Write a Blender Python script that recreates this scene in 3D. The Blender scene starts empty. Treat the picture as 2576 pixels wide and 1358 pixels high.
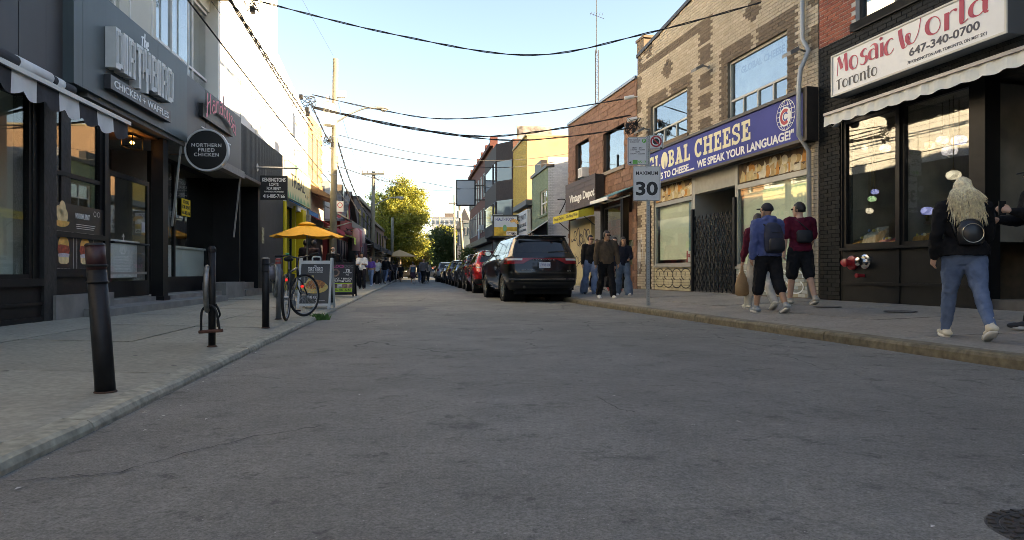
import bpy, bmesh, math, random
import numpy as np
from mathutils import Vector, Matrix
from mathutils.bvhtree import BVHTree
random.seed(7)
rng = np.random.default_rng(7)
SC = bpy.context.scene
COL = SC.collection
R = math.radians

# ---------------------------------------------------------------- camera, sky, sun, exposure
EYE = 0.8                       # eye height above the road
cam_d = bpy.data.cameras.new('camera')
cam_d.lens = 24.0; cam_d.sensor_width = 36.0
cam_d.clip_end = 2000.0; cam_d.clip_start = 0.05
cam_d.shift_y = 0.0027
cam = bpy.data.objects.new('camera', cam_d); COL.objects.link(cam)
cam.location = (0, 0, EYE); cam.rotation_euler = (R(90), 0, 0)
SC.camera = cam

SUN_ELEV, SUN_AZ = R(13.5), R(98)      # azimuth clockwise from +Y (the view direction)
world = bpy.data.worlds.new('World'); SC.world = world; world.use_nodes = True
wn = world.node_tree; wn.nodes.clear()
sky = wn.nodes.new('ShaderNodeTexSky'); sky.sky_type = 'NISHITA'; sky.sun_disc = False
sky.sun_elevation = SUN_ELEV; sky.sun_rotation = SUN_AZ
sky.air_density = 1.0; sky.dust_density = 0.5; sky.ozone_density = 3.5
bg = wn.nodes.new('ShaderNodeBackground'); bg.inputs[1].default_value = 0.064
wo = wn.nodes.new('ShaderNodeOutputWorld')
wn.links.new(sky.outputs[0], bg.inputs[0]); wn.links.new(bg.outputs[0], wo.inputs[0])
sun_d = bpy.data.lights.new('sun', 'SUN'); sun_d.energy = 3.4; sun_d.angle = R(0.53); sun_d.color = (1.0, 0.98, 0.84)
sun = bpy.data.objects.new('sun', sun_d); COL.objects.link(sun)
to_sun = Vector((math.cos(SUN_ELEV)*math.sin(SUN_AZ), math.cos(SUN_ELEV)*math.cos(SUN_AZ), math.sin(SUN_ELEV)))
sun.rotation_euler = to_sun.to_track_quat('Z', 'Y').to_euler(); sun.location = (30, 0, 30)
SC.view_settings.view_transform = 'Standard'; SC.view_settings.look = 'None'
SC.view_settings.exposure = 3.25; SC.view_settings.gamma = 1.0; SC.view_settings.use_curve_mapping = False
SC.view_settings.use_white_balance = True; SC.view_settings.white_balance_temperature = 9600; SC.view_settings.white_balance_tint = 20
SC.render.engine = 'CYCLES'
SC.cycles.use_denoising = True; SC.cycles.filter_width = 0.9; SC.cycles.use_adaptive_sampling = True; SC.cycles.adaptive_threshold = 0.03
SC.cycles.max_bounces = 6; SC.cycles.diffuse_bounces = 3; SC.cycles.glossy_bounces = 2
SC.cycles.transparent_max_bounces = 14; SC.cycles.transmission_bounces = 3
SC.cycles.caustics_reflective = False; SC.cycles.caustics_refractive = False
SC.cycles.sample_clamp_indirect = 6.0

# ---------------------------------------------------------------- picture measure -> place
F0 = 1717.0; CX = 1287.5; HY = 686.0      # focal length, centre column and horizon row on a 2575 px wide view
def at(px, py, Y):
	return Vector(((px-CX)/F0*Y, Y, EYE+(HY-py)/F0*Y))
def xz(px, Y): return (px-CX)/F0*Y
def zz(py, Y): return EYE+(HY-py)/F0*Y
def kerbL(Y): return -1.61-0.146*Y
def kerbR(Y): return 5.35-0.21*Y if Y < 17 else 1.78-0.15*(Y-17)
def facL(Y): return -5.4-0.115*Y
def facR(Y): return 9.0-0.225*Y if Y < 29.5 else 2.3625-0.16*(Y-29.5)
KZL, KZR = 0.065, 0.12
def walk_z(x, Y):
	if x < 0: t = (kerbL(Y)-x)/(kerbL(Y)-facL(Y)); return KZL+max(0, min(1, t))*0.07
	t = (x-kerbR(Y))/(facR(Y)-kerbR(Y)); return KZR+max(0, min(1, t))*0.16

# ---------------------------------------------------------------- materials
MATS = {}
def _pr(m): return m.node_tree.nodes['Principled BSDF']
def mat(name, col, rough=0.6, metal=0.0, var=0.0, scale=8.0, bump=0.0, bscale=None, spec=None, emit=None, estr=0.0,
		coat=0.0, streak=0.0, dirt=0.0, dirtcol=(0.05, 0.045, 0.04), alpha=None, sheen=0.0):
	"""procedural principled material: colour with noise variation, optional dirt blotches, streaks, bump"""
	if name in MATS: return MATS[name]
	m = bpy.data.materials.new(name); m.use_nodes = True; nt = m.node_tree; b = _pr(m)
	b.inputs['Base Color'].default_value = (*col, 1); b.inputs['Roughness'].default_value = rough
	b.inputs['Metallic'].default_value = metal
	if spec is not None: b.inputs['Specular IOR Level'].default_value = spec
	if coat: b.inputs['Coat Weight'].default_value = coat; b.inputs['Coat Roughness'].default_value = 0.03
	if sheen: b.inputs['Sheen Weight'].default_value = sheen; b.inputs['Sheen Roughness'].default_value = 0.5
	if emit: b.inputs['Emission Color'].default_value = (*emit, 1); b.inputs['Emission Strength'].default_value = estr
	N = nt.nodes.new; L = nt.links.new
	tc = N('ShaderNodeTexCoord'); cur = None
	if var or dirt or streak:
		no = N('ShaderNodeTexNoise'); no.inputs['Scale'].default_value = scale; no.inputs['Detail'].default_value = 5
		L(tc.outputs['Object'], no.inputs['Vector'])
		mx = N('ShaderNodeMix'); mx.data_type = 'RGBA'
		a = tuple(max(0, c*(1-var)) for c in col); d = tuple(min(1, c*(1+var)) for c in col)
		rp = N('ShaderNodeMapRange'); rp.inputs[1].default_value = 0.3; rp.inputs[2].default_value = 0.7
		L(no.outputs[0], rp.inputs[0]); L(rp.outputs[0], mx.inputs['Factor'])
		mx.inputs['A'].default_value = (*a, 1); mx.inputs['B'].default_value = (*d, 1)
		cur = mx.outputs['Result']
	if dirt:
		n2 = N('ShaderNodeTexNoise'); n2.inputs['Scale'].default_value = scale*0.35; n2.inputs['Detail'].default_value = 9
		n2.inputs['Roughness'].default_value = 0.7
		L(tc.outputs['Object'], n2.inputs['Vector'])
		rp = N('ShaderNodeMapRange'); rp.inputs[1].default_value = 0.48; rp.inputs[2].default_value = 0.75; rp.inputs[4].default_value = dirt
		L(n2.outputs[0], rp.inputs[0])
		mx = N('ShaderNodeMix'); mx.data_type = 'RGBA'; L(rp.outputs[0], mx.inputs['Factor']); L(cur, mx.inputs['A'])
		mx.inputs['B'].default_value = (*dirtcol, 1); cur = mx.outputs['Result']
	if streak:
		mp = N('ShaderNodeMapping'); mp.inputs['Scale'].default_value = (3.0, 3.0, 0.25); L(tc.outputs['Object'], mp.inputs[0])
		n3 = N('ShaderNodeTexNoise'); n3.inputs['Scale'].default_value = 4; n3.inputs['Detail'].default_value = 6; L(mp.outputs[0], n3.inputs['Vector'])
		rp = N('ShaderNodeMapRange'); rp.inputs[1].default_value = 0.5; rp.inputs[2].default_value = 0.8; rp.inputs[4].default_value = streak
		L(n3.outputs[0], rp.inputs[0])
		mx = N('ShaderNodeMix'); mx.data_type = 'RGBA'; L(rp.outputs[0], mx.inputs['Factor']); L(cur, mx.inputs['A'])
		mx.inputs['B'].default_value = (*dirtcol, 1); cur = mx.outputs['Result']
	if cur: L(cur, b.inputs['Base Color'])
	if bump:
		nb = N('ShaderNodeTexNoise'); nb.inputs['Scale'].default_value = bscale or scale*4; nb.inputs['Detail'].default_value = 4
		L(tc.outputs['Object'], nb.inputs['Vector'])
		bp = N('ShaderNodeBump'); bp.inputs['Strength'].default_value = bump; bp.inputs['Distance'].default_value = 0.01
		L(nb.outputs[0], bp.inputs['Height']); L(bp.outputs[0], b.inputs['Normal'])
	MATS[name] = m
	return m

def glass_mat(name, tint=(0.9, 0.95, 0.93), refl=0.12, rough=0.0, rcol=(1, 1, 1)):
	"""shop glass: a fresnel share mirrors the street, the rest lets the room show"""
	if name in MATS: return MATS[name]
	m = bpy.data.materials.new(name); m.use_nodes = True; nt = m.node_tree; nt.nodes.clear()
	N = nt.nodes.new; L = nt.links.new
	o = N('ShaderNodeOutputMaterial'); mx = N('ShaderNodeMixShader'); t = N('ShaderNodeBsdfTransparent'); g = N('ShaderNodeBsdfGlossy')
	t.inputs[0].default_value = (*tint, 1); g.inputs[0].default_value = (*rcol, 1); g.inputs['Roughness'].default_value = rough
	g_ = N('ShaderNodeNewGeometry'); dt = N('ShaderNodeVectorMath'); dt.operation = 'DOT_PRODUCT'; L(g_.outputs['Normal'], dt.inputs[0]); L(g_.outputs['Incoming'], dt.inputs[1])
	ab = N('ShaderNodeMath'); ab.operation = 'ABSOLUTE'; L(dt.outputs['Value'], ab.inputs[0])
	om = N('ShaderNodeMath'); om.operation = 'SUBTRACT'; om.inputs[0].default_value = 1.0; L(ab.outputs[0], om.inputs[1])
	f = N('ShaderNodeMath'); f.operation = 'POWER'; L(om.outputs[0], f.inputs[0]); f.inputs[1].default_value = 5.0
	a = N('ShaderNodeMath'); a.operation = 'MULTIPLY_ADD'; a.inputs[1].default_value = 1.0-refl; a.inputs[2].default_value = refl; a.use_clamp = True
	L(f.outputs[0], a.inputs[0]); L(a.outputs[0], mx.inputs[0]); L(t.outputs[0], mx.inputs[1]); L(g.outputs[0], mx.inputs[2]); L(mx.outputs[0], o.inputs[0])
	MATS[name] = m
	return m

def piece_mat(name, cols, rough=0.85, bump=0.25, bscale=60, fine=0.12, dirt=0.0, dirtcol=(0.05, 0.05, 0.05)):
	"""bricks, slabs: each piece takes its own tone (per object and per island)"""
	if name in MATS: return MATS[name]
	m = bpy.data.materials.new(name); m.use_nodes = True; nt = m.node_tree; b = _pr(m)
	N = nt.nodes.new; L = nt.links.new
	oi = N('ShaderNodeObjectInfo'); ge = N('ShaderNodeNewGeometry')
	ad = N('ShaderNodeMath'); ad.operation = 'ADD'; L(oi.outputs['Random'], ad.inputs[0]); L(ge.outputs['Random Per Island'], ad.inputs[1])
	fr = N('ShaderNodeMath'); fr.operation = 'FRACT'; L(ad.outputs[0], fr.inputs[0])
	cr = N('ShaderNodeValToRGB'); L(fr.outputs[0], cr.inputs[0]); el = cr.color_ramp.elements
	while len(el) < len(cols): el.new(0.5)
	for i, c in enumerate(cols): el[i].position = i/(len(cols)-1); el[i].color = (*c, 1)
	tc = N('ShaderNodeTexCoord'); no = N('ShaderNodeTexNoise'); no.inputs['Scale'].default_value = bscale*0.5; no.inputs['Detail'].default_value = 5
	L(ge.outputs['Position'], no.inputs['Vector'])
	mr = N('ShaderNodeMapRange'); mr.inputs[1].default_value = 0.3; mr.inputs[2].default_value = 0.7; mr.inputs[3].default_value = 1-fine; mr.inputs[4].default_value = 1+fine
	L(no.outputs[0], mr.inputs[0])
	mu = N('ShaderNodeVectorMath'); mu.operation = 'SCALE'; L(cr.outputs[0], mu.inputs[0]); L(mr.outputs[0], mu.inputs['Scale'])
	cur = mu.outputs[0]
	if dirt:
		n2 = N('ShaderNodeTexNoise'); n2.inputs['Scale'].default_value = 1.3; n2.inputs['Detail'].default_value = 8; n2.inputs['Roughness'].default_value = 0.7
		L(ge.outputs['Position'], n2.inputs['Vector'])
		rp = N('ShaderNodeMapRange'); rp.inputs[1].default_value = 0.45; rp.inputs[2].default_value = 0.72; rp.inputs[4].default_value = dirt; L(n2.outputs[0], rp.inputs[0])
		mx = N('ShaderNodeMix'); mx.data_type = 'RGBA'; L(rp.outputs[0], mx.inputs['Factor']); L(cur, mx.inputs['A']); mx.inputs['B'].default_value = (*dirtcol, 1); cur = mx.outputs['Result']
	L(cur, b.inputs['Base Color']); b.inputs['Roughness'].default_value = rough
	nb = N('ShaderNodeTexNoise'); nb.inputs['Scale'].default_value = bscale; nb.inputs['Detail'].default_value = 3; L(ge.outputs['Position'], nb.inputs['Vector'])
	bp = N('ShaderNodeBump'); bp.inputs['Strength'].default_value = bump; bp.inputs['Distance'].default_value = 0.008
	L(nb.outputs[0], bp.inputs['Height']); L(bp.outputs[0], b.inputs['Normal'])
	MATS[name] = m
	return m

# ---------------------------------------------------------------- mesh builder
class MB:
	def __init__(s): s.v = []; s.f = []; s.uv = None
	def add(s, vs, fs):
		n = len(s.v); s.v.extend([tuple(p) for p in vs]); s.f.extend([tuple(i+n for i in f) for f in fs]); return s
	def box(s, x0, x1, y0, y1, z0, z1):
		if x0 > x1: x0, x1 = x1, x0
		if y0 > y1: y0, y1 = y1, y0
		if z0 > z1: z0, z1 = z1, z0
		return s.add([(x0,y0,z0),(x1,y0,z0),(x1,y1,z0),(x0,y1,z0),(x0,y0,z1),(x1,y0,z1),(x1,y1,z1),(x0,y1,z1)],
			[(0,3,2,1),(4,5,6,7),(0,1,5,4),(1,2,6,5),(2,3,7,6),(3,0,4,7)])
	def quad(s, a, b, c, d): return s.add([a, b, c, d], [(0,1,2,3)])
	def hexa(s, pts):                                   # 8 corners, bottom loop then top loop
		return s.add(pts, [(0,3,2,1),(4,5,6,7),(0,1,5,4),(1,2,6,5),(2,3,7,6),(3,0,4,7)])
	def prism(s, poly, fn):                             # poly: 2-D outline; fn(p, t) -> 3-D for t in 0,1
		n = len(poly); vs = [fn(p, 0) for p in poly]+[fn(p, 1) for p in poly]
		return s.add(vs, [tuple(range(n-1, -1, -1)), tuple(range(n, 2*n))]+[(i, (i+1) % n, n+(i+1) % n, n+i) for i in range(n)])
	def tube(s, pts, r, n=8, caps=True, flat=1.0):
		pts = [Vector(p) for p in pts]; m = len(pts)
		rs = r if isinstance(r, (list, tuple)) else [r]*m
		base = len(s.v); up = None; rings = []
		for i, p in enumerate(pts):
			d = (pts[min(i+1, m-1)]-pts[max(i-1, 0)])
			if d.length < 1e-9: d = Vector((0, 0, 1))
			d.normalize()
			if up is None:
				up = Vector((0, 0, 1)) if abs(d.z) < 0.95 else Vector((0, 1, 0))
			a = d.cross(up)
			if a.length < 1e-6: a = d.cross(Vector((1, 0, 0)))
			a.normalize(); b = a.cross(d).normalized(); up = b
			for k in range(n):
				t = 2*math.pi*k/n
				s.v.append(tuple(p+a*(rs[i]*math.cos(t))+b*(rs[i]*flat*math.sin(t))))
		for i in range(m-1):
			for k in range(n):
				s.f.append((base+i*n+k, base+i*n+(k+1) % n, base+(i+1)*n+(k+1) % n, base+(i+1)*n+k))
		if caps:
			s.f.append(tuple(base+k for k in range(n-1, -1, -1))); s.f.append(tuple(base+(m-1)*n+k for k in range(n)))
		return s
	def bar(s, a, b, w, h=None, up=(0, 0, 1)):          # rectangular bar from a to b
		a = Vector(a); b = Vector(b); h = h or w; d = (b-a).normalized(); u = Vector(up)
		if abs(d.dot(u)) > 0.97: u = Vector((0, 1, 0)) if abs(d.y) < 0.9 else Vector((1, 0, 0))
		x = d.cross(u).normalized(); z = x.cross(d).normalized()
		q = [(-w/2, -h/2), (w/2, -h/2), (w/2, h/2), (-w/2, h/2)]
		return s.hexa([a+x*i+z*j for i, j in q]+[b+x*i+z*j for i, j in q])
	def lathe(s, prof, n=24, c=(0, 0, 0), ax='z', caps=True):
		base = len(s.v); c = Vector(c)
		for r, h in prof:
			for k in range(n):
				t = 2*math.pi*k/n; q = (r*math.cos(t), r*math.sin(t), h)
				if ax == 'x': q = (q[2], q[0], q[1])
				elif ax == 'y': q = (q[1], q[2], q[0])
				s.v.append(tuple(c+Vector(q)))
		for i in range(len(prof)-1):
			for k in range(n): s.f.append((base+i*n+k, base+i*n+(k+1) % n, base+(i+1)*n+(k+1) % n, base+(i+1)*n+k))
		if caps:
			s.f.append(tuple(base+k for k in range(n-1, -1, -1))); s.f.append(tuple(base+(len(prof)-1)*n+k for k in range(n)))
		return s
	def ball(s, c, rx, ry=None, rz=None, n=12, m=8):
		ry = ry or rx; rz = rz or rx; base = len(s.v); c = Vector(c)
		for i in range(m+1):
			ph = -math.pi/2+math.pi*i/m
			for k in range(n):
				t = 2*math.pi*k/n; s.v.append((c.x+rx*math.cos(ph)*math.cos(t), c.y+ry*math.cos(ph)*math.sin(t), c.z+rz*math.sin(ph)))
		for i in range(m):
			for k in range(n): s.f.append((base+i*n+k, base+i*n+(k+1) % n, base+(i+1)*n+(k+1) % n, base+(i+1)*n+k))
		return s
	def torus(s, c, R_, r, ax='z', n=28, m=8, a0=0, a1=2*math.pi):
		full = abs(a1-a0-2*math.pi) < 1e-6; pts = []
		k = n if full else n+1; base = len(s.v); c = Vector(c)
		for i in range(k):
			t = a0+(a1-a0)*i/n
			for j in range(m):
				q = 2*math.pi*j/m; p = ((R_+r*math.cos(q))*math.cos(t), (R_+r*math.cos(q))*math.sin(t), r*math.sin(q))
				if ax == 'x': p = (p[2], p[0], p[1])
				elif ax == 'y': p = (p[0], p[2], p[1])
				s.v.append(tuple(c+Vector(p)))
		for i in range(n):
			for j in range(m):
				s.f.append((base+i*m+j, base+((i+1) % k)*m+j, base+((i+1) % k)*m+(j+1) % m, base+i*m+(j+1) % m))
		return s
	def xform(s, M): s.v = [tuple(M @ Vector(p)) for p in s.v]; return s
	def mesh(s, name):
		me = bpy.data.meshes.new(name); me.from_pydata(s.v, [], s.f); me.update(); return me
	def build(s, name, m, parent=None, smooth=False, bevel=0.0, label=None, kind=None, fixn=False):
		me = s.mesh(name)
		if fixn:
			bm = bmesh.new(); bm.from_mesh(me); bmesh.ops.remove_doubles(bm, verts=bm.verts, dist=1e-5)
			bmesh.ops.recalc_face_normals(bm, faces=bm.faces); bm.to_mesh(me); bm.free()
		if smooth: me.shade_smooth() if smooth is True else me.shade_auto_smooth() if False else me.shade_smooth()
		if m: me.materials.append(m)
		o = bpy.data.objects.new(name, me); COL.objects.link(o); o.parent = parent
		if bevel:
			md = o.modifiers.new('bevel', 'BEVEL'); md.width = bevel; md.segments = 2; md.limit_method = 'ANGLE'; md.angle_limit = R(40)
		if label: o['label'] = label
		if kind: o['kind'] = kind
		return o

def thing(name, label, cat, loc=(0, 0, 0), rotz=0.0, group=None, scale=None):
	o = bpy.data.objects.new(name, None); COL.objects.link(o); o.empty_display_size = 0.1
	o.location = loc; o.rotation_euler = (0, 0, rotz)
	if scale: o.scale = (scale,)*3
	return tag(o, label, cat, group)
def tag(o, label=None, cat=None, group=None, kind=None):
	if label: o['label'] = label
	if cat: o['category'] = cat
	if group: o['group'] = group
	if kind: o['kind'] = kind
	return o
def kids(o): return [c for c in o.children]
def copy_tree(o, parent=None, loc=None, rotz=None, label=None):
	c = o.copy(); COL.objects.link(c); c.parent = parent
	if loc is not None: c.location = loc
	if rotz is not None: c.rotation_euler = (0, 0, rotz)
	if label: c['label'] = label
	for ch in CH.get(o.name, []): copy_tree2(ch, c)
	return c
CH = {}
def copy_tree2(o, parent):
	c = o.copy(); COL.objects.link(c); c.parent = parent
	for ch in list(o.children): copy_tree2(ch, c)
	return c
def dup(o, loc, rotz, label=None):
	ch = list(o.children); c = o.copy(); COL.objects.link(c); c.location = loc; c.rotation_euler = (0, 0, rotz)
	if label: c['label'] = label
	for k in ch: copy_tree2(k, c)
	return c

# ---------------------------------------------------------------- lettering
TEXTS = []
def text(body, w, h, m, parent, M, name='lettering', extrude=0.004, bold=0.0, shear=0.0, align='C', spacing=1.0):
	"""lettering fitted into w x h (h = cap height when w is None); M maps (right, up, out) of the lettering to the parent"""
	TEXTS.append((body, w, h, m, parent, M, name, extrude, bold, shear, align, spacing))
def flush_texts():
	objs = []
	for t in TEXTS:
		body, w, h, m, parent, M, name, ex, bold, shear, align, spacing = t
		cu = bpy.data.curves.new('txt', 'FONT'); cu.body = body; cu.size = 1.0; cu.offset = bold; cu.shear = shear
		cu.extrude = 0.02; cu.resolution_u = 3; cu.align_x = 'CENTER' if align == 'C' else 'LEFT'; cu.space_character = spacing; cu.space_line = 0.95
		ob = bpy.data.objects.new('txt', cu); COL.objects.link(ob); objs.append(ob)
	dg = bpy.context.evaluated_depsgraph_get(); dg.update()
	for t, ob in zip(TEXTS, objs):
		body, w, h, m, parent, M, name, ex, bold, shear, align, spacing = t
		me = bpy.data.meshes.new_from_object(ob.evaluated_get(dg))
		if len(me.vertices) == 0: continue
		co = np.empty(len(me.vertices)*3); me.vertices.foreach_get('co', co); co = co.reshape(-1, 3)
		mn = co.min(0); mxx = co.max(0); ext = mxx-mn
		sy = h/max(ext[1], 1e-6); sx = (w/max(ext[0], 1e-6)) if w else sy
		ox = (mn[0]+mxx[0])/2 if align == 'C' else mn[0]
		co[:, 0] = (co[:, 0]-ox)*sx; co[:, 1] = (co[:, 1]-(mn[1]+mxx[1])/2)*sy; co[:, 2] = (co[:, 2]+0.02)/0.04*ex
		Mn = np.array(M); co = co @ Mn[:3, :3].T+Mn[:3, 3]
		me.vertices.foreach_set('co', co.ravel()); me.materials.clear(); me.materials.append(m); me.update(); me.name = name
		o = bpy.data.objects.new(name, me); COL.objects.link(o); o.parent = parent
	for ob in objs:
		cu = ob.data; bpy.data.objects.remove(ob); bpy.data.curves.remove(cu)
	TEXTS.clear()
def MX(o, right, up, out):
	"""matrix from an origin and the three directions of a flat piece"""
	o, r, u, w = Vector(o), Vector(right).normalized(), Vector(up).normalized(), Vector(out).normalized()
	return Matrix(((r.x, u.x, w.x, o.x), (r.y, u.y, w.y, o.y), (r.z, u.z, w.z, o.z), (0, 0, 0, 1)))

def ribbon(mb, pts, w, lift, M, close=False, contrast=None, depth=0.004):
	"""a pen stroke: polyline with width; contrast=(thin, thick) follows the pen direction"""
	P = [Vector((p[0], p[1])) for p in pts]; n = len(P); Lp = []; Rp = []
	for i in range(n):
		if close: d = P[(i+1) % n]-P[(i-1) % n]
		else: d = P[min(i+1, n-1)]-P[max(i-1, 0)]
		if d.length < 1e-9: d = Vector((1, 0))
		d.normalize(); nn = Vector((-d.y, d.x))
		ww = w[i] if isinstance(w, (list, tuple)) else w
		if contrast: ww = contrast[0]+(contrast[1]-contrast[0])*max(0, -d.y)**1.5
		Lp.append(P[i]+nn*ww/2); Rp.append(P[i]-nn*ww/2)
	m = n if close else n-1
	for z in (lift+depth,):
		vs = [M @ Vector((p.x, p.y, z)) for p in Lp]+[M @ Vector((p.x, p.y, z)) for p in Rp]
		mb.add(vs, [(n+i, n+(i+1) % n, (i+1) % n, i) for i in range(m)])
	return mb
def arc(cx, cy, rx, ry, a0, a1, n=14):
	return [(cx+rx*math.cos(R(a0+(a1-a0)*i/n)), cy+ry*math.sin(R(a0+(a1-a0)*i/n))) for i in range(n+1)]
def smooth_pts(p, n=6):
	out = []; m = len(p)
	for i in range(m-1):
		p0, p1, p2, p3 = p[max(i-1, 0)], p[i], p[i+1], p[min(i+2, m-1)]
		for k in range(n):
			t = k/n; out.append(tuple(0.5*(2*p1[j]+(p2[j]-p0[j])*t+(2*p0[j]-5*p1[j]+4*p2[j]-p3[j])*t*t+(3*p1[j]-p0[j]-3*p2[j]+p3[j])*t**3) for j in range(len(p1))))
	out.append(tuple(p[-1])); return out
# hand-lettered alphabet: pen strokes on an x-height of 1 (advance, strokes)
PEN = {
'o': (1.0, [arc(.45, .5, .36, .5, 100, 460, 22)]),
'a': (1.0, [arc(.42, .35, .32, .36, 60, 420, 18), [(.2, .95), (.45, 1.05), (.72, .85), (.74, .3), (.8, .02), (.92, .05)]]),
'c': (0.85, [[(.78, .85), (.6, 1.02), (.3, .9), (.1, .5), (.25, .08), (.55, .0), (.82, .22)]]),
's': (0.8, [[(.68, .9), (.45, 1.05), (.18, .85), (.3, .6), (.58, .42), (.62, .15), (.35, -.03), (.05, .15)]]),
'i': (0.42, [[(.2, 1.0), (.2, .5), (.2, .02)], arc(.2, 1.3, .05, .05, 0, 360, 8)]),
'r': (0.72, [[(.15, 1.0), (.15, .5), (.15, 0)], [(.15, .6), (.3, .92), (.5, 1.02), (.68, .9)]]),
'l': (0.55, [[(.2, 1.5), (.2, .9), (.2, .15), (.3, 0), (.5, .08)]]),
'd': (1.0, [arc(.4, .4, .34, .42, 60, 420, 18), [(.76, 1.5), (.76, .9), (.76, .15), (.9, .02)]]),
'n': (0.95, [[(.15, 1.0), (.15, .5), (.15, 0)], [(.15, .6), (.35, .95), (.6, .98), (.72, .7), (.72, .3), (.8, .0), (.9, .03)]]),
't': (0.7, [[(.3, 1.5), (.3, .8), (.3, .15), (.45, 0), (.62, .1)], [(.05, 1.0), (.6, 1.05)]]),
'u': (0.95, [[(.12, 1.0), (.12, .4), (.25, .05), (.5, .05), (.7, .4)], [(.74, 1.0), (.72, .4), (.78, .02), (.92, .05)]]),
'b': (0.95, [[(.15, 1.9), (.15, 1.0), (.15, .05)], arc(.45, .42, .32, .44, 170, -170, 16)]),
'h': (0.95, [[(.15, 1.9), (.15, 1.0), (.15, 0)], [(.15, .55), (.35, .92), (.6, .95), (.7, .6), (.7, .2), (.85, 0)]]),
'e': (0.85, [[(.1, .5), (.6, .6), (.6, .9), (.35, 1.0), (.1, .6), (.2, .1), (.5, 0), (.8, .2)]]),
'M': (1.35, [[(.12, -.15), (.15, .6), (.22, 1.25)], [(.22, 1.25), (.42, .75), (.58, .25)], [(.58, .25), (.75, .8), (.95, 1.3)], [(.95, 1.3), (1.0, .7), (1.08, .05), (1.2, .02)]]),
'W': (1.55, [[(.05, 1.25), (.12, .7), (.28, .08), (.45, .05)], [(.45, .05), (.62, .35), (.68, .7), (.52, .72), (.5, .4), (.68, .1), (.9, .05)], [(.9, .05), (1.15, .5), (1.3, 1.3)]]),
'T': (1.0, [[(.02, 1.12), (.4, 1.2), (.9, 1.28)], [(.42, 1.18), (.42, .6), (.44, -.05)]]),
'H': (1.35, [[(.3, 1.9), (.28, 1.0), (.25, 0), (.05, -.1), (.0, .2)], [(.05, .7), (.5, 1.0), (.95, 1.1)], [(.98, 1.7), (.92, .9), (.95, .1), (1.15, 0)]]),
' ': (0.7, []),
}
def pen_text(mb, s, x, y, h, M, thin, thick, arcf=None, slant=0.0, wscale=1.0):
	"""write s with the pen alphabet; h is the x-height; returns the advance"""
	x0 = x; k = 0
	for ch in s:
		adv, st = PEN[ch]
		for t in st:
			q = smooth_pts(t, 5) if len(t) < 12 else t
			pts = [(x+(p[0]+p[1]*slant)*h*wscale, y+p[1]*h+(arcf(x+p[0]*h*wscale) if arcf else 0)) for p in q]
			ribbon(mb, pts, thin, 0.0006*(k % 7), M, contrast=(thin, thick)); k += 1
		x += adv*h*wscale
	return x-x0
# chunky slab letters on a height of 1 (advance, rectangles / arcs), drawn with heavy strokes
def slab(mb, ch, x, y, h, M, k0=0, wsc=1.0):
	th = 0.27; sv = 0.17; q = []
	def rect(a, b, c, d): q.append([(a, b), (c, b), (c, d), (a, d)])
	def curve(cx, cy, rx, ry, a0, a1, t=th):
		o = arc(cx, cy, rx, ry, a0, a1, 16); i = arc(cx, cy, rx-t, ry-t*0.75, a0, a1, 16)
		for j in range(len(o)-1): q.append([o[j], o[j+1], i[j+1], i[j]])
	adv = 0.95
	if ch in 'LE':
		rect(.12, 0, .12+th, 1); rect(0, 0, .85, sv); rect(0, 1-sv, .5 if ch == 'L' else .82, 1); rect(.68, 0, .85, .36)
		if ch == 'E': rect(.3, .42, .58, .58); rect(.5, .35, .6, .65); rect(.66, .66, .82, 1)
		adv = .92
	elif ch == 'H':
		rect(.1, 0, .1+th, 1); rect(.72, 0, .72+th, 1); rect(.3, .42, .8, .58)
		for a in (0, .62): rect(a, 0, a+.47, sv); rect(a, 1-sv, a+.47, 1)
		adv = 1.14
	elif ch == 'B':
		rect(.1, 0, .1+th, 1); rect(0, 0, .4, sv); rect(0, 1-sv, .4, 1); curve(.45, .73, .38, .27, -90, 90, .22); curve(.45, .28, .42, .28, -90, 90, .24)
		rect(.3, 0, .5, .13); rect(.3, .87, .5, 1); rect(.3, .44, .5, .56); adv = .95
	elif ch == 'A':
		q.append([(.12, .1), (.36, .1), (.62, 1), (.38, 1)]); q.append([(.62, .1), (.95, .1), (.66, 1), (.4, 1)]); rect(.3, .24, .8, .38)
		rect(0, 0, .45, sv); rect(.58, 0, 1.05, sv); rect(.25, .86, .68, 1); adv = 1.1
	elif ch in 'GC':
		curve(.5, .5, .5, .52, 40, 320); rect(.7, .62, .9, 1.0)
		if ch == 'G': rect(.55, .34, .98, .5); rect(.68, 0, .9, .45)
		adv = 1.02
	elif ch == 'S':
		curve(.42, .74, .4, .28, 20, 270, .2); curve(.42, .27, .42, .29, -160, 90, .22); rect(.62, .62, .78, 1); rect(0, 0, .16, .38); adv = .9
	elif ch == 'O':
		o = arc(.5, .5, .5, .53, 0, 360, 28)
		q.append(o[:-1]); adv = 1.04
	for j, p in enumerate(q):
		z = 0.004+0.0004*((j+k0) % 9)
		mb.add([M @ Vector((x+a*h*wsc, y+b*h, z)) for a, b in p], [tuple(range(len(p)))])
	return adv*h*wsc
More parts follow.
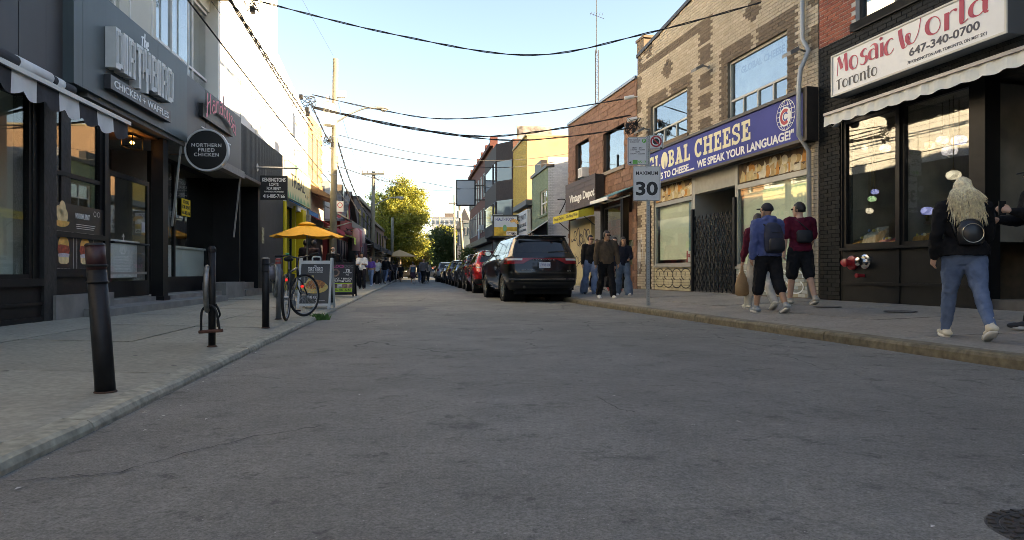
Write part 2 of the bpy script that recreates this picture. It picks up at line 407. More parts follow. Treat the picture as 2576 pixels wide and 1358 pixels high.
# ================================================================ ground, road, pavements
def asphalt(name, base, tint, crack=0.5, grain=1.0):
	m = bpy.data.materials.new(name); m.use_nodes = True; nt = m.node_tree; b = _pr(m); N = nt.nodes.new; L = nt.links.new
	g = N('ShaderNodeNewGeometry'); pos = g.outputs['Position']
	def noise(s, d=4, r=0.55, w=None):
		n = N('ShaderNodeTexNoise'); n.inputs['Scale'].default_value = s; n.inputs['Detail'].default_value = d; n.inputs['Roughness'].default_value = r
		L(w or pos, n.inputs['Vector']); return n.outputs[0]
	def rng_(s, a, b_, c, d):
		r = N('ShaderNodeMapRange'); r.inputs[1].default_value = a; r.inputs[2].default_value = b_; r.inputs[3].default_value = c; r.inputs[4].default_value = d
		L(s, r.inputs[0]); return r.outputs[0]
	def mul(a, b_):
		r = N('ShaderNodeMath'); r.operation = 'MULTIPLY'; L(a, r.inputs[0]); L(b_, r.inputs[1]); return r.outputs[0]
	big = rng_(noise(0.45, 5, .6), 0.3, 0.7, 0.8, 1.2)
	mid = rng_(noise(2.2, 6, 0.65), 0.3, 0.7, 0.84, 1.16)
	blot = rng_(noise(1.9, 8, 0.75), 0.56, 0.66, 1.0, 0.55)
	fine = rng_(noise(110, 3, .7), 0.3, 0.7, 1-0.45*grain, 1+0.45*grain)
	f2 = rng_(noise(28, 4, .65), 0.3, 0.7, 0.84, 1.16)
	b2 = rng_(noise(6.5, 6, .75), 0.58, 0.66, 1.0, 0.55)
	k = mul(mul(mul(big, mid), mul(fine, f2)), mul(blot, b2))
	# stone specks
	vo = N('ShaderNodeTexVoronoi'); vo.inputs['Scale'].default_value = 48; L(pos, vo.inputs['Vector'])
	sp = rng_(vo.outputs['Distance'], 0.10, 0.16, 1.0, 0.0)
	wn_ = N('ShaderNodeTexWhiteNoise'); L(vo.outputs['Position'], wn_.inputs['Vector'])
	pick = rng_(wn_.outputs[0], 0.9, 0.92, 0.0, 1.0); speck = mul(sp, pick)
	# cracks, only in places
	wv = N('ShaderNodeVectorMath'); wv.operation = 'MULTIPLY_ADD'
	nc = N('ShaderNodeTexNoise'); nc.inputs['Scale'].default_value = 3.0; nc.inputs['Detail'].default_value = 6; L(pos, nc.inputs['Vector'])
	wv.inputs[1].default_value = (0.35, 0.35, 0.0); L(nc.outputs['Color'], wv.inputs[0]); L(pos, wv.inputs[2])
	cv = N('ShaderNodeTexVoronoi'); cv.feature = 'DISTANCE_TO_EDGE'; cv.inputs['Scale'].default_value = 0.7; L(wv.outputs[0], cv.inputs['Vector'])
	cr = rng_(cv.outputs['Distance'], 0.0, 0.011, 1.0, 0.0)
	gate = rng_(noise(0.5, 3), 0.47, 0.56, 0.0, crack); crk = mul(cr, gate)
	cc = N('ShaderNodeVectorMath'); cc.operation = 'SCALE'; cc.inputs[0].default_value = tuple(base*t for t in tint); L(k, cc.inputs['Scale'])
	m1 = N('ShaderNodeMix'); m1.data_type = 'RGBA'; L(speck, m1.inputs['Factor']); L(cc.outputs[0], m1.inputs['A']); m1.inputs['B'].default_value = (0.34, 0.33, 0.31, 1)
	m2 = N('ShaderNodeMix'); m2.data_type = 'RGBA'; L(crk, m2.inputs['Factor']); L(m1.outputs['Result'], m2.inputs['A']); m2.inputs['B'].default_value = (0.02, 0.02, 0.02, 1)
	L(m2.outputs['Result'], b.inputs['Base Color']); b.inputs['Roughness'].default_value = 0.78; b.inputs['Specular IOR Level'].default_value = 0.35
	bp = N('ShaderNodeBump'); bp.inputs['Strength'].default_value = 0.55; bp.inputs['Distance'].default_value = 0.006
	hs = N('ShaderNodeMath'); hs.operation = 'SUBTRACT'; L(noise(120, 3), hs.inputs[0]); L(crk, hs.inputs[1]); L(hs.outputs[0], bp.inputs['Height']); L(bp.outputs[0], b.inputs['Normal'])
	return m
A_OLD = asphalt('old_asphalt', 0.148, (1.04, 1.03, 0.92), crack=0.9, grain=1.1)
A_NEW = asphalt('resurfaced_asphalt', 0.145, (1.05, 1.03, 0.92), crack=0.3)
GRND = mat('soil', (0.09, 0.085, 0.075), 0.9, var=0.2)
tag(MB().quad((-900, -300, -0.06), (900, -300, -0.06), (900, 1500, -0.06), (-900, 1500, -0.06)).build('ground', GRND), kind='structure')
mb = MB()
ys = [-14, -8, 0, 4, 8, 12, 17, 24, 32, 45, 60, 80, 110, 160, 260]
rows = []
for y in ys: rows.append((kerbL(y)-0.02, kerbR(y)+0.02, y))
for a, b in zip(rows, rows[1:]): mb.quad((a[0], a[2], 0), (a[1], a[2], 0), (b[1], b[2], 0), (b[0], b[2], 0))
tag(mb.build('road', A_OLD, fixn=True), kind='structure')
# the resurfaced sheet in the foreground, with a wandering edge
mb = MB(); edge = []
n = 40
for i in range(n+1):
	t = i/n; x0 = kerbL(6.5)+0.04; x1 = kerbR(7.4)-0.02; x = x0+(x1-x0)*t
	y = 6.45+0.95*t**0.8+0.035*math.sin(9*t)+random.uniform(-0.02, 0.02)
	edge.append((x, y))
mb = MB()
for i in range(n):
	(xa, ya), (xb, yb) = edge[i], edge[i+1]
	for k in range(12):
		t0, t1 = k/12, (k+1)/12
		def pt(j, t):
			Y = -12+(edge[j][1]+12)*t; fr = j/n; a_ = kerbL(Y)+0.03; b_ = kerbR(Y)-0.03
			return (a_+(b_-a_)*fr, Y, 0.004)
		mb.quad(pt(i, t0), pt(i+1, t0), pt(i+1, t1), pt(i, t1))
tag(mb.build('resurfaced_road', A_NEW, fixn=True), kind='structure')

# darker tar patches laid over the old asphalt
tar = asphalt('tar_patch', 0.115, (1, 1, 1), crack=0.0)
def patch(cx, cy, rx, ry, seed, z):
	rr = random.Random(seed); mb = MB(); k = 26
	pts = [(cx+rx*math.cos(2*math.pi*i/k)*(1+rr.uniform(-.2, .2)), cy+ry*math.sin(2*math.pi*i/k)*(1+rr.uniform(-.2, .2)), z) for i in range(k)]
	mb.add(pts, [tuple(range(k))]); return tag(mb.build('road_patch', tar), kind='structure')
patch(-0.9, 23, 0.8, 1.6, 1, 0.005); patch(-2.6, 15, .8, 1.4, 4, 0.0045)

# pavements: concrete slabs with open joints, kerb stones along the road
concL = piece_mat('warm_concrete', [(0.26, 0.245, 0.19), (0.3, 0.285, 0.225), (0.28, 0.265, 0.21)], bscale=45, bump=0.3, fine=0.2, dirt=0.35, dirtcol=(0.11, 0.105, 0.09))
concR = piece_mat('grey_concrete', [(0.225, 0.205, 0.178), (0.255, 0.232, 0.2), (0.235, 0.213, 0.185)], bscale=45, bump=0.3, fine=0.2, dirt=0.45, dirtcol=(0.09, 0.08, 0.07))
kerbm = piece_mat('kerb_concrete', [(0.3, 0.28, 0.21), (0.34, 0.315, 0.24)], bscale=30, bump=0.6, fine=0.35, dirt=0.6, dirtcol=(0.1, 0.1, 0.085))
kerbmr = piece_mat('stained_kerb_concrete', [(0.15, 0.125, 0.08), (0.18, 0.15, 0.1)], bscale=30, bump=0.6, fine=0.35, dirt=0.8, dirtcol=(0.06, 0.05, 0.03))
joint = mat('joint_dirt', (0.03, 0.028, 0.023), 0.9)
def pavement(name, kerb, fac, side, z0, rise, cm, km, y0, y1, step, cols, Ymax_piece):
	far_y = [y1, 100, 150, 260] if y1 < 100 else [y1]
	# bed under the slabs (dirt in the joints); beyond the built slabs it is plain concrete
	mb = MB(); ys = [y0+(y1-y0)*i/24 for i in range(25)]
	for a, b in zip(ys, ys[1:]):
		ia, ib = kerb(a)+side*0.1, kerb(b)+side*0.1; fa, fb = fac(a)+side*2.2, fac(b)+side*2.2
		mb.quad((ia, a, z0-0.02), (ib, b, z0-0.02), (fb, b, z0+rise+0.012), (fa, a, z0+rise+0.012))
	root = tag(mb.build(name, joint, fixn=True), kind='structure')
	Y = y0
	while Y < y1-0.01:
		Yb = min(Y+step, y1)
		for c in range(cols):
			ta, tb = c/cols, (c+1)/cols; g = 0.011
			def P(t, yy, dz):
				k_, f_ = kerb(yy)+side*0.16, fac(yy)+side*0.02
				return (k_+(f_-k_)*t, yy, z0+rise*t+dz)
			e = random.uniform(-0.004, 0.004); w = abs(fac(Y)-kerb(Y)); gt = g/w
			g0 = gt if c else 0.0; top = [P(ta+g0, Y+g, e if c else -.001), P(tb-gt, Y+g, e), P(tb-gt, Yb-g, e), P(ta+g0, Yb-g, e if c else -.001)]
			bot = [(p[0], p[1], p[2]-0.05) for p in top]
			s = MB().hexa(bot+top).build('slab', cm, root, fixn=True)
		Y = Yb
	# kerb stones with a rounded nose
	Y = y0; kl = 1.62*step
	root2 = root
	while Y < y1-0.01:
		Yb = min(Y+kl, y1); nseg = 10; prof = [(-0.0, -0.1), (0.0, z0-0.045), (0.012, z0-0.018), (0.035, z0-0.004), (0.1585, z0)]
		vs = []; fs = []
		for i in range(nseg+1):
			yy = Y+0.007+(Yb-Y-0.014)*i/nseg; jx = random.uniform(-0.006, 0.006)
			for q, (dx, dz) in enumerate(prof):
				vs.append((kerb(yy)+side*(dx+(jx if q in (1, 2, 3) else 0)), yy, dz+(random.uniform(-0.006, 0.003) if q in (2, 3) else 0)))
		m_ = len(prof)
		for i in range(nseg):
			for q in range(m_-1): fs.append((i*m_+q, i*m_+q+1, (i+1)*m_+q+1, (i+1)*m_+q))
		fs += [tuple(range(m_)), tuple(nseg*m_+q for q in range(m_-1, -1, -1))]
		MB().add(vs, fs).build('kerb_stone', km, root2, fixn=True)
		Y = Yb
	return root
def far_walk(name, kerb, fac, side, z0, rise, cm, ys):
	mb = MB()
	for a, b in zip(ys, ys[1:]):
		mb.quad((kerb(a), a, -0.02), (kerb(b), b, -0.02), (kerb(b), b, z0), (kerb(a), a, z0))
		mb.quad((kerb(a), a, z0), (kerb(b), b, z0), (fac(b)+side*3, b, z0+rise), (fac(a)+side*3, a, z0+rise))
	return tag(mb.build(name, cm, fixn=True), kind='structure')
pavement('pavement_left', kerbL, facL, -1, KZL, 0.07, concL, kerbm, -3.2, 46, 2.05, 3, 46)
pavement('pavement_right', kerbR, facR, 1, KZR, 0.16, concR, kerbmr, -4.6, 45, 1.95, 3, 45)
far_walk('far_pavement_left', kerbL, facL, -1, KZL, 0.07, mat('far_concrete', (0.2, 0.19, 0.17), 0.9, var=0.15, scale=2), [46, 70, 110, 260])
far_walk('far_pavement_right', kerbR, facR, 1, KZR, 0.16, MATS['far_concrete'], [45, 70, 110, 260])

# ================================================================ facade helpers
class Face:
	"""a street front: line X = O + s*Y; side +1 faces +x, -1 faces -x; local y runs along it, local x is across it"""
	def __init__(f, O, s, side, Y0): f.O, f.s, f.side, f.Y0 = O, s, side, Y0; f.k = math.sqrt(1+s*s); f.base = (O+s*Y0, Y0, 0); f.rot = math.atan(-s)
	def Y(f, px, w=0.0): return (f.O+f.side*w*f.k)/((px-CX)/F0-f.s)
	def u(f, px, w=0.0):
		Y = f.Y(px, w); X = (px-CX)/F0*Y
		return ((X-f.base[0])*f.s+(Y-f.Y0))/f.k
	def z(f, px, py, w=0.0): return zz(py, f.Y(px, w))
	def x(f, w): return f.side*w
	def thing(f, name, label, cat, u=0.0, w=0.0, z=0.0, group=None):
		c, s_ = math.cos(f.rot), math.sin(f.rot); lx = f.side*w
		return thing(name, label, cat, (f.base[0]+lx*c-u*s_, f.base[1]+lx*s_+u*c, z), f.rot, group)
	def box(f, mb, u0, u1, z0, z1, w0, w1): return mb.box(f.side*w0, f.side*w1, u0, u1, z0, z1)
	def M(f, u, z, w):      # lettering frame on the front: right as seen from the street
		return MX((f.side*w, u, z), (0, f.side, 0) if f.side > 0 else (0, -1, 0), (0, 0, 1), (f.side, 0, 0))
def wall_cells(u0, u1, z0, z1, holes):
	us = sorted({u0, u1, *[min(max(h[i], u0), u1) for h in holes for i in (0, 1)]}); out = []
	for a, b in zip(us, us[1:]):
		if b-a < 1e-4: continue
		c = (a+b)/2; seg = sorted([(max(h[2], z0), min(h[3], z1)) for h in holes if h[0] < c < h[1]]); z = z0
		for s, e in seg:
			if s > z+1e-4: out.append((a, b, z, s))
			z = max(z, e)
		if z < z1-1e-4: out.append((a, b, z, z1))
	return out
def plain_wall(F, parent, u0, u1, z0, z1, holes, m, w0=-0.25, w1=0.0, name='wall'):
	mb = MB()
	for a, b, c, d in wall_cells(u0, u1, z0, z1, holes): F.box(mb, a, b, c, d, w0, w1)
	return mb.build(name, m, parent, fixn=False)
def bricks(F, parent, u0, u1, z0, z1, w, bw, bh, gap, mats, holes=(), key=None, n_ind=300, proud=0.012, name='brick', keep=None, near=None, top=None, jit=0.002):
	"""courses of single bricks set proud of the mortar wall; the n_ind that show largest are objects of their own, the rest one mesh per tone"""
	full = {}; rest = {}; cand = []
	nz = int(math.ceil((z1-z0)/bh))
	for r in range(nz):
		za = z0+r*bh; zb = min(za+bh-gap, z1)
		if zb-za < 0.015: continue
		off = (bw/2 if r % 2 else 0); k = -1
		while True:
			ua = u0+k*bw+off; ub = ua+bw-gap; k += 1
			if ua > u1: break
			a, b = max(ua, u0), min(ub, u1)
			if b-a < 0.02: continue
			cc = ((a+b)/2, (za+zb)/2)
			if top and zb > top(cc[0]): continue
			bad = False
			for h in holes:
				if h[0] < cc[0] < h[1] and h[2] < cc[1] < h[3]: bad = True; break
				if h[2] < cc[1] < h[3] and a < h[1] and b > h[0]:
					if a < h[0]: b = h[0]
					else: a = h[1]
				if h[0] < cc[0] < h[1] and za < h[3] and zb > h[2]:
					if za < h[2]: zb2 = h[2]
			if bad or b-a < 0.02: continue
			if keep and not keep(*cc): continue
			ky = key(*cc) if key else 0
			isfull = abs((b-a)-(bw-gap)) < 1e-6 and abs((zb-za)-(bh-gap)) < 1e-6
			cand.append((a, b, za, zb, ky, isfull))
	order = sorted([i for i, c in enumerate(cand) if c[5] and (near is None or near[0] <= (c[0]+c[1])/2 <= near[1] and near[2] <= c[2] <= near[3])], key=lambda i: cand[i][0]*0.6+abs(cand[i][2]-(near[4] if near and len(near) > 4 else 1.5))) if n_ind else []
	ind = set(order[:n_ind])
	sx = F.side
	for i, (a, b, za, zb, ky, isf) in enumerate(cand):
		pr = proud+random.uniform(-jit, jit)
		if i in ind:
			if ky not in full:
				me = MB().box(0, sx*proud, 0, bw-gap, 0, bh-gap).mesh(name); me.materials.append(mats[ky]); full[ky] = me
			o = bpy.data.objects.new(name, full[ky]); COL.objects.link(o); o.parent = parent; o.location = (sx*(w+pr-proud), a, za)
		else:
			rest.setdefault(ky, MB()).add([(sx*w, a, za), (sx*w, b, za), (sx*w, b, zb), (sx*w, a, zb), (sx*(w+pr), a, za), (sx*(w+pr), b, za), (sx*(w+pr), b, zb), (sx*(w+pr), a, zb)],
				[(4, 5, 6, 7) if sx > 0 else (7, 6, 5, 4), (0, 1, 5, 4), (1, 2, 6, 5), (2, 3, 7, 6), (3, 0, 4, 7)])
	for ky, mb in rest.items():
		mb.build(name+'work', mats[ky], parent, kind='stuff', fixn=False)
def framed_window(F, parent, u0, u1, z0, z1, w, fm, gm, fw=0.05, bars_u=(), bars_z=(), depth=0.08, room=0.5, roomm=None, name='window', split=None):
	"""frame bars, single panes, an unlit room box behind"""
	mb = MB()
	F.box(mb, u0, u0+fw, z0, z1, w-depth/2, w+depth/2); F.box(mb, u1-fw, u1, z0, z1, w-depth/2, w+depth/2)
	F.box(mb, u0+fw, u1-fw, z0, z0+fw, w-depth/2, w+depth/2-.003); F.box(mb, u0+fw, u1-fw, z1-fw, z1, w-depth/2, w+depth/2-.003)
	us = [u0+fw]+[x for x in bars_u]+[u1-fw]; zs = [z0+fw]+[x for x in bars_z]+[z1-fw]
	for x in bars_u: F.box(mb, x-fw*.4, x+fw*.4, z0+fw, z1-fw if not split else split, w-depth/2+.004, w+depth/2-.004)
	for x in bars_z: F.box(mb, u0+fw, u1-fw, x-fw*.4, x+fw*.4, w-depth/2+.002, w+depth/2-.006)
	fr = mb.build(name, fm, parent)
	if split:
		panes = [(u0+fw, u1-fw, split, z1-fw)]+[(a, b, z0+fw, split) for a, b in zip(us, us[1:])]
	else:
		panes = [(a, b, c, d) for a, b in zip(us, us[1:]) for c, d in zip(zs, zs[1:])]
	for a, b, c, d in panes:
		F.box(MB(), a, b, c, d, w-0.006, w+0.002).build('pane', gm, fr)
	if room:
		mb = MB(); x0, x1 = F.side*(w-depth/2-0.004), F.side*(w-room)
		mb.quad((x1, u0, z0), (x1, u1, z0), (x1, u1, z1), (x1, u0, z1)); mb.quad((x0, u0, z0), (x1, u0, z0), (x1, u0, z1), (x0, u0, z1))
		mb.quad((x0, u1, z0), (x1, u1, z0), (x1, u1, z1), (x0, u1, z1)); mb.quad((x0, u0, z0), (x0, u1, z0), (x1, u1, z0), (x1, u0, z0)); mb.quad((x0, u0, z1), (x0, u1, z1), (x1, u1, z1), (x1, u0, z1))
		mb.build('room', roomm or mat('dim_room', (0.10, 0.095, 0.09), 0.9, var=.2), fr)
	return fr
G_SHOP = glass_mat('shop_glass', (0.9, 0.94, 0.92), 0.06)
G_UP = glass_mat('upper_glass', (0.7, 0.75, 0.76), 0.2)
BLACK = mat('black_paint', (0.007, 0.007, 0.0075), 0.5, var=0.3, scale=3, bump=0.08, bscale=25, spec=.25)

# cracks in the road and spots on the pavements
crm = mat('crack_dark', (.03, .03, .03), .9); rr = random.Random(9)
for pts in ([(15, 1216), (285, 1196), (440, 1152), (640, 1102), (830, 1072)], [(1160, 832), (1290, 822), (1390, 812)], [(1560, 822), (1680, 838), (1830, 850)], [(900, 772), (990, 764), (1080, 752)], [(1500, 1000), (1560, 1035), (1600, 1040)], [(1850, 870), (2000, 905), (2060, 925)]):
	q = []
	for a, b in zip(pts, pts[1:]):
		for i in range(9): t = i/9; px, py = a[0]+(b[0]-a[0])*t, a[1]+(b[1]-a[1])*t; Y = EYE*F0/(py-HY)*(1+rr.uniform(-.006, .006)); q.append((xz(px, Y), Y))
	mb = MB(); ribbon(mb, q, [rr.uniform(.003, .011) for _ in q], .006, Matrix.Identity(4)); tag(mb.build('road_crack', crm), kind='structure')
mb = MB()
for i in range(150):
	Y = rr.uniform(2.5, 16); L_ = rr.random() < .6; x = kerbL(Y)-.2-rr.random()*2.6 if L_ else kerbR(Y)+.2+rr.random()*2.6; r_ = rr.uniform(.008, .022); z = walk_z(x, Y)+.0065
	mb.add([(x+r_*math.cos(a)*1.2, Y+r_*math.sin(a), z) for a in [k*math.pi/4 for k in range(8)]], [tuple(range(8))])
tag(mb.build('pavement_spots', mat('gum_dark', (.07, .065, .06), .8)), 'dark trodden spots on both pavements', 'stain', kind='stuff')
# ================================================================ right side of the street
buff = piece_mat('buff_brick', [(0.45, 0.36, 0.25), (0.52, 0.43, 0.31), (0.48, 0.39, 0.28), (0.58, 0.48, 0.36)], bump=0.4, dirt=0.22, dirtcol=(0.2, 0.15, 0.1))
brownb = piece_mat('brown_brick', [(0.15, 0.105, 0.068), (0.19, 0.135, 0.09), (0.125, 0.09, 0.06)], bump=0.5)
mortar = mat('mortar', (0.2, 0.165, 0.125), 0.95, var=0.2, scale=6)
alu = mat('grey_aluminium', (0.34, 0.34, 0.31), 0.45, 0.3, var=0.1, scale=3)
dark_metal = mat('dark_bronze_metal', (0.035, 0.028, 0.024), 0.5, 0.2, var=0.2)
white_m = mat('white_paint', (0.72, 0.72, 0.69), 0.55, var=0.06, scale=4)
roofm = mat('roof_felt', (0.06, 0.06, 0.06), 0.9, var=0.2)

def side_block(F, parent, u0, u1, z1, depth, m, name='building_body', w0=-0.26):
	mb = MB(); F.box(mb, u0, u1, 0.0, z1, -depth, w0); return mb.build(name, m, parent)

# ---------------------------------------------------------------- cheese shop
FG = Face(9.0, -0.225, -1, 13.33)
ch = FG.thing('cheese_shop_building', 'buff brick cheese shop with brown brick patterns and a long blue sign', 'building')
def gtop(u): return 7.8+0.122*(8.62-u) if u > 4.4 else 8.315-0.06*(4.4-u)
W1 = (1.02, 3.39, 4.5, 5.92); W2 = (5.49, 7.86, 4.62, 5.9); SHOP = (0.3, 7.63, 0.0, 3.42); SIDEG = (7.84, 8.2, 0.3, 2.9)
holes = [W1, W2, SHOP, SIDEG]
plain_wall(FG, ch, 0.02, 8.88, 0.0, 7.78, holes, mortar, -0.2, 0.0)
mb = MB()   # gable strip above
mb.prism([(0.02, 7.78), (8.88, 7.78), (8.62, gtop(8.62)), (4.4, gtop(4.4)), (0.02, gtop(0.02))], lambda p, t: (0.2*t, p[0], p[1])); mb.build('gable_wall', mortar, ch, fixn=True)
side_block(FG, ch, 0.02, 8.88, 7.7, 11.0, mortar, w0=-1.6)
mb = MB(); FG.box(mb, .02, 8.88, 3.42, 7.75, -1.6, -.62); mb.build('upper_floor_body', mortar, ch)
quo = [(8.6, 8.95)]
def gkey(u, z):
	br = [(4.12, 4.82, 6.2, 6.66), (4.12, 4.82, 5.58, 6.0), (4.12, 4.82, 5.02, 5.42), (4.12, 4.82, 4.44, 4.84), (4.12, 4.82, 6.8, 7.4), (4.12, 8.95, 7.17, 7.4), (0.0, .32, 7.0, 7.5), (0, .32, 6.1, 6.6), (0, .32, 5.2, 5.7)]
	for a, b, c, d in br:
		if a < u < b and c < z < d: return 1
	for (a, b, c, d) in (W1, W2):
		if a-0.27 < u < b+0.3 and c-0.05 < z < d+0.36 and not (abs(u-(a+b)/2) < 0.11 and z > d+0.02): return 1
	if u > 8.6 and (z*1.35) % 1 < 0.52: return 1
	for cu, cz in ((6.7, 6.74), (2.3, 6.8), (8.0, 7.75)):
		if (abs(u-cu) < 0.16 and abs(z-cz) < 0.3) or (abs(u-cu) < 0.32 and abs(z-cz) < 0.13): return 1
	return 0
bricks(FG, ch, 0.02, 8.88, 0.3, 8.35, 0.0, 0.215, 0.078, 0.011, {0: buff, 1: brownb}, holes, gkey, 300, top=lambda u: gtop(u)-0.05, near=(0.3, 8.9, 4.4, 8.3, 5.2))
mb = MB()
for a, b in ((8.9, 4.4), (4.4, 0.0)):
	mb.hexa([(0.3, a, gtop(a)-0.06), (-0.05, a, gtop(a)-0.06), (-0.05, b, gtop(b)-0.06), (0.3, b, gtop(b)-0.06), (0.3, a, gtop(a)+0.05), (-0.05, a, gtop(a)+0.05), (-0.05, b, gtop(b)+0.05), (0.3, b, gtop(b)+0.05)])
mb.build('parapet_cap', dark_metal, ch, fixn=True)
mb = MB(); FG.box(mb, 8.35, 8.9, 7.7, 8.2, -0.5, 0.02); FG.box(mb, 8.3, 8.95, 8.2, 8.28, -0.55, 0.05); mb.build('chimney', brownb, ch)
# upper windows
cream_blind = mat('pale_blind', (0.85, 0.85, 0.68), 0.8, var=0.04, scale=2)
for (a, b, c, d), nb in ((W1, 4), (W2, 3)):
	fr = framed_window(FG, ch, a, b, c, d, -0.1, mat('cream_frame', (0.5, 0.48, 0.42), 0.5), G_UP, 0.06, [a+(b-a)*(i+1)/nb for i in range(nb-1)], [c+0.46], split=c+0.46)
	mb = MB(); FG.box(mb, a-0.1, b+0.1, c-0.1, c, -0.15, 0.06); mb.build('sill', brownb, ch)
mb = MB(); FG.box(mb, 1.15, 3.3, 5.02, 5.86, -0.14, -0.135); pst = mb.build('window_poster', mat('pale_poster', (0.75, 0.8, 0.82), 0.7, var=.25, scale=2.5), ch)
text('GLOBAL CHEESE', 1.7, 0.17, mat('grey_print', (0.2, 0.25, 0.3), 0.7), ch, FG.M(2.15, 5.62, -0.133), bold=0.03)
# blue sign box
blue = mat('sign_blue', (0.02, 0.035, 0.26), 0.5, var=0.15, scale=1.2, spec=.2)
sg = FG.thing('shop_sign', 'long blue cheese shop sign with cream lettering and globe emblem', 'sign')
mb = MB(); FG.box(mb, 0.12, 7.62, 3.44, 4.36, 0.02, 0.24); mb.build('sign_face', blue, sg)
mb = MB(); FG.box(mb, 0.05, 7.68, 4.36, 4.43, 0.02, 0.28); FG.box(mb, 0.05, 7.68, 3.38, 3.44, 0.02, 0.28); FG.box(mb, 0.0, 0.12, 3.38, 4.43, 0.02, 0.282); FG.box(mb, 7.62, 7.7, 3.38, 4.43, 0.02, 0.282)
mb.build('sign_frame', dark_metal, sg)
cream = mat('sign_cream', (0.75, 0.7, 0.45), 0.5); whitel = mat('sign_white', (0.8, 0.8, 0.78), 0.5)
mb = MB(); Mx = FG.M(7.5, 3.78, 0.24); x = 0.0
WD = []
WD = []
for i, c in enumerate('GLOBAL CHEESE'):
	if c == ' ': x += 0.2; continue
	mb = MB(); x += slab(mb, c, x, 0, 0.46, Mx, i, wsc=0.98)+0.03; WD.append(mb)
sc_ = 5.55/x
for mb in WD:
	o = mb.build('letter', cream, sg)
	for v in o.data.vertices: v.co.y = 7.5-(7.5-v.co.y)*sc_
mb = MB(); Mo = FG.M(7.5-2.02*0.46*sc_*0.98-0.1, 3.8, 0.2475)   # notch in the round O
mb.add([Mo @ Vector(p) for p in ((.14, -.02, 0), (.22, -.02, 0), (.19, .2, 0), (.17, .2, 0))], [(0, 1, 2, 3)]); mb.build('letter_notch', blue, sg)
text('COMES TO CHEESE.....  WE SPEAK YOUR LANGUAGE!"', 7.0, 0.2, whitel, sg, FG.M(3.95, 3.6, 0.24), bold=0.03)
# globe emblem
cu, cz = 0.72, 4.03; mb = MB(); Mg = FG.M(cu, cz, 0.2405)
for rx in (0.31, 0.2, 0.09): ribbon(mb, arc(0, 0, rx, 0.31, 0, 360, 32), 0.014, 0.0005, Mg)
for q in (-0.2, -0.1, 0, .1, .2):
	hw = math.sqrt(max(0.31**2-q*q, 0)); ribbon(mb, [(-hw, q), (hw, q)], 0.012, 0.001, Mg)
mb.build('globe_emblem', whitel, sg)
mb = MB(); mb.add([Mg @ Vector((*p, 0.006)) for p in arc(-.02, -.03, .2, .2, 0, 360, 24)[:-1]], [tuple(range(24))]); mb.build('emblem_disc', whitel, sg)
mb = MB(); ribbon(mb, arc(-.02, -.03, .13, .13, 50, 310, 18), 0.07, 0.004, Mg); mb.build('emblem_letter', mat('sign_red', (0.5, 0.02, 0.04), 0.5), sg)
mb = MB(); ribbon(mb, arc(-.0, -.03, .075, .075, 30, 330, 14), 0.03, 0.0045, Mg); mb.build('emblem_inner', blue, sg)
# shop front: frames, panes, blinds, cheese print, brick base, recessed door, scissor gate
for (a, b, zs) in ((0.31, 3.03, 0.95), (5.22, 7.63, 1.02)):
	mb = MB(); FG.box(mb, a, b, zs-0.06, zs, -0.3, 0.03); mb.build('sill', alu, ch)
	framed_window(FG, ch, a, b, zs, 2.84, -0.06, alu, G_SHOP, 0.06, room=1.2, roomm=mat('shop_room', (0.3, 0.25, 0.2), 0.8), name='shop_window')
	mb = MB(); FG.box(mb, a+.22, b-.1, zs+.16 if a > 4 else zs+.02, 2.78, -0.16, -0.15); mb.build('blind', cream_blind, ch)
	framed_window(FG, ch, a, b, 2.84, 3.42, -0.06, alu, G_SHOP, 0.05, room=0.4, name='transom')
	prm = mat('print_backdrop', (0.13, 0.075, 0.035), 0.7, var=.6, scale=5)
	mb = MB(); FG.box(mb, a+.05, b-.05, 2.9, 3.37, -0.054, -0.05); mb.build('print_backdrop', prm, ch)
	cols = [(0.55, .42, .2), (0.6, .25, .05), (.62, .52, .33), (.45, .3, .13), (.66, .6, .45)]
	u = a+.12; kk = 0
	while kk < 44:
		if u > b-.15: u = a+.16
		c = random.randrange(5); mm_ = MB(); zr = 3.06 if kk < 20 else 2.905; wd = random.uniform(.1, .26); hh = random.uniform(.1, .3)
		F_ = MX((-(-0.049+0.0006*kk), u, zr+random.uniform(0, .03)), (0, -1, 0), (0, 0, 1), (-1, 0, 0))
		pts = random.choice([[(-wd/2, 0), (wd/2, 0), (wd/2, hh), (-wd/2, hh*.8)], arc(0, hh/2, wd/2, hh/2, 0, 360, 12)[:-1], [(-wd/2, 0), (wd/2, 0), (wd/2, hh*.6), (0, hh)]])
		mm_.add([F_ @ Vector((*p, 0)) for p in pts], [tuple(range(len(pts)))]); u += wd*.62; kk += 1
		mm_.build('cheese_print', mat('cheese_tone%d' % c, cols[c], 0.7, var=.2, scale=9), ch)
def gbase(u, z): return 0
painted = piece_mat('painted_cream_brick', [(0.5, 0.44, 0.28), (0.55, 0.49, 0.32), (0.46, 0.4, 0.25)], bump=0.3, dirt=0.3, dirtcol=(0.2, .17, .1))
painted2 = piece_mat('graffiti_blue_brick', [(0.3, 0.4, 0.42), (0.5, 0.52, 0.48), (0.2, 0.24, 0.22), (.42, .37, .26)], bump=0.3, dirt=0.4, dirtcol=(0.5, .52, .5))
for a, b, zt, mm_, nn in ((5.16, 7.7, 0.96, painted, 'window_base'), (0.25, 3.03, 0.89, painted2, 'window_base')):
	mb = MB(); FG.box(mb, a, b, 0.0, zt, -0.3, -0.02); mb.build(nn, mortar, ch)
	bricks(FG, ch, a, b, 0.3, zt, -0.02, 0.215, 0.078, 0.01, {0: mm_}, n_ind=40, near=(a, b, 0, 1))
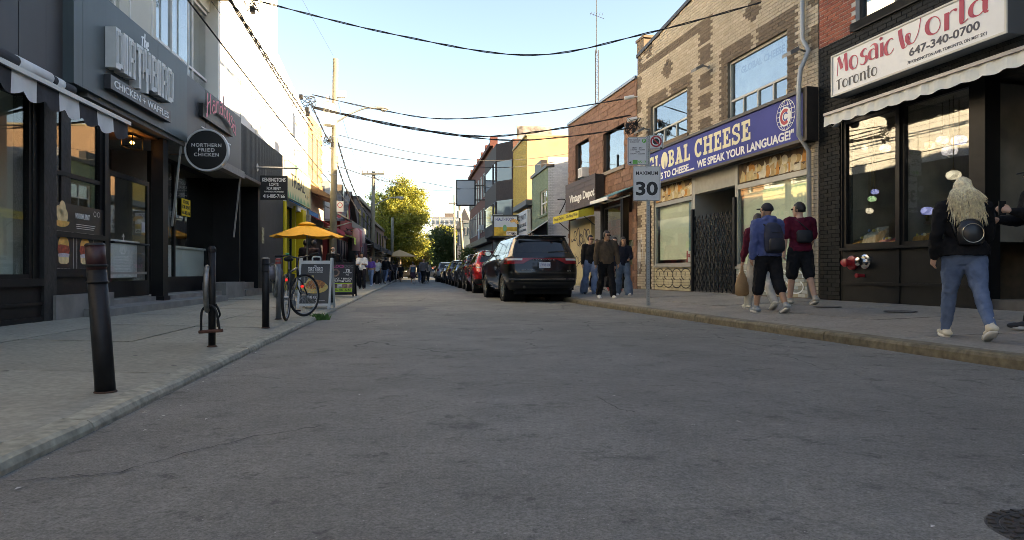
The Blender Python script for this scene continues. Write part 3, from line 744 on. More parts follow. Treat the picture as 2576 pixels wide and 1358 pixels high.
spray = mat('black_spray', (0.01, 0.012, 0.015), 0.6); sprayw = mat('white_spray', (0.7, 0.75, 0.75), 0.6); spray_y = mat('tan_panel', (0.42, 0.36, 0.2), 0.7, var=.1)
def graffiti(F, parent, u0, u1, z0, z1, w, m, seed, n=9, wd=0.03):
	rr = random.Random(seed); mb = MB(); M_ = F.M((u0+u1)/2, (z0+z1)/2, w); W, H = u1-u0, z1-z0
	for i in range(n):
		cx = -W/2+W*(i+.5)/n; ww = W/n
		q = smooth_pts([(cx+rr.uniform(-.5, .5)*ww, rr.uniform(-.42, .42)*H) for _ in range(rr.randint(3, 5))], 6)
		ribbon(mb, q, wd, 0.0006*i, M_)
		if rr.random() < .55: ribbon(mb, arc(cx, rr.uniform(-.2, .2)*H, ww*.45, H*rr.uniform(.18, .36), 0, 330, 16), wd, 0.0006*i+.0003, M_)
	return mb.build('graffiti', m, parent)
def throwup(F, parent, u0, u1, z0, z1, w, m, k, wd):       # rounded bubble letters
	mb = MB(); W = (u1-u0)/k
	for i in range(k):
		M_ = F.M(u1-(i+.5)*W, (z0+z1)/2, w); H = z1-z0
		ribbon(mb, arc(0, H*.2, W*.5, H*.28, -10, 250, 16), wd, 0.0005*i, M_); ribbon(mb, arc(0, -H*.2, W*.52, H*.27, 150, 410, 16), wd, 0.0005*i+.0002, M_)
		ribbon(mb, [(-W*.06, H*.12), (-W*.04, H*.3)], wd*1.3, 0.0005*i+.0003, M_)
	return mb.build('graffiti', m, parent)
throwup(FG, ch, 5.3, 7.5, 0.36, 0.93, -0.002, spray, 4, 0.028)
throwup(FG, ch, 0.5, 2.9, 0.36, 0.87, -0.002, sprayw, 5, 0.03)
rec = mat('recess_paint', (0.2, 0.19, 0.16), 0.7, var=0.15)
mb = MB(); FG.box(mb, 3.03, 5.16, 2.9, 3.42, -0.3, -0.03); mb.build('door_header', mat('header_panel', (0.33, 0.32, 0.27), .6, var=.08), ch)
for a_ in (3.0, 5.1): mb = MB(); FG.box(mb, a_, a_+.09, .28, 3.42, -1.3, -.02); mb.build('door_jamb', alu, ch)
mb = MB(); FG.box(mb, 3.09, 5.1, .2, .3, -1.4, -.02); mb.build('door_step', mat('step_stone', (.2, .19, .17), .8, var=.2), ch)
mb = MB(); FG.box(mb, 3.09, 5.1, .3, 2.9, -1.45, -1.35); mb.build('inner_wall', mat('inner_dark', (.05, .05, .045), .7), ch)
dr = MB(); FG.box(dr, 3.5, 4.6, .32, 2.45, -1.34, -1.27); dr = dr.build('door', mat('shop_door', (.08, .075, .06), .4), ch)
mb = MB(); FG.box(mb, 3.62, 4.48, 0.9, 2.3, -1.269, -1.262); mb.build('door_pane', G_SHOP, dr)
mb = MB(); FG.box(mb, 3.75, 4.4, 1.1, 1.8, -1.255, -1.25); mb.build('notice', mat('paper', (.6, .6, .54), .8), ch)
gt = FG.thing('scissor_gate', 'black folding scissor gate half closed across the cheese shop doorway', 'gate')
mb = MB(); n = 10; u0, u1 = 3.12, 5.1
for i in range(n):
	a = u0+(u1-u0)*i/n; b = u0+(u1-u0)*(i+1)/n
	for k in range(6):
		za, zb = .36+.32*k, .36+.32*(k+1)
		slope = .0
		mb.bar((0.02, a, za), (0.02, b, zb), .012, .026); mb.bar((0.032, a, zb), (0.032, b, za), .012, .026)
mb.build('lattice', BLACK, gt)
for i in range(n+1):
	a = u0+(u1-u0)*i/n; MB().bar((0.045, a, .3), (0.045, a, 2.32), .014).build('upright', BLACK, gt)
mb = MB(); FG.box(mb, 5.1, 5.2, .3, 2.5, -.02, .05); mb.build('post', BLACK, gt); mb = MB(); FG.box(mb, 3.02, 3.12, .3, 2.6, -.06, .04); mb.build('post', BLACK, gt)
# posters and the little flag inside the far window
mb = MB(); FG.box(mb, 5.32, 5.62, 1.15, 2.75, -0.12, -0.112); mb.build('window_poster', mat('poster_blue', (.1, .22, .28), .6, var=.6, scale=4), ch)
fl = FG.thing('paper_flag', 'small red and white maple leaf flag in the cheese shop window', 'flag', u=5.55, w=-.085, z=1.1)
mb = MB(); mb.box(0, 0.006, -.14, .14, 0, .3); mb.build('flag_field', whitel, fl)
mb = MB(); mb.box(-.002, .0, .07, .14, 0, .3); mb.box(-.002, 0, -.14, -.09, 0, .3); mb.build('flag_band', MATS['sign_red'], fl)
mb = MB(); lf = [(0, .1), (.02, .06), (.055, .07), (.04, .02), (.06, .0), (.015, -.03), (.01, -.06), (-.01, -.06), (-.015, -.03), (-.06, 0), (-.04, .02), (-.055, .07), (-.02, .06)]
mb.add([(-.003, p[0]-.01, .15+p[1]) for p in lf], [tuple(range(len(lf)))]); mb.build('maple_leaf', MATS['sign_red'], fl)
# iron side gate left of the shop
mb = MB()
for i in range(5): mb.bar((-.02, 7.87+.075*i, .3), (-.02, 7.87+.075*i, 2.3), .016)
for z in (.4, 1.3, 2.2): mb.bar((-.02, 7.86, z), (-.02, 8.18, z), .02)
sgt = mb.build('bar_gate', BLACK, ch)
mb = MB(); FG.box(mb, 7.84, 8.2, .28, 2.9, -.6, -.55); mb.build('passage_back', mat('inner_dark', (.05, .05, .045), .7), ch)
graffiti(FG, ch, 8.22, 8.85, 0.5, 2.2, 0.016, sprayw, 5, 4, 0.012)
# downpipe, floodlights, wall camera cluster
dp = FG.thing('downpipe', 'pale grey downpipe running down the edge of the cheese shop', 'pipe', u=0.2, w=0.09, z=0.3)
mb = MB(); mb.tube([(0, .2, 8.2), (0, .2, 5.2), (0, .0, 4.9), (-.2, -.02, 4.5), (-.24, -.03, 4.2), (-.24, -.03, 3.2), (-.02, -.03, 2.9), (0, -.03, 0)], .045, 10); mb.build('pipe', mat('grey_pipe', (.42, .42, .4), .5, .2), dp, smooth=True)
for z in (1.2, 2.4, 6, 7.4):
	mb = MB(); mb.torus((0, -.03 if z < 4 else .2, z), .05, .012); mb.build('pipe_clip', MATS['grey_pipe'], dp)
for px, py, lb in ((1757, 167, 'floodlight on the buff wall between the two cheese shop windows'), (1993, 126, 'floodlight on the buff wall beside the downpipe'), (1610, 325, 'floodlight low on the buff wall beside the cable cluster')):
	u, z = FG.u(px, .3), FG.z(px, py, .3); t = FG.thing('floodlight', lb, 'lamp', u=u, w=0.02, z=z, group='floodlights on the buff wall')
	fm = mat('lamp_grey', (.18, .18, .17), .5, .4)
	mb = MB(); mb.tube([(0, 0, 0), (-.15, 0, .03), (-.2, 0, 0)], .02, 8); mb.build('arm', fm, t); mb = MB(); mb.lathe([(.05, 0), (.05, .03)], 12, (0.0, 0, 0), 'x'); mb.build('wall_plate', fm, t)
	mb = MB(); mb.hexa([(-.2, -.12, -.03), (-.42, -.15, -.14), (-.42, .15, -.14), (-.2, .12, -.03), (-.2, -.1, .06), (-.42, -.13, -.07), (-.42, .13, -.07), (-.2, .1, .06)]); mb.build('hood', fm, t, fixn=True)

# ---------------------------------------------------------------- unseen neighbour block, added to shade the foreground
FQ = Face(9.0, -0.225, -1, -20.0)
nb_ = FQ.thing('shade_block', 'brick corner building next to the lamp shop, outside the picture', 'building')
mb = MB(); FQ.box(mb, 0, 22.5, 0, 7.0, -12, 0); mb.build('wall', mat('unseen_block_grey', (.2, .19, .175), .85, var=.2, scale=5), nb_)
for fl_ in range(2):
	for k_ in range(7): framed_window(FQ, nb_, 1+k_*3.0, 2.6+k_*3.0, 1.0+fl_*3.4, 3.0+fl_*3.4, .03, alu, mat('dark_pane', (.03, .035, .04), .1, spec=.8), .08, room=0)
# ---------------------------------------------------------------- lamp shop with the white sign
FM = Face(9.0, -0.225, -1, 4.0)
uM = lambda px, w=0: FM.u(px, w)
U1 = FM.u(2060)-0.01                     # party wall with the cheese shop
mo = FM.thing('lamp_shop_building', 'black painted brick lamp shop with red brick above and white sign', 'building')
blackb = piece_mat('black_painted_brick', [(0.014, 0.016, 0.016), (0.02, 0.022, 0.022), (0.012, 0.013, 0.013)], rough=.6, bump=0.4)
_pr(blackb).inputs['Specular IOR Level'].default_value = .12
redb = piece_mat('red_brick', [(0.30, 0.075, 0.04), (0.36, 0.1, 0.055), (0.26, 0.065, 0.04), (.33, .085, .05)], bump=0.35)
wmort = mat('white_mortar', (0.5, 0.46, 0.42), .9)
ua, ub, uc, ud = uM(2113), uM(2258), uM(2440), uM(2462)
UW = uM(2152)
topM = 13.0
SH = (-1.0, ua, 0.0, 3.72)
UPW = [(UW-1.7, UW, 5.32, 6.9), (UW-4.3, UW-2.6, 5.32, 6.9), (UW-1.7, UW, 8.2, 9.8), (UW-4.3, UW-2.6, 8.2, 9.8)]
plain_wall(FM, mo, -1.0, U1, 0.0, 5.16, [SH], mat('black_mortar', (.006, .006, .006), .95, spec=.1), -0.25, 0.0)
plain_wall(FM, mo, -1.0, U1, 5.16, topM, UPW, wmort, -0.25, 0.0, 'upper_wall')
bricks(FM, mo, -1.0, U1, 0.3, 5.16, 0.0, 0.215, 0.078, 0.011, {0: blackb}, [SH], None, 300, near=(ua, U1, 0.3, 5.2, 2), proud=.008)
bricks(FM, mo, -1.0, U1, 5.17, topM, 0.0, 0.215, 0.078, 0.013, {0: redb}, UPW, None, 300, near=(UW-2, U1, 5, 8, 5.2), proud=.008)
side_block(FM, mo, -1.0, U1, topM-.1, 6, mortar, w0=-1.7)
mb = MB(); FM.box(mb, -1, U1, 3.72, topM-.1, -1.7, -.65); mb.build('upper_floor_body', mortar, mo)
mb = MB(); FM.box(mb, -1.0, U1, topM, topM+.12, -.4, .08); mb.build('parapet_cap', dark_metal, mo)
for a, b, c, d in UPW:
	framed_window(FM, mo, a, b, c, d, -0.12, mat('black_frame', (.02, .02, .022), .4), G_UP, .07, [a+(b-a)*.5], [], roomm=mat('curtain_room', (.35, .34, .3), .9))
	mb = MB(); FM.box(mb, a-.1, b+.1, c-.14, c, -.12, .05); mb.build('sill', blackb, mo)
	for kx in (0, 1):
		mb = MB(); nn = 14; w0 = a+.1+kx*((b-a)/2); wd = (b-a)/2-.2
		for i in range(nn): mb.quad((0.2+.02*(i % 2), w0+wd*i/nn, c), (.2+.02*((i+1) % 2), w0+wd*(i+1)/nn, c), (.2+.02*((i+1) % 2), w0+wd*(i+1)/nn, d), (.2+.02*(i % 2), w0+wd*i/nn, d))
		if kx == 0 or c < 6: mb.build('curtain', mat('curtain_cloth', (.55, .54, .48), .9), mo)
mb = MB(); FM.box(mb, -1, UW+.02, 5.16, 5.31, 0.0, .05); mb.build('string_course', BLACK, mo)
# sign
sm = FM.thing('shop_sign', 'white sign box with red hand lettered name above the lamp shop', 'sign')
s0, s1 = uM(2535, .3), uM(2092, .3); z0, z1 = 4.02, 4.78
z0, z1 = FM.z(2092, 246, .3), FM.z(2092, 142, .3)
mb = MB(); FM.box(mb, s0, s1, z0, z1, .03, .3); mb.build('sign_body', mat('sign_side', (.1, .1, .1), .5), sm)
mb = MB(); FM.box(mb, s0+.03, s1-.03, z0+.03, z1-.03, .3, .306); mb.build('sign_face', mat('sign_panel', (.72, .72, .7), .35, var=.02), sm)
mb = MB()
FM.box(mb, s0, s0+.03, z0, z1, .3, .325); FM.box(mb, s1-.03, s1, z0, z1, .3, .325); FM.box(mb, s0+.03, s1-.03, z0, z0+.03, .3, .323); FM.box(mb, s0+.03, s1-.03, z1-.03, z1, .3, .323); mb.build('sign_frame', mat('sign_trim', (.55, .52, .45), .4), sm)
W_ = s1-s0; H_ = z1-z0
crim = mat('crimson_letter', (.5, .015, .06), .5); slate = mat('slate_letter', (.04, .035, .035), .5)
mb = MB(); Mz = FM.M(s1-.13, z0+H_*.5, .306)
adv = pen_text(mb, 'Mosaic', 0, 0, .235, Mz, .016, .078, arcf=lambda x: .02*math.sin(x*9), wscale=1.08)
mb.build('lettering', crim, sm); mb = MB(); adv2 = pen_text(mb, 'World', adv+.1, -.0, .26, Mz, .016, .085, arcf=lambda x: .02*math.sin(x*7), wscale=1.3)
mb.build('lettering', crim, sm)
mb = MB(); Mz = FM.M(s1-.13, z0+H_*.14, .306); pen_text(mb, 'Toronto', 0, 0, .14, Mz, .014, .042, wscale=1.15); mb.build('lettering', slate, sm)
navy = mat('navy_letter', (.02, .025, .05), .5)
uc_ = s0+.28*W_
text('647-340-0700', W_*.36, .13, navy, sm, FM.M(s0+.3*W_, z0+H_*.34, .306), bold=.02)
text('78 KENSINGTON AVE, TORONTO, ON M5T 2K1', W_*.4, .055, navy, sm, FM.M(s0+.29*W_, z0+H_*.13, .306), bold=.008)
# cream awning, wound in, with a scalloped valance
aw = FM.thing('rolled_awning', 'cream scalloped awning wound in above the lamp shop windows', 'awning')
canvas = mat('cream_canvas', (.82, .8, .7), .85, var=.05, scale=3); aw1 = uM(2082, .5); aw0 = -1.0
zt = FM.z(2085, 283, .5)
mb = MB(); mb.tube([(-.3, aw0, zt+.02), (-.3, aw1, zt+.02)], .06, 12); mb.build('roller', white_m, aw, smooth=True)
mb = MB(); mb.hexa([(-.05, aw0, zt+.1), (-.05, aw1, zt+.1), (-.55, aw1, zt-.04), (-.55, aw0, zt-.04), (-.05, aw0, zt+.115), (-.05, aw1, zt+.115), (-.55, aw1, zt-.025), (-.55, aw0, zt-.025)]); mb.build('canvas', canvas, aw, fixn=True)
mb = MB(); mb.box(-.6, -.55, aw0, aw1, zt-.07, zt-.02); mb.build('front_bar', mat('bar_grey', (.2, .2, .21), .4, .5), aw)
mb = MB(); n = 160; L_ = aw1-aw0
for i in range(n):
	a, b = aw0+L_*i/n, aw0+L_*(i+1)/n
	sc = lambda u: zt-.23-.035*abs(math.sin((u-aw0)*math.pi/.34)); wv = lambda u: -.565+.012*math.sin(u*23)
	mb.quad((wv(a), a, zt-.05), (wv(b), b, zt-.05), (wv(b)-.01, b, sc(b)), (wv(a)-.01, a, sc(a)))
mb.build('valance', canvas, aw, smooth=True)
# shop windows
FRM = mat('shopfront_black', (.008, .008, .0085), .45, var=.2, spec=.25)
zs, zt2 = 1.26, 3.62
stallm = mat('stall_black', (.008, .0085, .0085), .5, var=.3, scale=4, dirt=.3, dirtcol=(.016, .016, .014), spec=.25)
room = mat('lamp_shop_room', (.2, .19, .16), .9, var=.3, scale=2)
framed_window(FM, mo, ub+.03, ua-.03, zs, zt2, -.08, FRM, G_SHOP, .07, room=2.2, roomm=room, name='shop_window')
framed_window(FM, mo, uc, ub-.03, zs, zt2, -.08, FRM, G_SHOP, .06, room=2.2, roomm=room, name='shop_window')
mb = MB(); FM.box(mb, ub-.03, ub+.03, .3, zt2+.1, -.2, .0); FM.box(mb, ua-.03, ua, .3, 3.72, -.25, -.01); FM.box(mb, uc-.26, uc, .25, 3.72, -.25, .02); mb.build('shopfront_post', FRM, mo)
mb = MB(); FM.box(mb, uc, ua-.03, zt2, 3.72, -.25, -.01); mb.build('shopfront_head', FRM, mo)
mb = MB(); FM.box(mb, uc, ub-.03, .22, zs, -.25, -.02); FM.box(mb, ub+.03, ua-.03, .22, zs, -.25, -.02); mb.build('stall_board', stallm, mo)
mb = MB(); FM.box(mb, uc+.02, ua-.05, .58, .63, -.02, .012); FM.box(mb, uc, ua-.03, zs-.05, zs, -.02, .05); mb.build('moulding', FRM, mo)
# recessed doorway at the right
mb = MB(); FM.box(mb, -1, uc-.26, .22, 3.72, -1.5, -1.4); mb.build('door_recess', stallm, mo)
framed_window(FM, mo, uc-1.35, uc-.28, .45, 3.3, -1.2, FRM, G_SHOP, .09, bars_z=[2.5], room=1.8, roomm=room, name='door')
mb = MB(); FM.box(mb, -1, uc-.26, .1, .42, -1.4, -.1); mb.build('door_step', mat('dark_stone', (.1, .095, .09), .8, var=.2), mo)
mb = MB(); FM.box(mb, uc-.95, uc-.5, 1.9, 2.3, -1.13, -1.125); mb.build('notice', mat('yellow_paper', (.55, .53, .35), .8), mo)
mb = MB(); mb.tube([(1.08, uc-.35, 1.2), (1.08, uc-.35, 3.0)], .02, 10); mb.build('door_handle', mat('brushed_steel', (.5, .5, .5), .3, .9), mo)
# wall camera
wc = FM.thing('dome_camera', 'white dome security camera under the left end of the cream awning', 'camera', u=uM(2092, .2), w=.02, z=FM.z(2092, 303, .2))
mb = MB(); mb.lathe([(.0, -.12), (.06, -.11), (.085, -.06), (.09, 0), (.06, .05), (.03, .07)], 16, (-.1, 0, 0)); mb.build('camera_body', white_m, wc, smooth=True)
mb = MB(); mb.ball((-.15, 0, -.06), .045); mb.build('lens', mat('lens_black', (.01, .01, .01), .1), wc, smooth=True); mb = MB(); mb.tube([(0, 0, .02), (-.1, 0, .03)], .03, 8); mb.build('arm', white_m, wc)
# fire connections in the stall board
redp = mat('fire_red', (.35, .02, .025), .35, coat=.3); chrome = mat('chrome', (.6, .6, .6), .15, 1.0)
for px, py, m_, lb, nm in ((2143, 661, redp, 'red fire department hose connection on the black lamp shop wall', 'fire_connection'), (2177, 658, chrome, 'chrome capped standpipe outlet next to the red hose connection', 'standpipe_outlet')):
	u, z = uM(px), FM.z(px, py); t = FM.thing(nm, lb, 'hydrant', u=u, w=0.0, z=z)
	mb = MB(); mb.lathe([(.13, 0.02), (.13, -.02), (.1, -.035), (.05, -.04)], 24, (0, 0, 0), 'x'); mb.build('plate', m_, t, smooth=False)
	mb = MB(); mb.lathe([(.06, -.03), (.06, -.11), (.075, -.115), (.075, -.15), (.03, -.16)], 20, (0, .02, 0), 'x'); mb.build('outlet', m_, t)
	if m_ is redp:
		mb = MB(); mb.lathe([(.035, -.02), (.035, -.13), (.05, -.135), (.05, -.16)], 14, (0.03, .1, .01), 'x'); mb.build('outlet', m_, t)
mb = MB(); u, z = uM(2170), FM.z(2170, 693); t = FM.thing('drain_outlet', 'small red capped drain pipe below the standpipe outlet', 'pipe', u=u, w=0, z=z)
mb.lathe([(.03, .02), (.03, -.1), (.04, -.1), (.04, -.14)], 12, (0, 0, 0), 'x'); mb.build('pipe', redp, t)
# hanging mosaic lamps in the windows and goods on the ledge
LAMPC = [((.05, .15, .8), 'blue'), ((.5, .55, .75), 'pale'), ((.75, .3, .1), 'orange'), ((.1, .5, .2), 'green'), ((.7, .7, .6), 'white'), ((.15, .3, .9), 'sky blue')]
def mosaic_lamp(px, py, w, r, ci, lb, emit=.6, hang=True):
	u, z = uM(px, w), FM.z(px, py, w); c, nm = LAMPC[ci]
	t = FM.thing('mosaic_lamp', lb, 'lamp', u=u, w=w, z=z, group='mosaic lamps in the lamp shop')
	m_ = bpy.data.materials.get('mosaic_'+nm)
	if not m_:
		m_ = bpy.data.materials.new('mosaic_'+nm); m_.use_nodes = True; nt = m_.node_tree; b = _pr(m_)
		tc = nt.nodes.new('ShaderNodeTexCoord'); vo = nt.nodes.new('ShaderNodeTexVoronoi'); vo.inputs['Scale'].default_value = 26; nt.links.new(tc.outputs['Object'], vo.inputs['Vector'])
		cr = nt.nodes.new('ShaderNodeValToRGB'); nt.links.new(vo.outputs['Color'], cr.inputs[0]); cr.color_ramp.elements[0].color = (*[x*.25 for x in c], 1); cr.color_ramp.elements[1].color = (*[min(1, x*.7+.3) for x in c], 1)
		nt.links.new(cr.outputs[0], b.inputs['Base Color']); nt.links.new(cr.outputs[0], b.inputs['Emission Color']); b.inputs['Emission Strength'].default_value = .13; b.inputs['Roughness'].default_value = .2; m_.cycles.emission_sampling = 'NONE'
	mb = MB(); mb.lathe([(r*.35, -r*.7), (r*.8, -r*.55), (r, -.1*r), (r*.9, r*.35), (r*.5, r*.6)], 16, (0, 0, 0)); mb.build('glass_shade', m_, t, smooth=True)
	br = mat('lamp_brass', (.12, .09, .05), .35, .8)
	if hang: mb = MB(); mb.lathe([(r*.5, r*.6), (r*.3, r*.8), (.012, r), (.008, 3.6-z)], 10); mb.build('cap', br, t); mb = MB(); mb.lathe([(.02, -r*.95), (r*.35, -r*.7)], 10); mb.build('finial', br, t)
	else: mb = MB(); mb.lathe([(r*.7, -r*2.2), (r*.6, -r*2.1), (.02, -r*1.7), (.03, -r), (r*.35, -r*.7)], 12); mb.build('stand', br, t)
	return t
for i, (px, py, w, r, ci, lb) in enumerate([
	(2172, 372, -.5, .07, 4, 'small white lamp glowing left in the first lamp shop window'), (2226, 372, -.5, .1, 1, 'pale lamp beside the mullion of the lamp shop window'),
	(2290, 368, -.6, .12, 2, 'orange drum lamp left in the second window'), (2332, 366, -.6, .12, 2, 'orange bell lamp second in the top row'), (2370, 352, -.6, .1, 4, 'white glass lamp third in the top row'),
	(2388, 378, -.5, .12, 1, 'pale blue patterned lamp above the blonde woman'), (2412, 352, -.7, .12, 5, 'sky blue lamp at the end of the top row'), (2398, 440, -.4, .11, 4, 'white zigzag lamp right above the blonde head'),
	(2200, 482, -.4, .07, 0, 'dark blue globe lamp halfway down the first window'), (2193, 500, -.4, .075, 3, 'green lamp hanging under the dark blue globe'), (2185, 530, -.6, .08, 4, 'dim white lamp low in the first window'),
	(2296, 525, -.4, .09, 2, 'orange and white lamp on the ledge of the second window'), (2332, 530, -.4, .1, 0, 'blue lamp on the ledge of the second window'), (2372, 525, -.4, .08, 3, 'green lamp on the ledge nearest the blonde woman'),
	(2470, 352, -1.5, .13, 0, 'bright blue lamp in the doorway'), (2488, 378, -1.6, .13, 1, 'white and blue lamp in the doorway')]):
	mosaic_lamp(px, py, w, r, ci, lb, hang=not (521 < py < 535 and px > 2280))
for a_, b_, c_, d_, m_ in ((2145, 2190, 545, 465, mat('ochre_hanging', (.45, .42, .12), .8, var=.4, scale=6)), (2215, 2246, 530, 440, mat('grey_hanging', (.35, .35, .33), .8, var=.3, scale=6)), (2290, 2345, 500, 400, mat('dark_hanging', (.08, .07, .07), .8, var=.4, scale=6))):
	mb = MB(); FM.box(mb, uM(b_, -1.2), uM(a_, -1.2), FM.z(a_, c_, -1.2), FM.z(a_, d_, -1.2), -1.22, -1.2); mb.build('wall_hanging', m_, mo)
goods = [('display_tray', 'open black tray of trinkets on the lamp shop ledge', 2140, 2190, .05, .16, (.03, .03, .03)), ('display_tray', 'grey lidded jewellery tray leaning in the lamp shop window', 2178, 2212, .03, .32, (.3, .3, .28)), ('cushion', 'pink cushion on the lamp shop ledge', 2218, 2240, .05, .1, (.45, .15, .2)), ('cushion', 'turquoise cushion at the left of the ledge', 2128, 2148, .05, .08, (.15, .3, .32)), ('cup_tray', 'gold and white tea cups on an orange tray behind the glass', 2272, 2330, .05, .14, (.5, .25, .08))]
for nm, lb, p0, p1, d0, hh, c in goods:
	a, b = uM(p1, -.35), uM(p0, -.35); t = FM.thing(nm, lb, nm.split('_')[-1], u=(a+b)/2, w=-.4, z=zs+.07); L_ = b-a; m_ = mat(nm+str(c), c, .5, var=.3, scale=20)
	mb = MB(); mb.hexa([(-.15, -L_/2, 0), (.15, -L_/2, .0), (.15, L_/2, 0), (-.15, L_/2, 0), (-.12, -L_/2+.02, hh*.5), (.18, -L_/2+.02, hh), (.18, L_/2-.02, hh), (-.12, L_/2-.02, hh*.5)]); mb.build('body', m_, t, bevel=.02, fixn=True)
	for k in range(6):
		mb = MB(); mb.ball((-.05+.05*(k % 2), -L_/2+L_*(k+.5)/6, hh*.75), .028, n=8, m=5); mb.build('trinket', mat('trinket%d' % (k % 3), [(.6, .55, .4), (.1, .2, .4), (.5, .4, .1)][k % 3], .3), t, smooth=True)
# dark block added behind the viewer so the car reflects less open sky
bk_ = thing('reflection_block', 'brick terrace closing the street behind the viewer', 'building', (0, -48, 0))
mb = MB(); mb.box(-30, 30, -8, 0, 0, 8.5); mb.build('wall', mat('reflection_block_dark', (.07, .05, .04), .9, var=.3), bk_)
for k_ in range(14): mb = MB(); mb.box(-28+k_*4, -26.4+k_*4, 0, .05, 4.6, 6.6); mb.build('window', MATS['dark_pane'], bk_)
lf_ = thing('unseen_side_block', 'brick shop next to the clad shop, outside the picture', 'building', (facL(-9.5), -9.5, 0), math.atan(.115))  # unseen block, added to close off open sky in the reflections
mb = MB(); mb.box(-9, 0, -14, 12.6, 0, 7); mb.build('wall', MATS['unseen_block_grey'], lf_)
# ================================================================ left side of the street
FL = Face(-5.4, -0.115, 1, 8.0)
uL = FL.u
def lz(px, py, w=0): return FL.z(px, py, w)
charcoal = mat('charcoal_cladding', (.05, .05, .053), .55, var=.12, scale=1.5, streak=.3, dirtcol=(.04, .04, .042))
teal = mat('teal_grey_metal', (.06, .085, .09), .45, .0, var=.1, scale=1.2, streak=.35, dirtcol=(.04, .05, .055))
ggrey = mat('graphite_metal', (.062, .066, .07), .45, .1, var=.1, scale=1.5)
corr = mat('corrugated_dark', (.04, .043, .046), .5, .1, var=.15)
stucco = mat('white_stucco', (.76, .74, .68), .85, var=.03, scale=2, bump=.1, bscale=60)
rough_black = mat('rough_black_pillar', (.014, .014, .014), .6, var=.4, scale=6, bump=.9, bscale=14)
conc_step = mat('step_concrete', (.21, .2, .18), .9, var=.2, scale=3, dirt=.5, dirtcol=(.1, .095, .085), bump=.3, bscale=30)
woodw = mat('brown_wood_lining', (.16, .085, .035), .55, var=.25, scale=2)
inner = mat('inner_dark', (.05, .05, .045), .7)

# ---------------------------------------------------------------- clothing shop at the left edge
UA = 1.40                                  # end of the clad shop (black pillar follows)
ba = FL.thing('clad_shop_building', 'charcoal clad shop at the left edge with striped awning', 'building')
for i in range(9):                          # cladding sheets, one by one
	a = UA+.55-(i+1)*.62; mb = MB(); FL.box(mb, a+.006, a+.614, 3.3, 9.6, -.2, .1+.004*(i % 2)); mb.build('cladding_sheet', charcoal, ba)
mb = MB(); FL.box(mb, -4.5, UA+.6, 3.3, 9.5, -10, -.21); mb.build('building_body', ggrey, ba)
mb = MB(); FL.box(mb, UA+.56, UA+.82, 0.1, 9.5, -.35, -.02); mb.build('black_pillar', rough_black, ba)
zs = .72
framed_window(FL, ba, -3.6, uL(82), zs, 3.3, -.05, BLACK, G_SHOP, .06, room=1.0, roomm=mat('clothes_shop_room', (.62, .64, .6), .9, var=.1, scale=1), name='shop_window', bars_u=[-1.2])
mb = MB(); FL.box(mb, -4.5, uL(135), 0, zs-.1, -.25, .02); mb.build('stall_board', BLACK, ba)
mb = MB(); FL.box(mb, -4.5, uL(96), zs-.1, zs, -.25, .08); FL.box(mb, -4.5, uL(128), .12, .2, .02, .05); FL.box(mb, -4.5, uL(118), .36, .4, .02, .045); mb.build('moulding', BLACK, ba)
mb = MB(); FL.box(mb, uL(82), uL(99), zs-.1, 3.3, -.25, .0); mb.build('shopfront_post', BLACK, ba)
mb = MB(); FL.box(mb, uL(99)+.005, uL(131), .1, 3.3, -.25, .06); mb.build('rough_pillar', rough_black, ba)
mb = MB(); FL.box(mb, -4.5, UA+.5, 3.18, 3.3, -.25, .08); mb.build('shopfront_head', BLACK, ba)
# mannequin torso in a white top just behind the glass
mn = FL.thing('dress_form', 'white draped dress form standing in the leftmost shop window', 'mannequin', u=uL(22, -.6), w=-.6, z=.75)
mb = MB(); mb.lathe([(.05, 1.1), (.16, 1.12), (.19, 1.3), (.15, 1.55), (.2, 1.75), (.19, 1.9), (.08, 1.98), (.05, 2.1)], 18); mb.build('torso', mat('white_cloth', (.7, .72, .7), .9, var=.1, bump=.5, bscale=9), mn, smooth=True)
mb = MB(); mb.tube([(0, 0, 0), (0, 0, 1.12)], .02, 8); mb.lathe([(.16, 0), (.16, .02)], 16); mb.build('stand', chrome, mn)
mr = FL.thing('leaning_mirror', 'tall mirror leaning inside the leftmost shop window', 'mirror', u=uL(60, -.7), w=-.7, z=.75)
mb = MB(); mb.bar((0, 0, 0), (-.25, .05, 1.7), .5, .03, up=(1, 0, 0)); mb.build('mirror_glass', mat('mirror', (.5, .52, .52), .05, 1), mr)
# striped scalloped awning
aw = FL.thing('striped_awning', 'black and white striped scalloped awning over the leftmost shop', 'awning')
aw1 = uL(321, .93); zf = 3.0
zf = zz(312, FL.Y(321, .93))
bw_b = mat('awning_black', (.035, .035, .038), .85, var=.2); bw_w = mat('awning_white', (.66, .68, .66), .85, var=.05)
sw = .46; k = 0; u = aw1
while u > -3.4:
	a = u-sw; m_ = bw_b if k % 2 == 0 else bw_w
	mb = MB(); n = 10
	for i in range(n):
		p, q = a+sw*i/n, a+sw*(i+1)/n; s = lambda t: zf-.2-.07*abs(math.sin((t-aw1)*math.pi/.42+.4)); wv = lambda t: .93+.015*math.sin(t*15)
		mb.quad((.93, p, zf-.01), (.93, q, zf-.01), (wv(q), q, s(q)), (wv(p), p, s(p)))
	mb.build('valance_stripe', m_, aw, smooth=True)
	mb = MB(); mb.hexa([(.22, a, zf+.3), (.93, a, zf), (.93, u, zf), (.22, u, zf+.3), (.22, a, zf+.312), (.93, a, zf+.012), (.93, u, zf+.012), (.22, u, zf+.312)]); mb.build('canvas_stripe', m_, aw, fixn=True)
	u = a; k += 1
mb = MB(); FL.box(mb, -3.4, aw1+.02, zf-.02, zf+.035, .93, .97); mb.build('front_bar', mat('bar_light', (.45, .45, .43), .4, .6), aw)
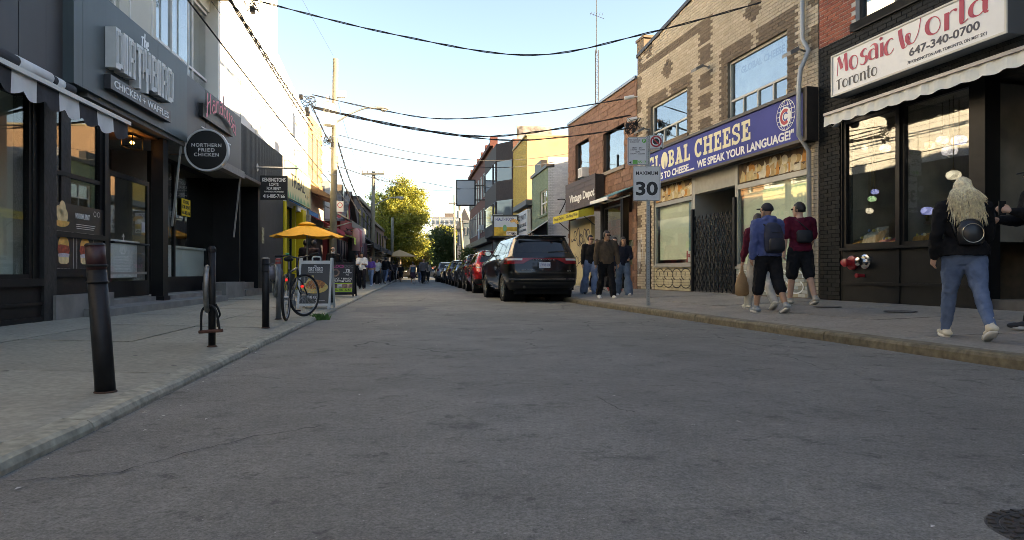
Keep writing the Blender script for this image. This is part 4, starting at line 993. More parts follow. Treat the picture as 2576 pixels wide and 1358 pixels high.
mb = MB(); mb.tube([(.3, -3.4, zf+.4), (.3, uL(60, .3), zf+.4)], .075, 14); mb.build('roller', bw_b, aw, smooth=True)
mb = MB(); mb.tube([(.3, uL(36, .3), zf+.4), (.3, uL(120, .3), zf+.4)], .085, 14); mb.build('rolled_canvas', bw_w, aw, smooth=True)
mb = MB(); mb.tube([(.3, uL(118, .3), zf+.4), (.3, uL(180, .3), zf+.4)], .07, 14); mb.build('roller', bw_b, aw, smooth=True)
mb = MB(); mb.tube([(.3, uL(134, .3), zf+.4), (.3, uL(152, .3), zf+.4)], .074, 14); mb.build('roller_band', bw_w, aw, smooth=True)
mb = MB(); mb.bar((.05, aw1-.05, zf+.25), (.93, aw1-.05, zf), .03); mb.bar((.3, aw1-.3, zf+.4), (.1, aw1-.3, zf+.3), .04); mb.build('awning_arm', dark_metal, aw)

# ---------------------------------------------------------------- chicken shop, cafe and the white upper storeys: one building
bb = FL.thing('white_stucco_building', 'tall white stucco building above dark metal shop fascias', 'building')
u_fin = uL(548); u_edge = uL(697); u_end = uL(774)
# upper wall left of the fin, set back, with its big white window
UWN = [(uL(392, -.2), uL(530, -.2), 5.15, 7.3), (uL(392, -.2), uL(530, -.2), 8.2, 10.3), (uL(205, -.2), uL(300, -.2), 5.3, 7.3)]
plain_wall(FL, bb, UA+.85, u_fin, 3.5, 12, UWN, mat('cream_panel', (.55, .54, .47), .8, var=.04, scale=2), -.45, -.2, 'recessed_wall')
for i in range(6): mb = MB(); a = UA+1.2+i*1.0; FL.box(mb, a, a+.03, 5.2, 12, -.2, -.17); mb.build('panel_joint', white_m, bb)
for a, b, c, d in UWN:
	framed_window(FL, bb, a, b, c, d, -.3, white_m, glass_mat('curtained_glass', (.75, .8, .8), .3), .07, [a+(b-a)*.3, a+(b-a)*.68], [c+.45], room=.6, roomm=mat('curtained_room', (.5, .52, .5), .9))
	for kx, (f0, f1) in enumerate(((.02, .28), (.34, .66), (.7, .97))):
		mb = MB(); w0, w1 = a+(b-a)*f0, a+(b-a)*f1; nn = 12
		for i in range(nn): mb.quad((-.5+.03*(i % 2), w0+(w1-w0)*i/nn, c+.05), (-.5+.03*((i+1) % 2), w0+(w1-w0)*(i+1)/nn, c+.05), (-.5+.03*((i+1) % 2), w0+(w1-w0)*(i+1)/nn, d), (-.5+.03*(i % 2), w0+(w1-w0)*i/nn, d))
		mb.build('curtain', mat('sheer_curtain', (.68, .72, .7), .9), bb)
# sunlit white wall: tall part, then the lower part to the corner
LW = [(uL(737), uL(751), 5.05, 6.7), (uL(757), uL(770), 5.05, 6.7)]
plain_wall(FL, bb, u_fin, u_edge, 3.6, 12, [], stucco, -.45, 0.0, 'stucco_wall')
zA, zB = lz(697, 130), lz(772, 292)
plain_wall(FL, bb, u_edge, u_end, 3.6, 7.3, LW, stucco, -.45, -.002, 'stucco_wall')
mb = MB(); mb.hexa([(-.45, u_edge, 7.3), (-.003, u_edge, 7.3), (-.003, u_end, 7.3), (-.45, u_end, 7.3), (-.45, u_edge, zA), (-.003, u_edge, zA), (-.003, u_end, zB), (-.45, u_end, zB)]); mb.build('stucco_parapet', stucco, bb, fixn=True)
for a, b, c, d in LW: framed_window(FL, bb, a, b, c, d, -.15, white_m, G_UP, .06, [], [c+1.0])
mb = MB(); FL.box(mb, uL(728), uL(735), 4.95, 6.9, 0, .1); FL.box(mb, uL(752.5), uL(756), 4.95, 6.9, 0, .1); mb.build('pilaster', stucco, bb)
mb = MB(); FL.box(mb, uL(505, .2), u_fin+.02, 7.62, 7.8, -.2, .3); mb.build('eave_box', mat('tan_eave', (.4, .33, .2), .7), bb)
for px_ in (577, 604, 632, 668): mb = MB(); u_ = uL(px_); FL.box(mb, u_, u_+.025, 5.1, 12, 0, .012); mb.build('panel_joint', mat('joint_grey', (.45, .43, .38), .8), bb)
mb = MB(); mb.tube([(.04, uL(643), 4.9), (.04, uL(643), 6.15)], .035, 8); mb.build('vent_pipe', stucco, bb)
mb = MB(); FL.box(mb, UA+.85, u_edge-.05, 5.2, 11.8, -9, -.47); FL.box(mb, u_edge-.05, u_end, 5.0, 7.3, -9, -.47); mb.build('building_body', stucco, bb)
mb = MB(); FL.box(mb, UA+.85, u_end, 3.62, 5.2, -9, -1.6); mb.build('building_core', inner, bb)
# fascias
fb = [(uL(185, .25), uL(470, .25), 3.52, 5.12, .25, teal), (uL(470, .25)+.005, uL(606, .15), 3.55, 5.02, .15, ggrey)]
nm_ = 'fascia_sheet'
a, b = fb[0][0], fb[0][1]
cuts = [a, uL(208, .25), uL(325, .25), uL(397, .25), b]
for i in range(4): mb = MB(); FL.box(mb, cuts[i]+.003, cuts[i+1]-.003, 3.52, 5.12, -.15, .25+.003*(i % 2)); mb.build(nm_, teal, bb)
a, b = fb[1][0], fb[1][1]; cuts = [a+(b-a)*i/3 for i in range(4)]
for i in range(3): mb = MB(); FL.box(mb, cuts[i]+.003, cuts[i+1]-.003, 3.55, 5.02, -.15, .15+.003*(i % 2)); mb.build(nm_, ggrey, bb)
a, b = b+.01, uL(712, .1)
mb = MB(); nr = 60
for i in range(nr):
	p, q = a+(b-a)*i/nr, a+(b-a)*(i+.5)/nr; FL.box(mb, p, q, lz(610, 437, .1), 4.93, .05, .1)
mb.build('corrugated_ribs', corr, bb, kind='stuff')
mb = MB(); FL.box(mb, a, b, lz(610, 437, .1)-.02, 4.95, -.15, .06); mb.build('corrugated_fascia', corr, bb)
mb = MB(); FL.box(mb, UA+.85, b, 3.44, 3.52, -1.55, .2); mb.build('soffit', mat('soffit_grey', (.13, .13, .12), .8, var=.15), bb)
mb = MB(); FL.box(mb, uL(262), uL(400), 3.40, 3.438, -1.5, .0); mb.build('wood_soffit', woodw, bb)
# the window left of the recess with its food posters
pw0, pw1 = uL(131)+.005, uL(258)
framed_window(FL, bb, pw0, pw1, .86, 3.44, -.04, BLACK, G_SHOP, .08, bars_z=[2.25], room=1.8, roomm=mat('wood_room', (.14, .08, .035), .7, var=.3, scale=2), name='shop_window')
mb = MB(); FL.box(mb, pw0, pw1, .86, 1.32, -.03, .008); FL.box(mb, pw0, pw1, 1.4, 1.82, -.03, .009); mb.build('poster_panel', mat('poster_black', (.012, .012, .014), .35), bb)
mb = MB(); FL.box(mb, pw0-.0, pw1+.05, 1.32, 1.4, -.05, .05); FL.box(mb, pw0, pw1+.05, .74, .86, -.2, .06); FL.box(mb, pw1, pw1+.12, .4, 3.44, -.2, .04); mb.build('shopfront_rail', BLACK, bb)
mb = MB(); FL.box(mb, pw0, pw1+.1, .48, .74, -.2, .02); mb.build('stall_board', BLACK, bb)
mb = MB(); FL.box(mb, pw0-.1, pw1+.18, 0, .48, -.3, .1); mb.build('concrete_plinth', conc_step, bb)
bun = mat('bun_print', (.8, .42, .1), .6, var=.25, scale=14); jerk = mat('meat_print', (.42, .06, .03), .4, var=.6, scale=22); slaw = mat('slaw_print', (.6, .5, .52), .6, var=.3, scale=40); bott = mat('bun_base_print', (.85, .6, .3), .6, var=.2, scale=14)
outl = mat('print_line', (.85, .85, .82), .6)
def burger(u, z, s, w):
	M_ = FL.M(u, z, w)
	def shape(pts, m_, lift, nm): MB().add([M_ @ Vector((p[0]*s, p[1]*s, lift)) for p in pts], [tuple(range(len(pts)))]).build(nm, m_, bb)
	shape(arc(0, .22, .34, .26, 0, 180, 14)+[(-.34, .2), (.34, .2)][:0]+[(-.34, .14), (.34, .14)], bun, .001, 'bun_print')
	shape([(-.36, .16), (-.2, .19), (.1, .17), (.36, .15), (.4, -.02), (.3, -.16), (0, -.2), (-.3, -.15), (-.4, 0)], jerk, .002, 'meat_print')
	shape([(-.36, -.14), (0, -.1), (.37, -.13), (.34, -.27), (-.33, -.28)], slaw, .003, 'slaw_print')
	shape([(-.34, -.25), (.34, -.25), (.33, -.42), (.2, -.48), (-.2, -.48), (-.33, -.42)], bott, .004, 'bun_print')
um1, um2 = uL(158), uL(212); zc = lz(158, 632)
for um in (um1, um2):
	burger(um, zc+.02, .42, .009)
	mb = MB(); M_ = FL.M(um, zc-.05, .009); ribbon(mb, [(-.26, -.36), (.26, -.36), (.26, .34), (-.26, .34), (-.26, -.36)], .008, .003, M_); mb.build('print_border', outl, bb)
text('THE JERK', .34, .1, outl, bb, FL.M(um1, zc-.3, .009), name='print_lettering'); text('THE OG', .3, .1, outl, bb, FL.M(um2, zc-.3, .009), name='print_lettering')
un = uL(152); zn = lz(152, 541)
M_ = FL.M(un, zn, .01); mb = MB()
for p, r in (((-.08, .05), .07), ((.03, .1), .09), ((.1, .0), .08), ((-.02, -.02), .09)): mb.add([M_ @ Vector((*q, .001+.001*r*10)) for q in arc(*p, r, r*1.3, 0, 360, 14)[:-1]], [tuple(range(14))])
mb.build('nugget_print', bott, bb)
mb = MB(); mb.add([M_ @ Vector((*q, .004)) for q in arc(0, -.08, .22, .09, 180, 360, 12)], [tuple(range(13))]); mb.build('basket_print', bun, bb)
text('NO FOWL PLAY', .42, .085, outl, bb, FL.M(uL(206), lz(206, 545), .009), name='print_lettering')
mb = MB(); M_ = FL.M(uL(205), lz(205, 566), .009)
for k in range(3): ribbon(mb, [(-.2+.01*k, -.03*k), (.4-.03*k, -.03*k)], .008, .002, M_)
mb.build('small_print', outl, bb)
for q in (0, .12):
	mb = MB(); ribbon(mb, arc(0, 0, .04, .04, 0, 360, 16), .008, .002, FL.M(uL(236)+q, lz(236, 539), .009)); mb.build('badge_print', outl, bb)
# recessed entry: platform, steps, column, open door leaf, back window with white counter
mb = MB(); FL.box(mb, pw1+.2, uL(612), 0, .34, -1.6, -.02); mb.build('entry_platform', conc_step, bb)
mb = MB(); a, b = uL(246, .3), uL(560, .3); mb.hexa([(-.02, a, 0), (.42, a, 0), (.42, b, 0), (-.02, b, 0), (-.02, a, .26), (.42, a, .24), (.42, b, .25), (-.02, b, .26)]); mb.build('entry_step', conc_step, bb, fixn=True)
mb = MB(); FL.box(mb, uL(560), uL(608), 0, .55, -.5, .08); mb.build('plinth_end', conc_step, bb)
mb = MB(); FL.box(mb, uL(410, .1), uL(410, .1)+.26, .26, 3.5, -.12, .1); FL.box(mb, uL(410, .1)-.03, uL(410, .1)+.29, .255, .34, -.14, .13); mb.build('column', BLACK, bb)
wb = -.75
b0, b1 = uL(375, wb), uL(585, wb)
framed_window(FL, bb, b0, b1, .62, 3.44, wb, BLACK, G_SHOP, .09, bars_u=[uL(436, wb)], room=2.6, roomm=mat('cafe_room', (.22, .22, .21), .8, var=.3, scale=1), name='shop_window')
mb = MB(); FL.box(mb, b0-1.3, b1-.12, .7, 1.42, wb-.32, wb-.25); FL.box(mb, b0-1.3, b1-.12, 1.42, 1.47, wb-.36, wb-.2); mb.build('white_counter', mat('counter_white', (.85, .87, .85), .6, var=.04), bb)
mb = MB(); FL.box(mb, b0, b1+.1, .34, .62, wb-.2, wb+.05); mb.build('stall_board', BLACK, bb)
mb = MB(); FL.box(mb, b1, b1+.25, .34, 3.5, wb-.2, .0); mb.build('shopfront_post', BLACK, bb)
# yellow rent notice behind the glass
rn = FL.thing('rent_notice', 'yellow store for rent notice in the cafe window', 'notice', u=uL(462, wb), w=wb+.05, z=lz(462, 545, wb-.05))
yel = mat('notice_yellow', (.72, .5, .01), .6)
mb = MB(); mb.box(0, .004, -.3, .3, 0, .42); mb.build('card', yel, rn); blk = mat('print_black', (.012, .012, .012), .6)
Mr = lambda z: MX((.005, 0, z), (0, 1, 0), (0, 0, 1), (1, 0, 0))
text('STORE', .38, .08, blk, rn, Mr(.34), bold=.02); text('FOR RENT', .52, .09, blk, rn, Mr(.22), bold=.02); text('416-885-7166', .55, .09, blk, rn, Mr(.08), bold=.02)
# door leaf standing open, seen from behind
dw = -.35; d0, d1 = uL(268, dw), uL(372, dw)
dl = FL.thing('glass_door', 'black framed glass shop door standing open beside the food posters', 'door', u=d0, w=dw, z=.35)
Hd = lz(372, 458, dw)-.35; Ld = d1-d0
mb = MB(); mb.box(-.025, .025, 0, .09, 0, Hd); mb.box(-.025, .025, Ld-.09, Ld, 0, Hd); mb.box(-.024, .024, .09, Ld-.09, 0, .3); mb.box(-.024, .024, .09, Ld-.09, Hd-.09, Hd); mb.build('door_frame', BLACK, dl)
mb = MB(); mb.box(-.004, .004, .09, Ld-.09, .3, Hd-.09); mb.build('pane', G_SHOP, dl)
mb = MB(); mb.tube([(.07, .12, 1.0), (.07, Ld-.12, 1.0)], .018, 8); mb.box(.02, .075, .1, .13, .98, 1.02); mb.box(.02, .075, Ld-.13, Ld-.1, .98, 1.02); mb.build('push_bar', BLACK, dl)
mb = MB(); mb.box(.004, .012, .02, Ld-.02, .42, .47); mb.build('kick_rail', alu, dl)
whp = mat('white_print', (.6, .62, .6), .6)
mb = MB(); Mn_ = MX((.006, Ld*.36, .92), (0, 1, 0), (0, 0, 1), (1, 0, 0))
ribbon(mb, arc(0, 0, .12, .12, 0, 360, 24), .02, 0, Mn_); ribbon(mb, [(0, .12), (0, .24)], .015, .0005, Mn_); ribbon(mb, [(-.04, .19), (0, .25), (.04, .19)], .015, .001, Mn_)
ribbon(mb, [(.05, -.06), (.05, .06)], .025, .0005, Mn_); ribbon(mb, [(-.05, -.06), (-.05, .06)], .025, .0005, Mn_); ribbon(mb, [(-.05, -.06), (.05, .06)], .022, .001, Mn_); mb.build('door_emblem', whp, dl)
Mback = lambda z: MX((.006, Ld*.36, z), (0, -1, 0), (0, 0, 1), (1, 0, 0))
for i, (d_, h_) in enumerate([('MONDAY', '11AM-8PM'), ('TUESDAY', '11AM-8PM'), ('WEDNESDAY', '11AM-8PM'), ('THURSDAY', '11AM-9PM'), ('FRIDAY', '11AM-9PM'), ('SATURDAY', '11AM-9PM'), ('SUNDAY', '11AM-8PM')]):
	text(d_+' '+h_, .62, .035, whp, dl, Mback(.74-.055*i), name='hours_lettering')
for zq, hq in ((1.25, .2), (.1, .08)):
	mb = MB(); mb.box(.006, .01, Ld-.32, Ld-.17, zq, zq+hq); mb.build('sticker', mat('sticker_white', (.6, .62, .65), .6), dl)
# door behind it and interior fittings
mb = MB(); FL.box(mb, uL(262, -1.5), uL(375, -1.5), .34, 3.44, -1.6, -1.52); mb.build('recess_back', mat('recess_back', (.075, .075, .07), .7, var=.2), bb)
mb = MB(); FL.box(mb, uL(300, -1.4), uL(372, -1.4), .34, 2.6, -1.5, -1.42); mb.build('inner_door', BLACK, bb)
# lantern under the soffit
ln = FL.thing('soffit_lantern', 'boxy black lantern glowing amber under the chicken shop soffit', 'lamp', u=uL(332, -.3), w=-.3, z=lz(332, 372, -.3))
lant = mat('lantern_glow', (.8, .4, .1), .5, emit=(1, .45, .1), estr=5)
mb = MB(); mb.ball((0, 0, .1), .035, .06, .03); mb.build('bulb', lant, ln, smooth=True)
mb = MB()
for x in (-.1, .1):
	for y in (-.22, .22): mb.bar((x, y, 0), (x, y, .2), .015)
mb.box(-.11, .11, -.24, .24, .2, .22); mb.bar((-.1, -.22, 0), (-.1, .22, 0), .015); mb.bar((.1, -.22, 0), (.1, .22, 0), .015); mb.bar((-.1, -.22, 0), (.1, -.22, 0), .015); mb.bar((-.1, .22, 0), (.1, .22, 0), .015)
mb.build('cage', BLACK, ln)
# channel letters
steel = mat('letter_steel', (.6, .61, .59), .5, .2, var=.06); 
lt = FL.thing('channel_letter_sign', 'grey steel channel letter sign of the chicken and waffles shop', 'sign')
w0, w1 = .26, .42
ua_, ub_ = uL(290, w1), uL(437, w1); zb, zt_ = lz(290, 207, w1), lz(290, 120, w1)
zb = 4.02; zt_ = 4.66
neon = mat('neon_tube', (.75, .76, .74), .3)
cw = (ub_-ua_)/9.0; lw = {'D': 1, 'I': .55, 'R': 1, 'T': 1, 'Y': 1, 'B': 1}; tot = sum(lw[c] for c in 'DIRTYBIRD'); x = ua_; H = zt_-zb
for c in 'DIRTYBIRD':
	L_ = (ub_-ua_)*lw[c]/tot; t = L_*.3 if c != 'I' else L_*.6; g = L_*.07; mb = MB(); a, b = x+g, x+L_-g
	zl = zb-(.1 if c in 'TY' else 0)
	def bx(p, q, r, s, wa=w0, wb_=w1): FL.box(mb, p, q, r, s, wa, wb_)
	if c == 'I': bx(a, b, zb, zt_)
	elif c == 'D': bx(a, a+t, zb, zt_); bx(b-t, b, zb+.04, zt_-.04); bx(a+t, b-t, zb, zb+.1); bx(a+t, b-t, zt_-.1, zt_)
	elif c == 'R': bx(a, a+t, zb, zt_); bx(b-t, b, zb+H*.5, zt_-.03); bx(b-t, b, zb, zb+H*.42); bx(a+t, b-t, zt_-.1, zt_); bx(a+t, b-t, zb+H*.4, zb+H*.52)
	elif c == 'B': bx(a, a+t, zb, zt_); bx(b-t, b, zb+H*.54, zt_-.03); bx(b-t, b, zb+.03, zb+H*.46); [bx(a+t, b-t, zz_, zz_+.09) for zz_ in (zb, zb+H*.44, zt_-.09)]
	elif c == 'T': bx(a, b, zt_-.12, zt_); bx((a+b-t)/2, (a+b+t)/2, zl, zt_-.12)
	elif c == 'Y': bx(a, a+t, zb+H*.38, zt_); bx(b-t, b, zb+H*.38, zt_); bx(a+t, b-t, zb+H*.38, zb+H*.52); bx((a+b-t)/2, (a+b+t)/2, zl, zb+H*.38)
	o = mb.build('letter', steel, lt)
	mb = MB(); mb.tube([(w1+.012, (a+b)/2-L_*.3, zb+.08), (w1+.012, (a+b)/2-L_*.3, zt_-.06), (w1+.012, (a+b)/2+L_*.28, zt_-.06), (w1+.012, (a+b)/2+L_*.28, zb+.1)] if c != 'I' else [(w1+.012, (a+b)/2, zb+.05), (w1+.012, (a+b)/2, zt_-.05)], .009, 6); mb.build('neon_tube', neon, o)
	x += L_
mb = MB(); M_ = FL.M(uL(352, .35), zt_+.06, .36); pen_text(mb, 'The', 0, 0, .13, M_, .03, .045, slant=.15, wscale=.9); mb.build('lettering', neon, lt)
mb = MB(); FL.box(mb, ua_-.02, ub_+.02, zb-.34, zb-.12, .26, .36); mb.build('sign_board', mat('sign_dark', (.03, .03, .033), .4), lt)
for sx_, wx_, s_ in ((-.26, .4, 'CHICKEN'), (.0, .05, '+'), (.26, .4, 'WAFFLES')): text(s_, (ub_-ua_)*wx_, .12 if s_ != '+' else .09, whitel, lt, FL.M((ua_+ub_)/2+sx_*(ub_-ua_), zb-.23, .36), bold=.02)
# pink script letters of the cafe
hs = FL.thing('script_sign', 'pink script cafe sign on the graphite fascia', 'sign')
pink = mat('pink_neon', (.75, .12, .2), .4); blkl = mat('letter_can_black', (.01, .01, .011), .4)
ua2, ub2 = uL(517, .3), uL(592, .3); zc = lz(517, 305, .3); W2_ = ub2-ua2
arcf = lambda x: .28*math.sin(math.pi*min(1, max(0, x/W2_)))
for lift, m_, a, b, nm in ((0, blkl, .1, .12, 'letter_can'), (.012, pink, .035, .045, 'neon_script')):
	mb = MB(); M_ = FL.M(ua2, 4.32, .3+lift); wsc = W2_/((1.35+1+.95+1+.95+.95+.8+1)*.26); pen_text(mb, 'Hanabusa', 0, 0, .26, M_, a, b, arcf=arcf, wscale=wsc)
	mb.build(nm, m_, hs)
mb = MB(); FL.box(mb, ua2, ub2, 4.3, 4.6, .16, .24); mb.build('sign_back', blkl, hs)
text('CAFÉ', W2_*.5, .24, whitel, hs, FL.M((ua2+ub2)/2, 4.08, .2), bold=.0)
for s in (-1, 1): mb = MB(); FL.box(mb, (ua2+ub2)/2+s*W2_*.3, (ua2+ub2)/2+s*W2_*.48, 4.07, 4.09, .19, .2); mb.build('sign_dash', whitel, hs)
# round blade sign
YB = 14.4; pc = at(521, 378, YB)
rs = thing('round_blade_sign', 'round black blade sign with white rim and white capitals', 'sign', (pc.x, pc.y, pc.z), FL.rot)
mb = MB(); mb.lathe([(.41, -.06), (.445, -.06), (.445, .06), (.41, .06)], 48, (0, 0, 0), 'y', caps=False); mb.build('rim', mat('rim_white', (.6, .6, .58), .4), rs)
mb = MB(); mb.lathe([(.405, -.05), (.405, .05)], 48, (0, 0, 0), 'y'); mb.build('disc', mat('disc_black', (.01, .01, .01), .35), rs)
Ms = lambda z: MX((0, -.051, z), (1, 0, 0), (0, 0, 1), (0, -1, 0))
text('NORTHERN', .6, .075, whitel, rs, Ms(.1), bold=.012, spacing=1.2); text('FRIED', .33, .075, whitel, rs, Ms(0), bold=.012, spacing=1.2); text('CHICKEN', .5, .075, whitel, rs, Ms(-.1), bold=.012, spacing=1.2)
mb = MB(); mb.bar((-.44, 0, .1), (-.75, 0, .1), .03); mb.bar((-.44, 0, -.1), (-.75, 0, -.1), .03); mb.build('bracket', dark_metal, rs)
# folded awning arms at the cafe
fa = FL.thing('folded_awning', 'folded awning frame under the graphite fascia', 'awning')
mb = MB(); FL.box(mb, uL(545, .3), uL(615, .3), 3.34, 3.52, .1, .3); mb.build('cassette', mat('cassette_grey', (.2, .195, .18), .6, var=.2), fa)
for px in (455, 604): mb = MB(); u = uL(px, .2); mb.bar((.2, u, 3.4), (.06, u-.1, 1.75), .035); mb.build('arm', mat('arm_steel', (.35, .36, .35), .4, .6), fa)
# loft entrance: dark recess and black wall
mb = MB(); FL.box(mb, uL(606), uL(650), .15, lz(610, 437, .1)-.02, -1.5, -1.4); mb.build('entrance_back', mat('entrance_black', (.008, .008, .009), .6), bb)
mb = MB(); FL.box(mb, uL(606), uL(609), .15, 3.6, -1.4, -.05); mb.build('entrance_jamb', BLACK, bb)
mb = MB(); FL.box(mb, uL(650), uL(713), .1, lz(610, 437, .1)-.02, -1.4, -.02); mb.build('black_wall', mat('black_wall', (.017, .017, .019), .55, var=.4, scale=3, dirt=.4, dirtcol=(.035, .035, .036), bump=.3, bscale=8), bb)
mb = MB(); FL.box(mb, uL(608), uL(655), .1, .32, -1.4, .12); FL.box(mb, uL(608), uL(650), .32, .52, -1.4, -.12); mb.build('loft_step', conc_step, bb)
mb = MB(); FL.box(mb, uL(658), uL(664), lz(660, 612), lz(660, 572), .0, .004); mb.build('poster', mat('poster_multi', (.35, .33, .2), .6, var=.8, scale=9), bb)
# loft sign hanging from its bracket
YK = 20.6; k0 = at(656, 442, YK); k1 = at(722, 503, YK)
ls = thing('hanging_sign', 'black lofts for rent board hanging from a steel bracket', 'sign', ((k0.x+k1.x)/2, YK, k1.z), FL.rot)
w_, h_ = k1.x-k0.x, k0.z-k1.z
mb = MB(); mb.box(-w_/2, w_/2, -.02, .02, 0, h_); mb.build('board', mat('board_black', (.01, .01, .01), .5), ls)
Ms2 = lambda z: MX((0, -.021, z), (1, 0, 0), (0, 0, 1), (0, -1, 0))
for i, (s, ww, hh) in enumerate((('KENSINGTONS', .86, .16), ('LOFTS', .34, .13), ('FOR RENT', .52, .13), ('FURNISHED/UNFURNISHED', .72, .06), ('416-885-7166', .8, .15))):
	text(s, w_*ww, h_*hh, whitel, ls, Ms2(h_*[.83, .64, .47, .34, .16][i]), bold=.015)
bz = at(645, 422, YK).z-k1.z
mb = MB(); mb.tube([(-w_*.6, 0, bz), (w_*.9, 0, bz)], .03, 10); mb.lathe([(.12, -w_*.62), (.12, -w_*.6)], 12, (0, 0, bz), 'x'); mb.build('bracket', mat('bracket_steel', (.4, .4, .4), .4, .6), ls)
for s in (-.3, .3): mb = MB(); mb.tube([(w_*s, 0, h_), (w_*s, 0, bz)], .008, 6); mb.build('chain', MATS['bracket_steel'], ls)

# ---------------------------------------------------------------- shop with the cream sign and yellow pillars, orange brick building
FT = Face(-5.4, -0.115, 1, FL.Y(714)); uT = FT.u
tb = FT.thing('cream_sign_shop_building', 'shop with cream sign, blue canopy and yellow pillars', 'building')
UE = uT(774)
mb = MB(); FT.box(mb, .02, UE, 3.3, 5.0, -6, -.05); mb.build('upper_body', stucco, tb)
mb = MB(); FT.box(mb, .02, UE, .1, 3.4, -5, -2.0); mb.build('shop_interior', mat('tribal_room', (.16, .1, .03), .8, var=.5, scale=2), tb)
yl = mat('yellow_paint', (.62, .47, .01), .5, var=.08)
for p0, p1 in ((714, 720), (741, 743), (760, 768)):
	mb = MB(); FT.box(mb, uT(p0), uT(p1), .12, 3.4, -.3, .02); mb.build('pillar', yl, tb)
framed_window(FT, tb, uT(722)+.01, uT(741)-.01, .75, 3.3, -.15, BLACK, G_SHOP, .06, room=0, name='shop_window')
mb = MB(); FT.box(mb, uT(722), uT(741), .1, .75, -.3, .0); mb.build('stall_board', BLACK, tb)
tsn = FT.thing('cream_shop_sign', 'cream sign with green triangle border and black capitals', 'sign')
ts0, ts1, tz0, tz1 = .04, UE-.05, 3.55, 4.95; crm = mat('sign_cream_yellow', (.68, .58, .3), .6, var=.05, scale=2); grn = mat('sign_green', (.13, .38, .2), .6)
mb = MB(); FT.box(mb, ts0, ts1, tz0, tz1, .02, .12); mb.build('sign_face', crm, tsn)
for zc_, dr in ((tz1-.02, -1), (tz0+.02, 1)):
	mb = MB(); n = 15
	for i in range(n):
		a = ts0+(ts1-ts0)*i/n; b = ts0+(ts1-ts0)*(i+1)/n; mb.add([(.124, a+.02, zc_), (.124, b-.02, zc_), (.124, (a+b)/2, zc_+dr*.24)], [(0, 1, 2) if dr > 0 else (0, 2, 1)])
	mb.build('triangle_border', grn, tsn)
text('TRIBAL', (ts1-ts0)*.58, .48, blk, tsn, FT.M(ts0+(ts1-ts0)*.42, 4.27, .122), bold=.01)
mb = MB(); ribbon(mb, arc(0, 0, .33, .3, 0, 360, 24), .03, .001, FT.M(ts1-.55, 4.27, .122)); mb.build('sign_ring', bun, tsn)
text('& J', .5, .16, blk, tsn, FT.M(ts1-1.0, 3.92, .122))
bcn = FT.thing('blue_canopy', 'blue canvas canopy under the cream sign', 'awning'); bl = mat('canopy_blue', (.01, .14, .32), .7, var=.1)
a, b = .7, uT(790, .6)
mb = MB(); mb.hexa([(.02, a, 3.5), (.75, a, 3.12), (.75, b, 3.12), (.02, b, 3.5), (.02, a, 3.53), (.76, a, 3.15), (.76, b, 3.15), (.02, b, 3.53)]); mb.build('canopy_top', bl, bcn, fixn=True)
mb = MB(); mb.box(.755, .765, a, b, 2.98, 3.13); mb.build('valance', bl, bcn)
FO = Face(-5.4, -0.115, 1, FL.Y(774)+.02); uO = FO.u
ob = FO.thing('orange_brick_building', 'orange brick building with narrow windows beyond the cream sign', 'building')
obr = piece_mat('orange_brick', [(.42, .2, .09), (.48, .25, .12), (.38, .17, .08)], bump=.3); UO = uO(808)
OW = [(uO(783), uO(787), 4.9, 7.0), (uO(795), uO(799), 4.9, 7.0)]
plain_wall(FO, ob, 0, UO, 4.6, 7.75, OW, mortar, -.4, 0)
bricks(FO, ob, 0, UO, 4.6, 7.75, 0, .23, .085, .012, {0: obr}, OW, None, 120, near=(0, UO, 4.6, 7.8, 5))
for a, b, c, d in OW: framed_window(FO, ob, a, b, c, d, -.15, white_m, G_UP, .06, [], [(c+d)/2])
mb = MB(); FO.box(mb, 0, UO, 0.1, 7.7, -8, -.4); mb.build('building_body', obr, ob)
for k in range(7): mb = MB(); FO.box(mb, UO-.3, UO+.06, 4.7+.44*k, 4.92+.44*k, -.3, .05); mb.build('quoin', obr, ob)
mb = MB(); mb.hexa([(-.1, 0, 4.35), (1.0, 0, 4.0), (1.0, UO+.3, 4.0), (-.1, UO+.3, 4.35), (-.1, 0, 4.75), (1.0, 0, 4.12), (1.0, UO+.3, 4.12), (-.1, UO+.3, 4.75)]); mb.build('cornice', mat('brown_cornice', (.14, .08, .05), .7, var=.3), ob, fixn=True)
mb = MB(); FO.box(mb, 0, UO, 3.0, 4.35, -.2, .1); mb.build('pale_fascia', mat('fascia_beige', (.4, .34, .26), .7, var=.2), ob)
mb = MB(); FO.box(mb, 0, UO, .1, 3.0, -.3, -.1); mb.build('shop_front', inner, ob)
rc = FO.thing('red_canopy', 'red canvas canopy beside the blue one', 'awning'); rd = mat('canopy_red', (.38, .03, .045), .7, var=.1)
mb = MB(); mb.hexa([(.02, .1, 3.3), (1.1, .1, 2.75), (1.1, UO, 2.75), (.02, UO, 3.3), (.02, .1, 3.33), (1.12, .1, 2.78), (1.12, UO, 2.78), (.02, UO, 3.33)]); mb.build('canopy_top', rd, rc, fixn=True)
mb = MB(); mb.box(1.1, 1.115, .1, UO, 2.6, 2.76); mb.build('valance', rd, rc)
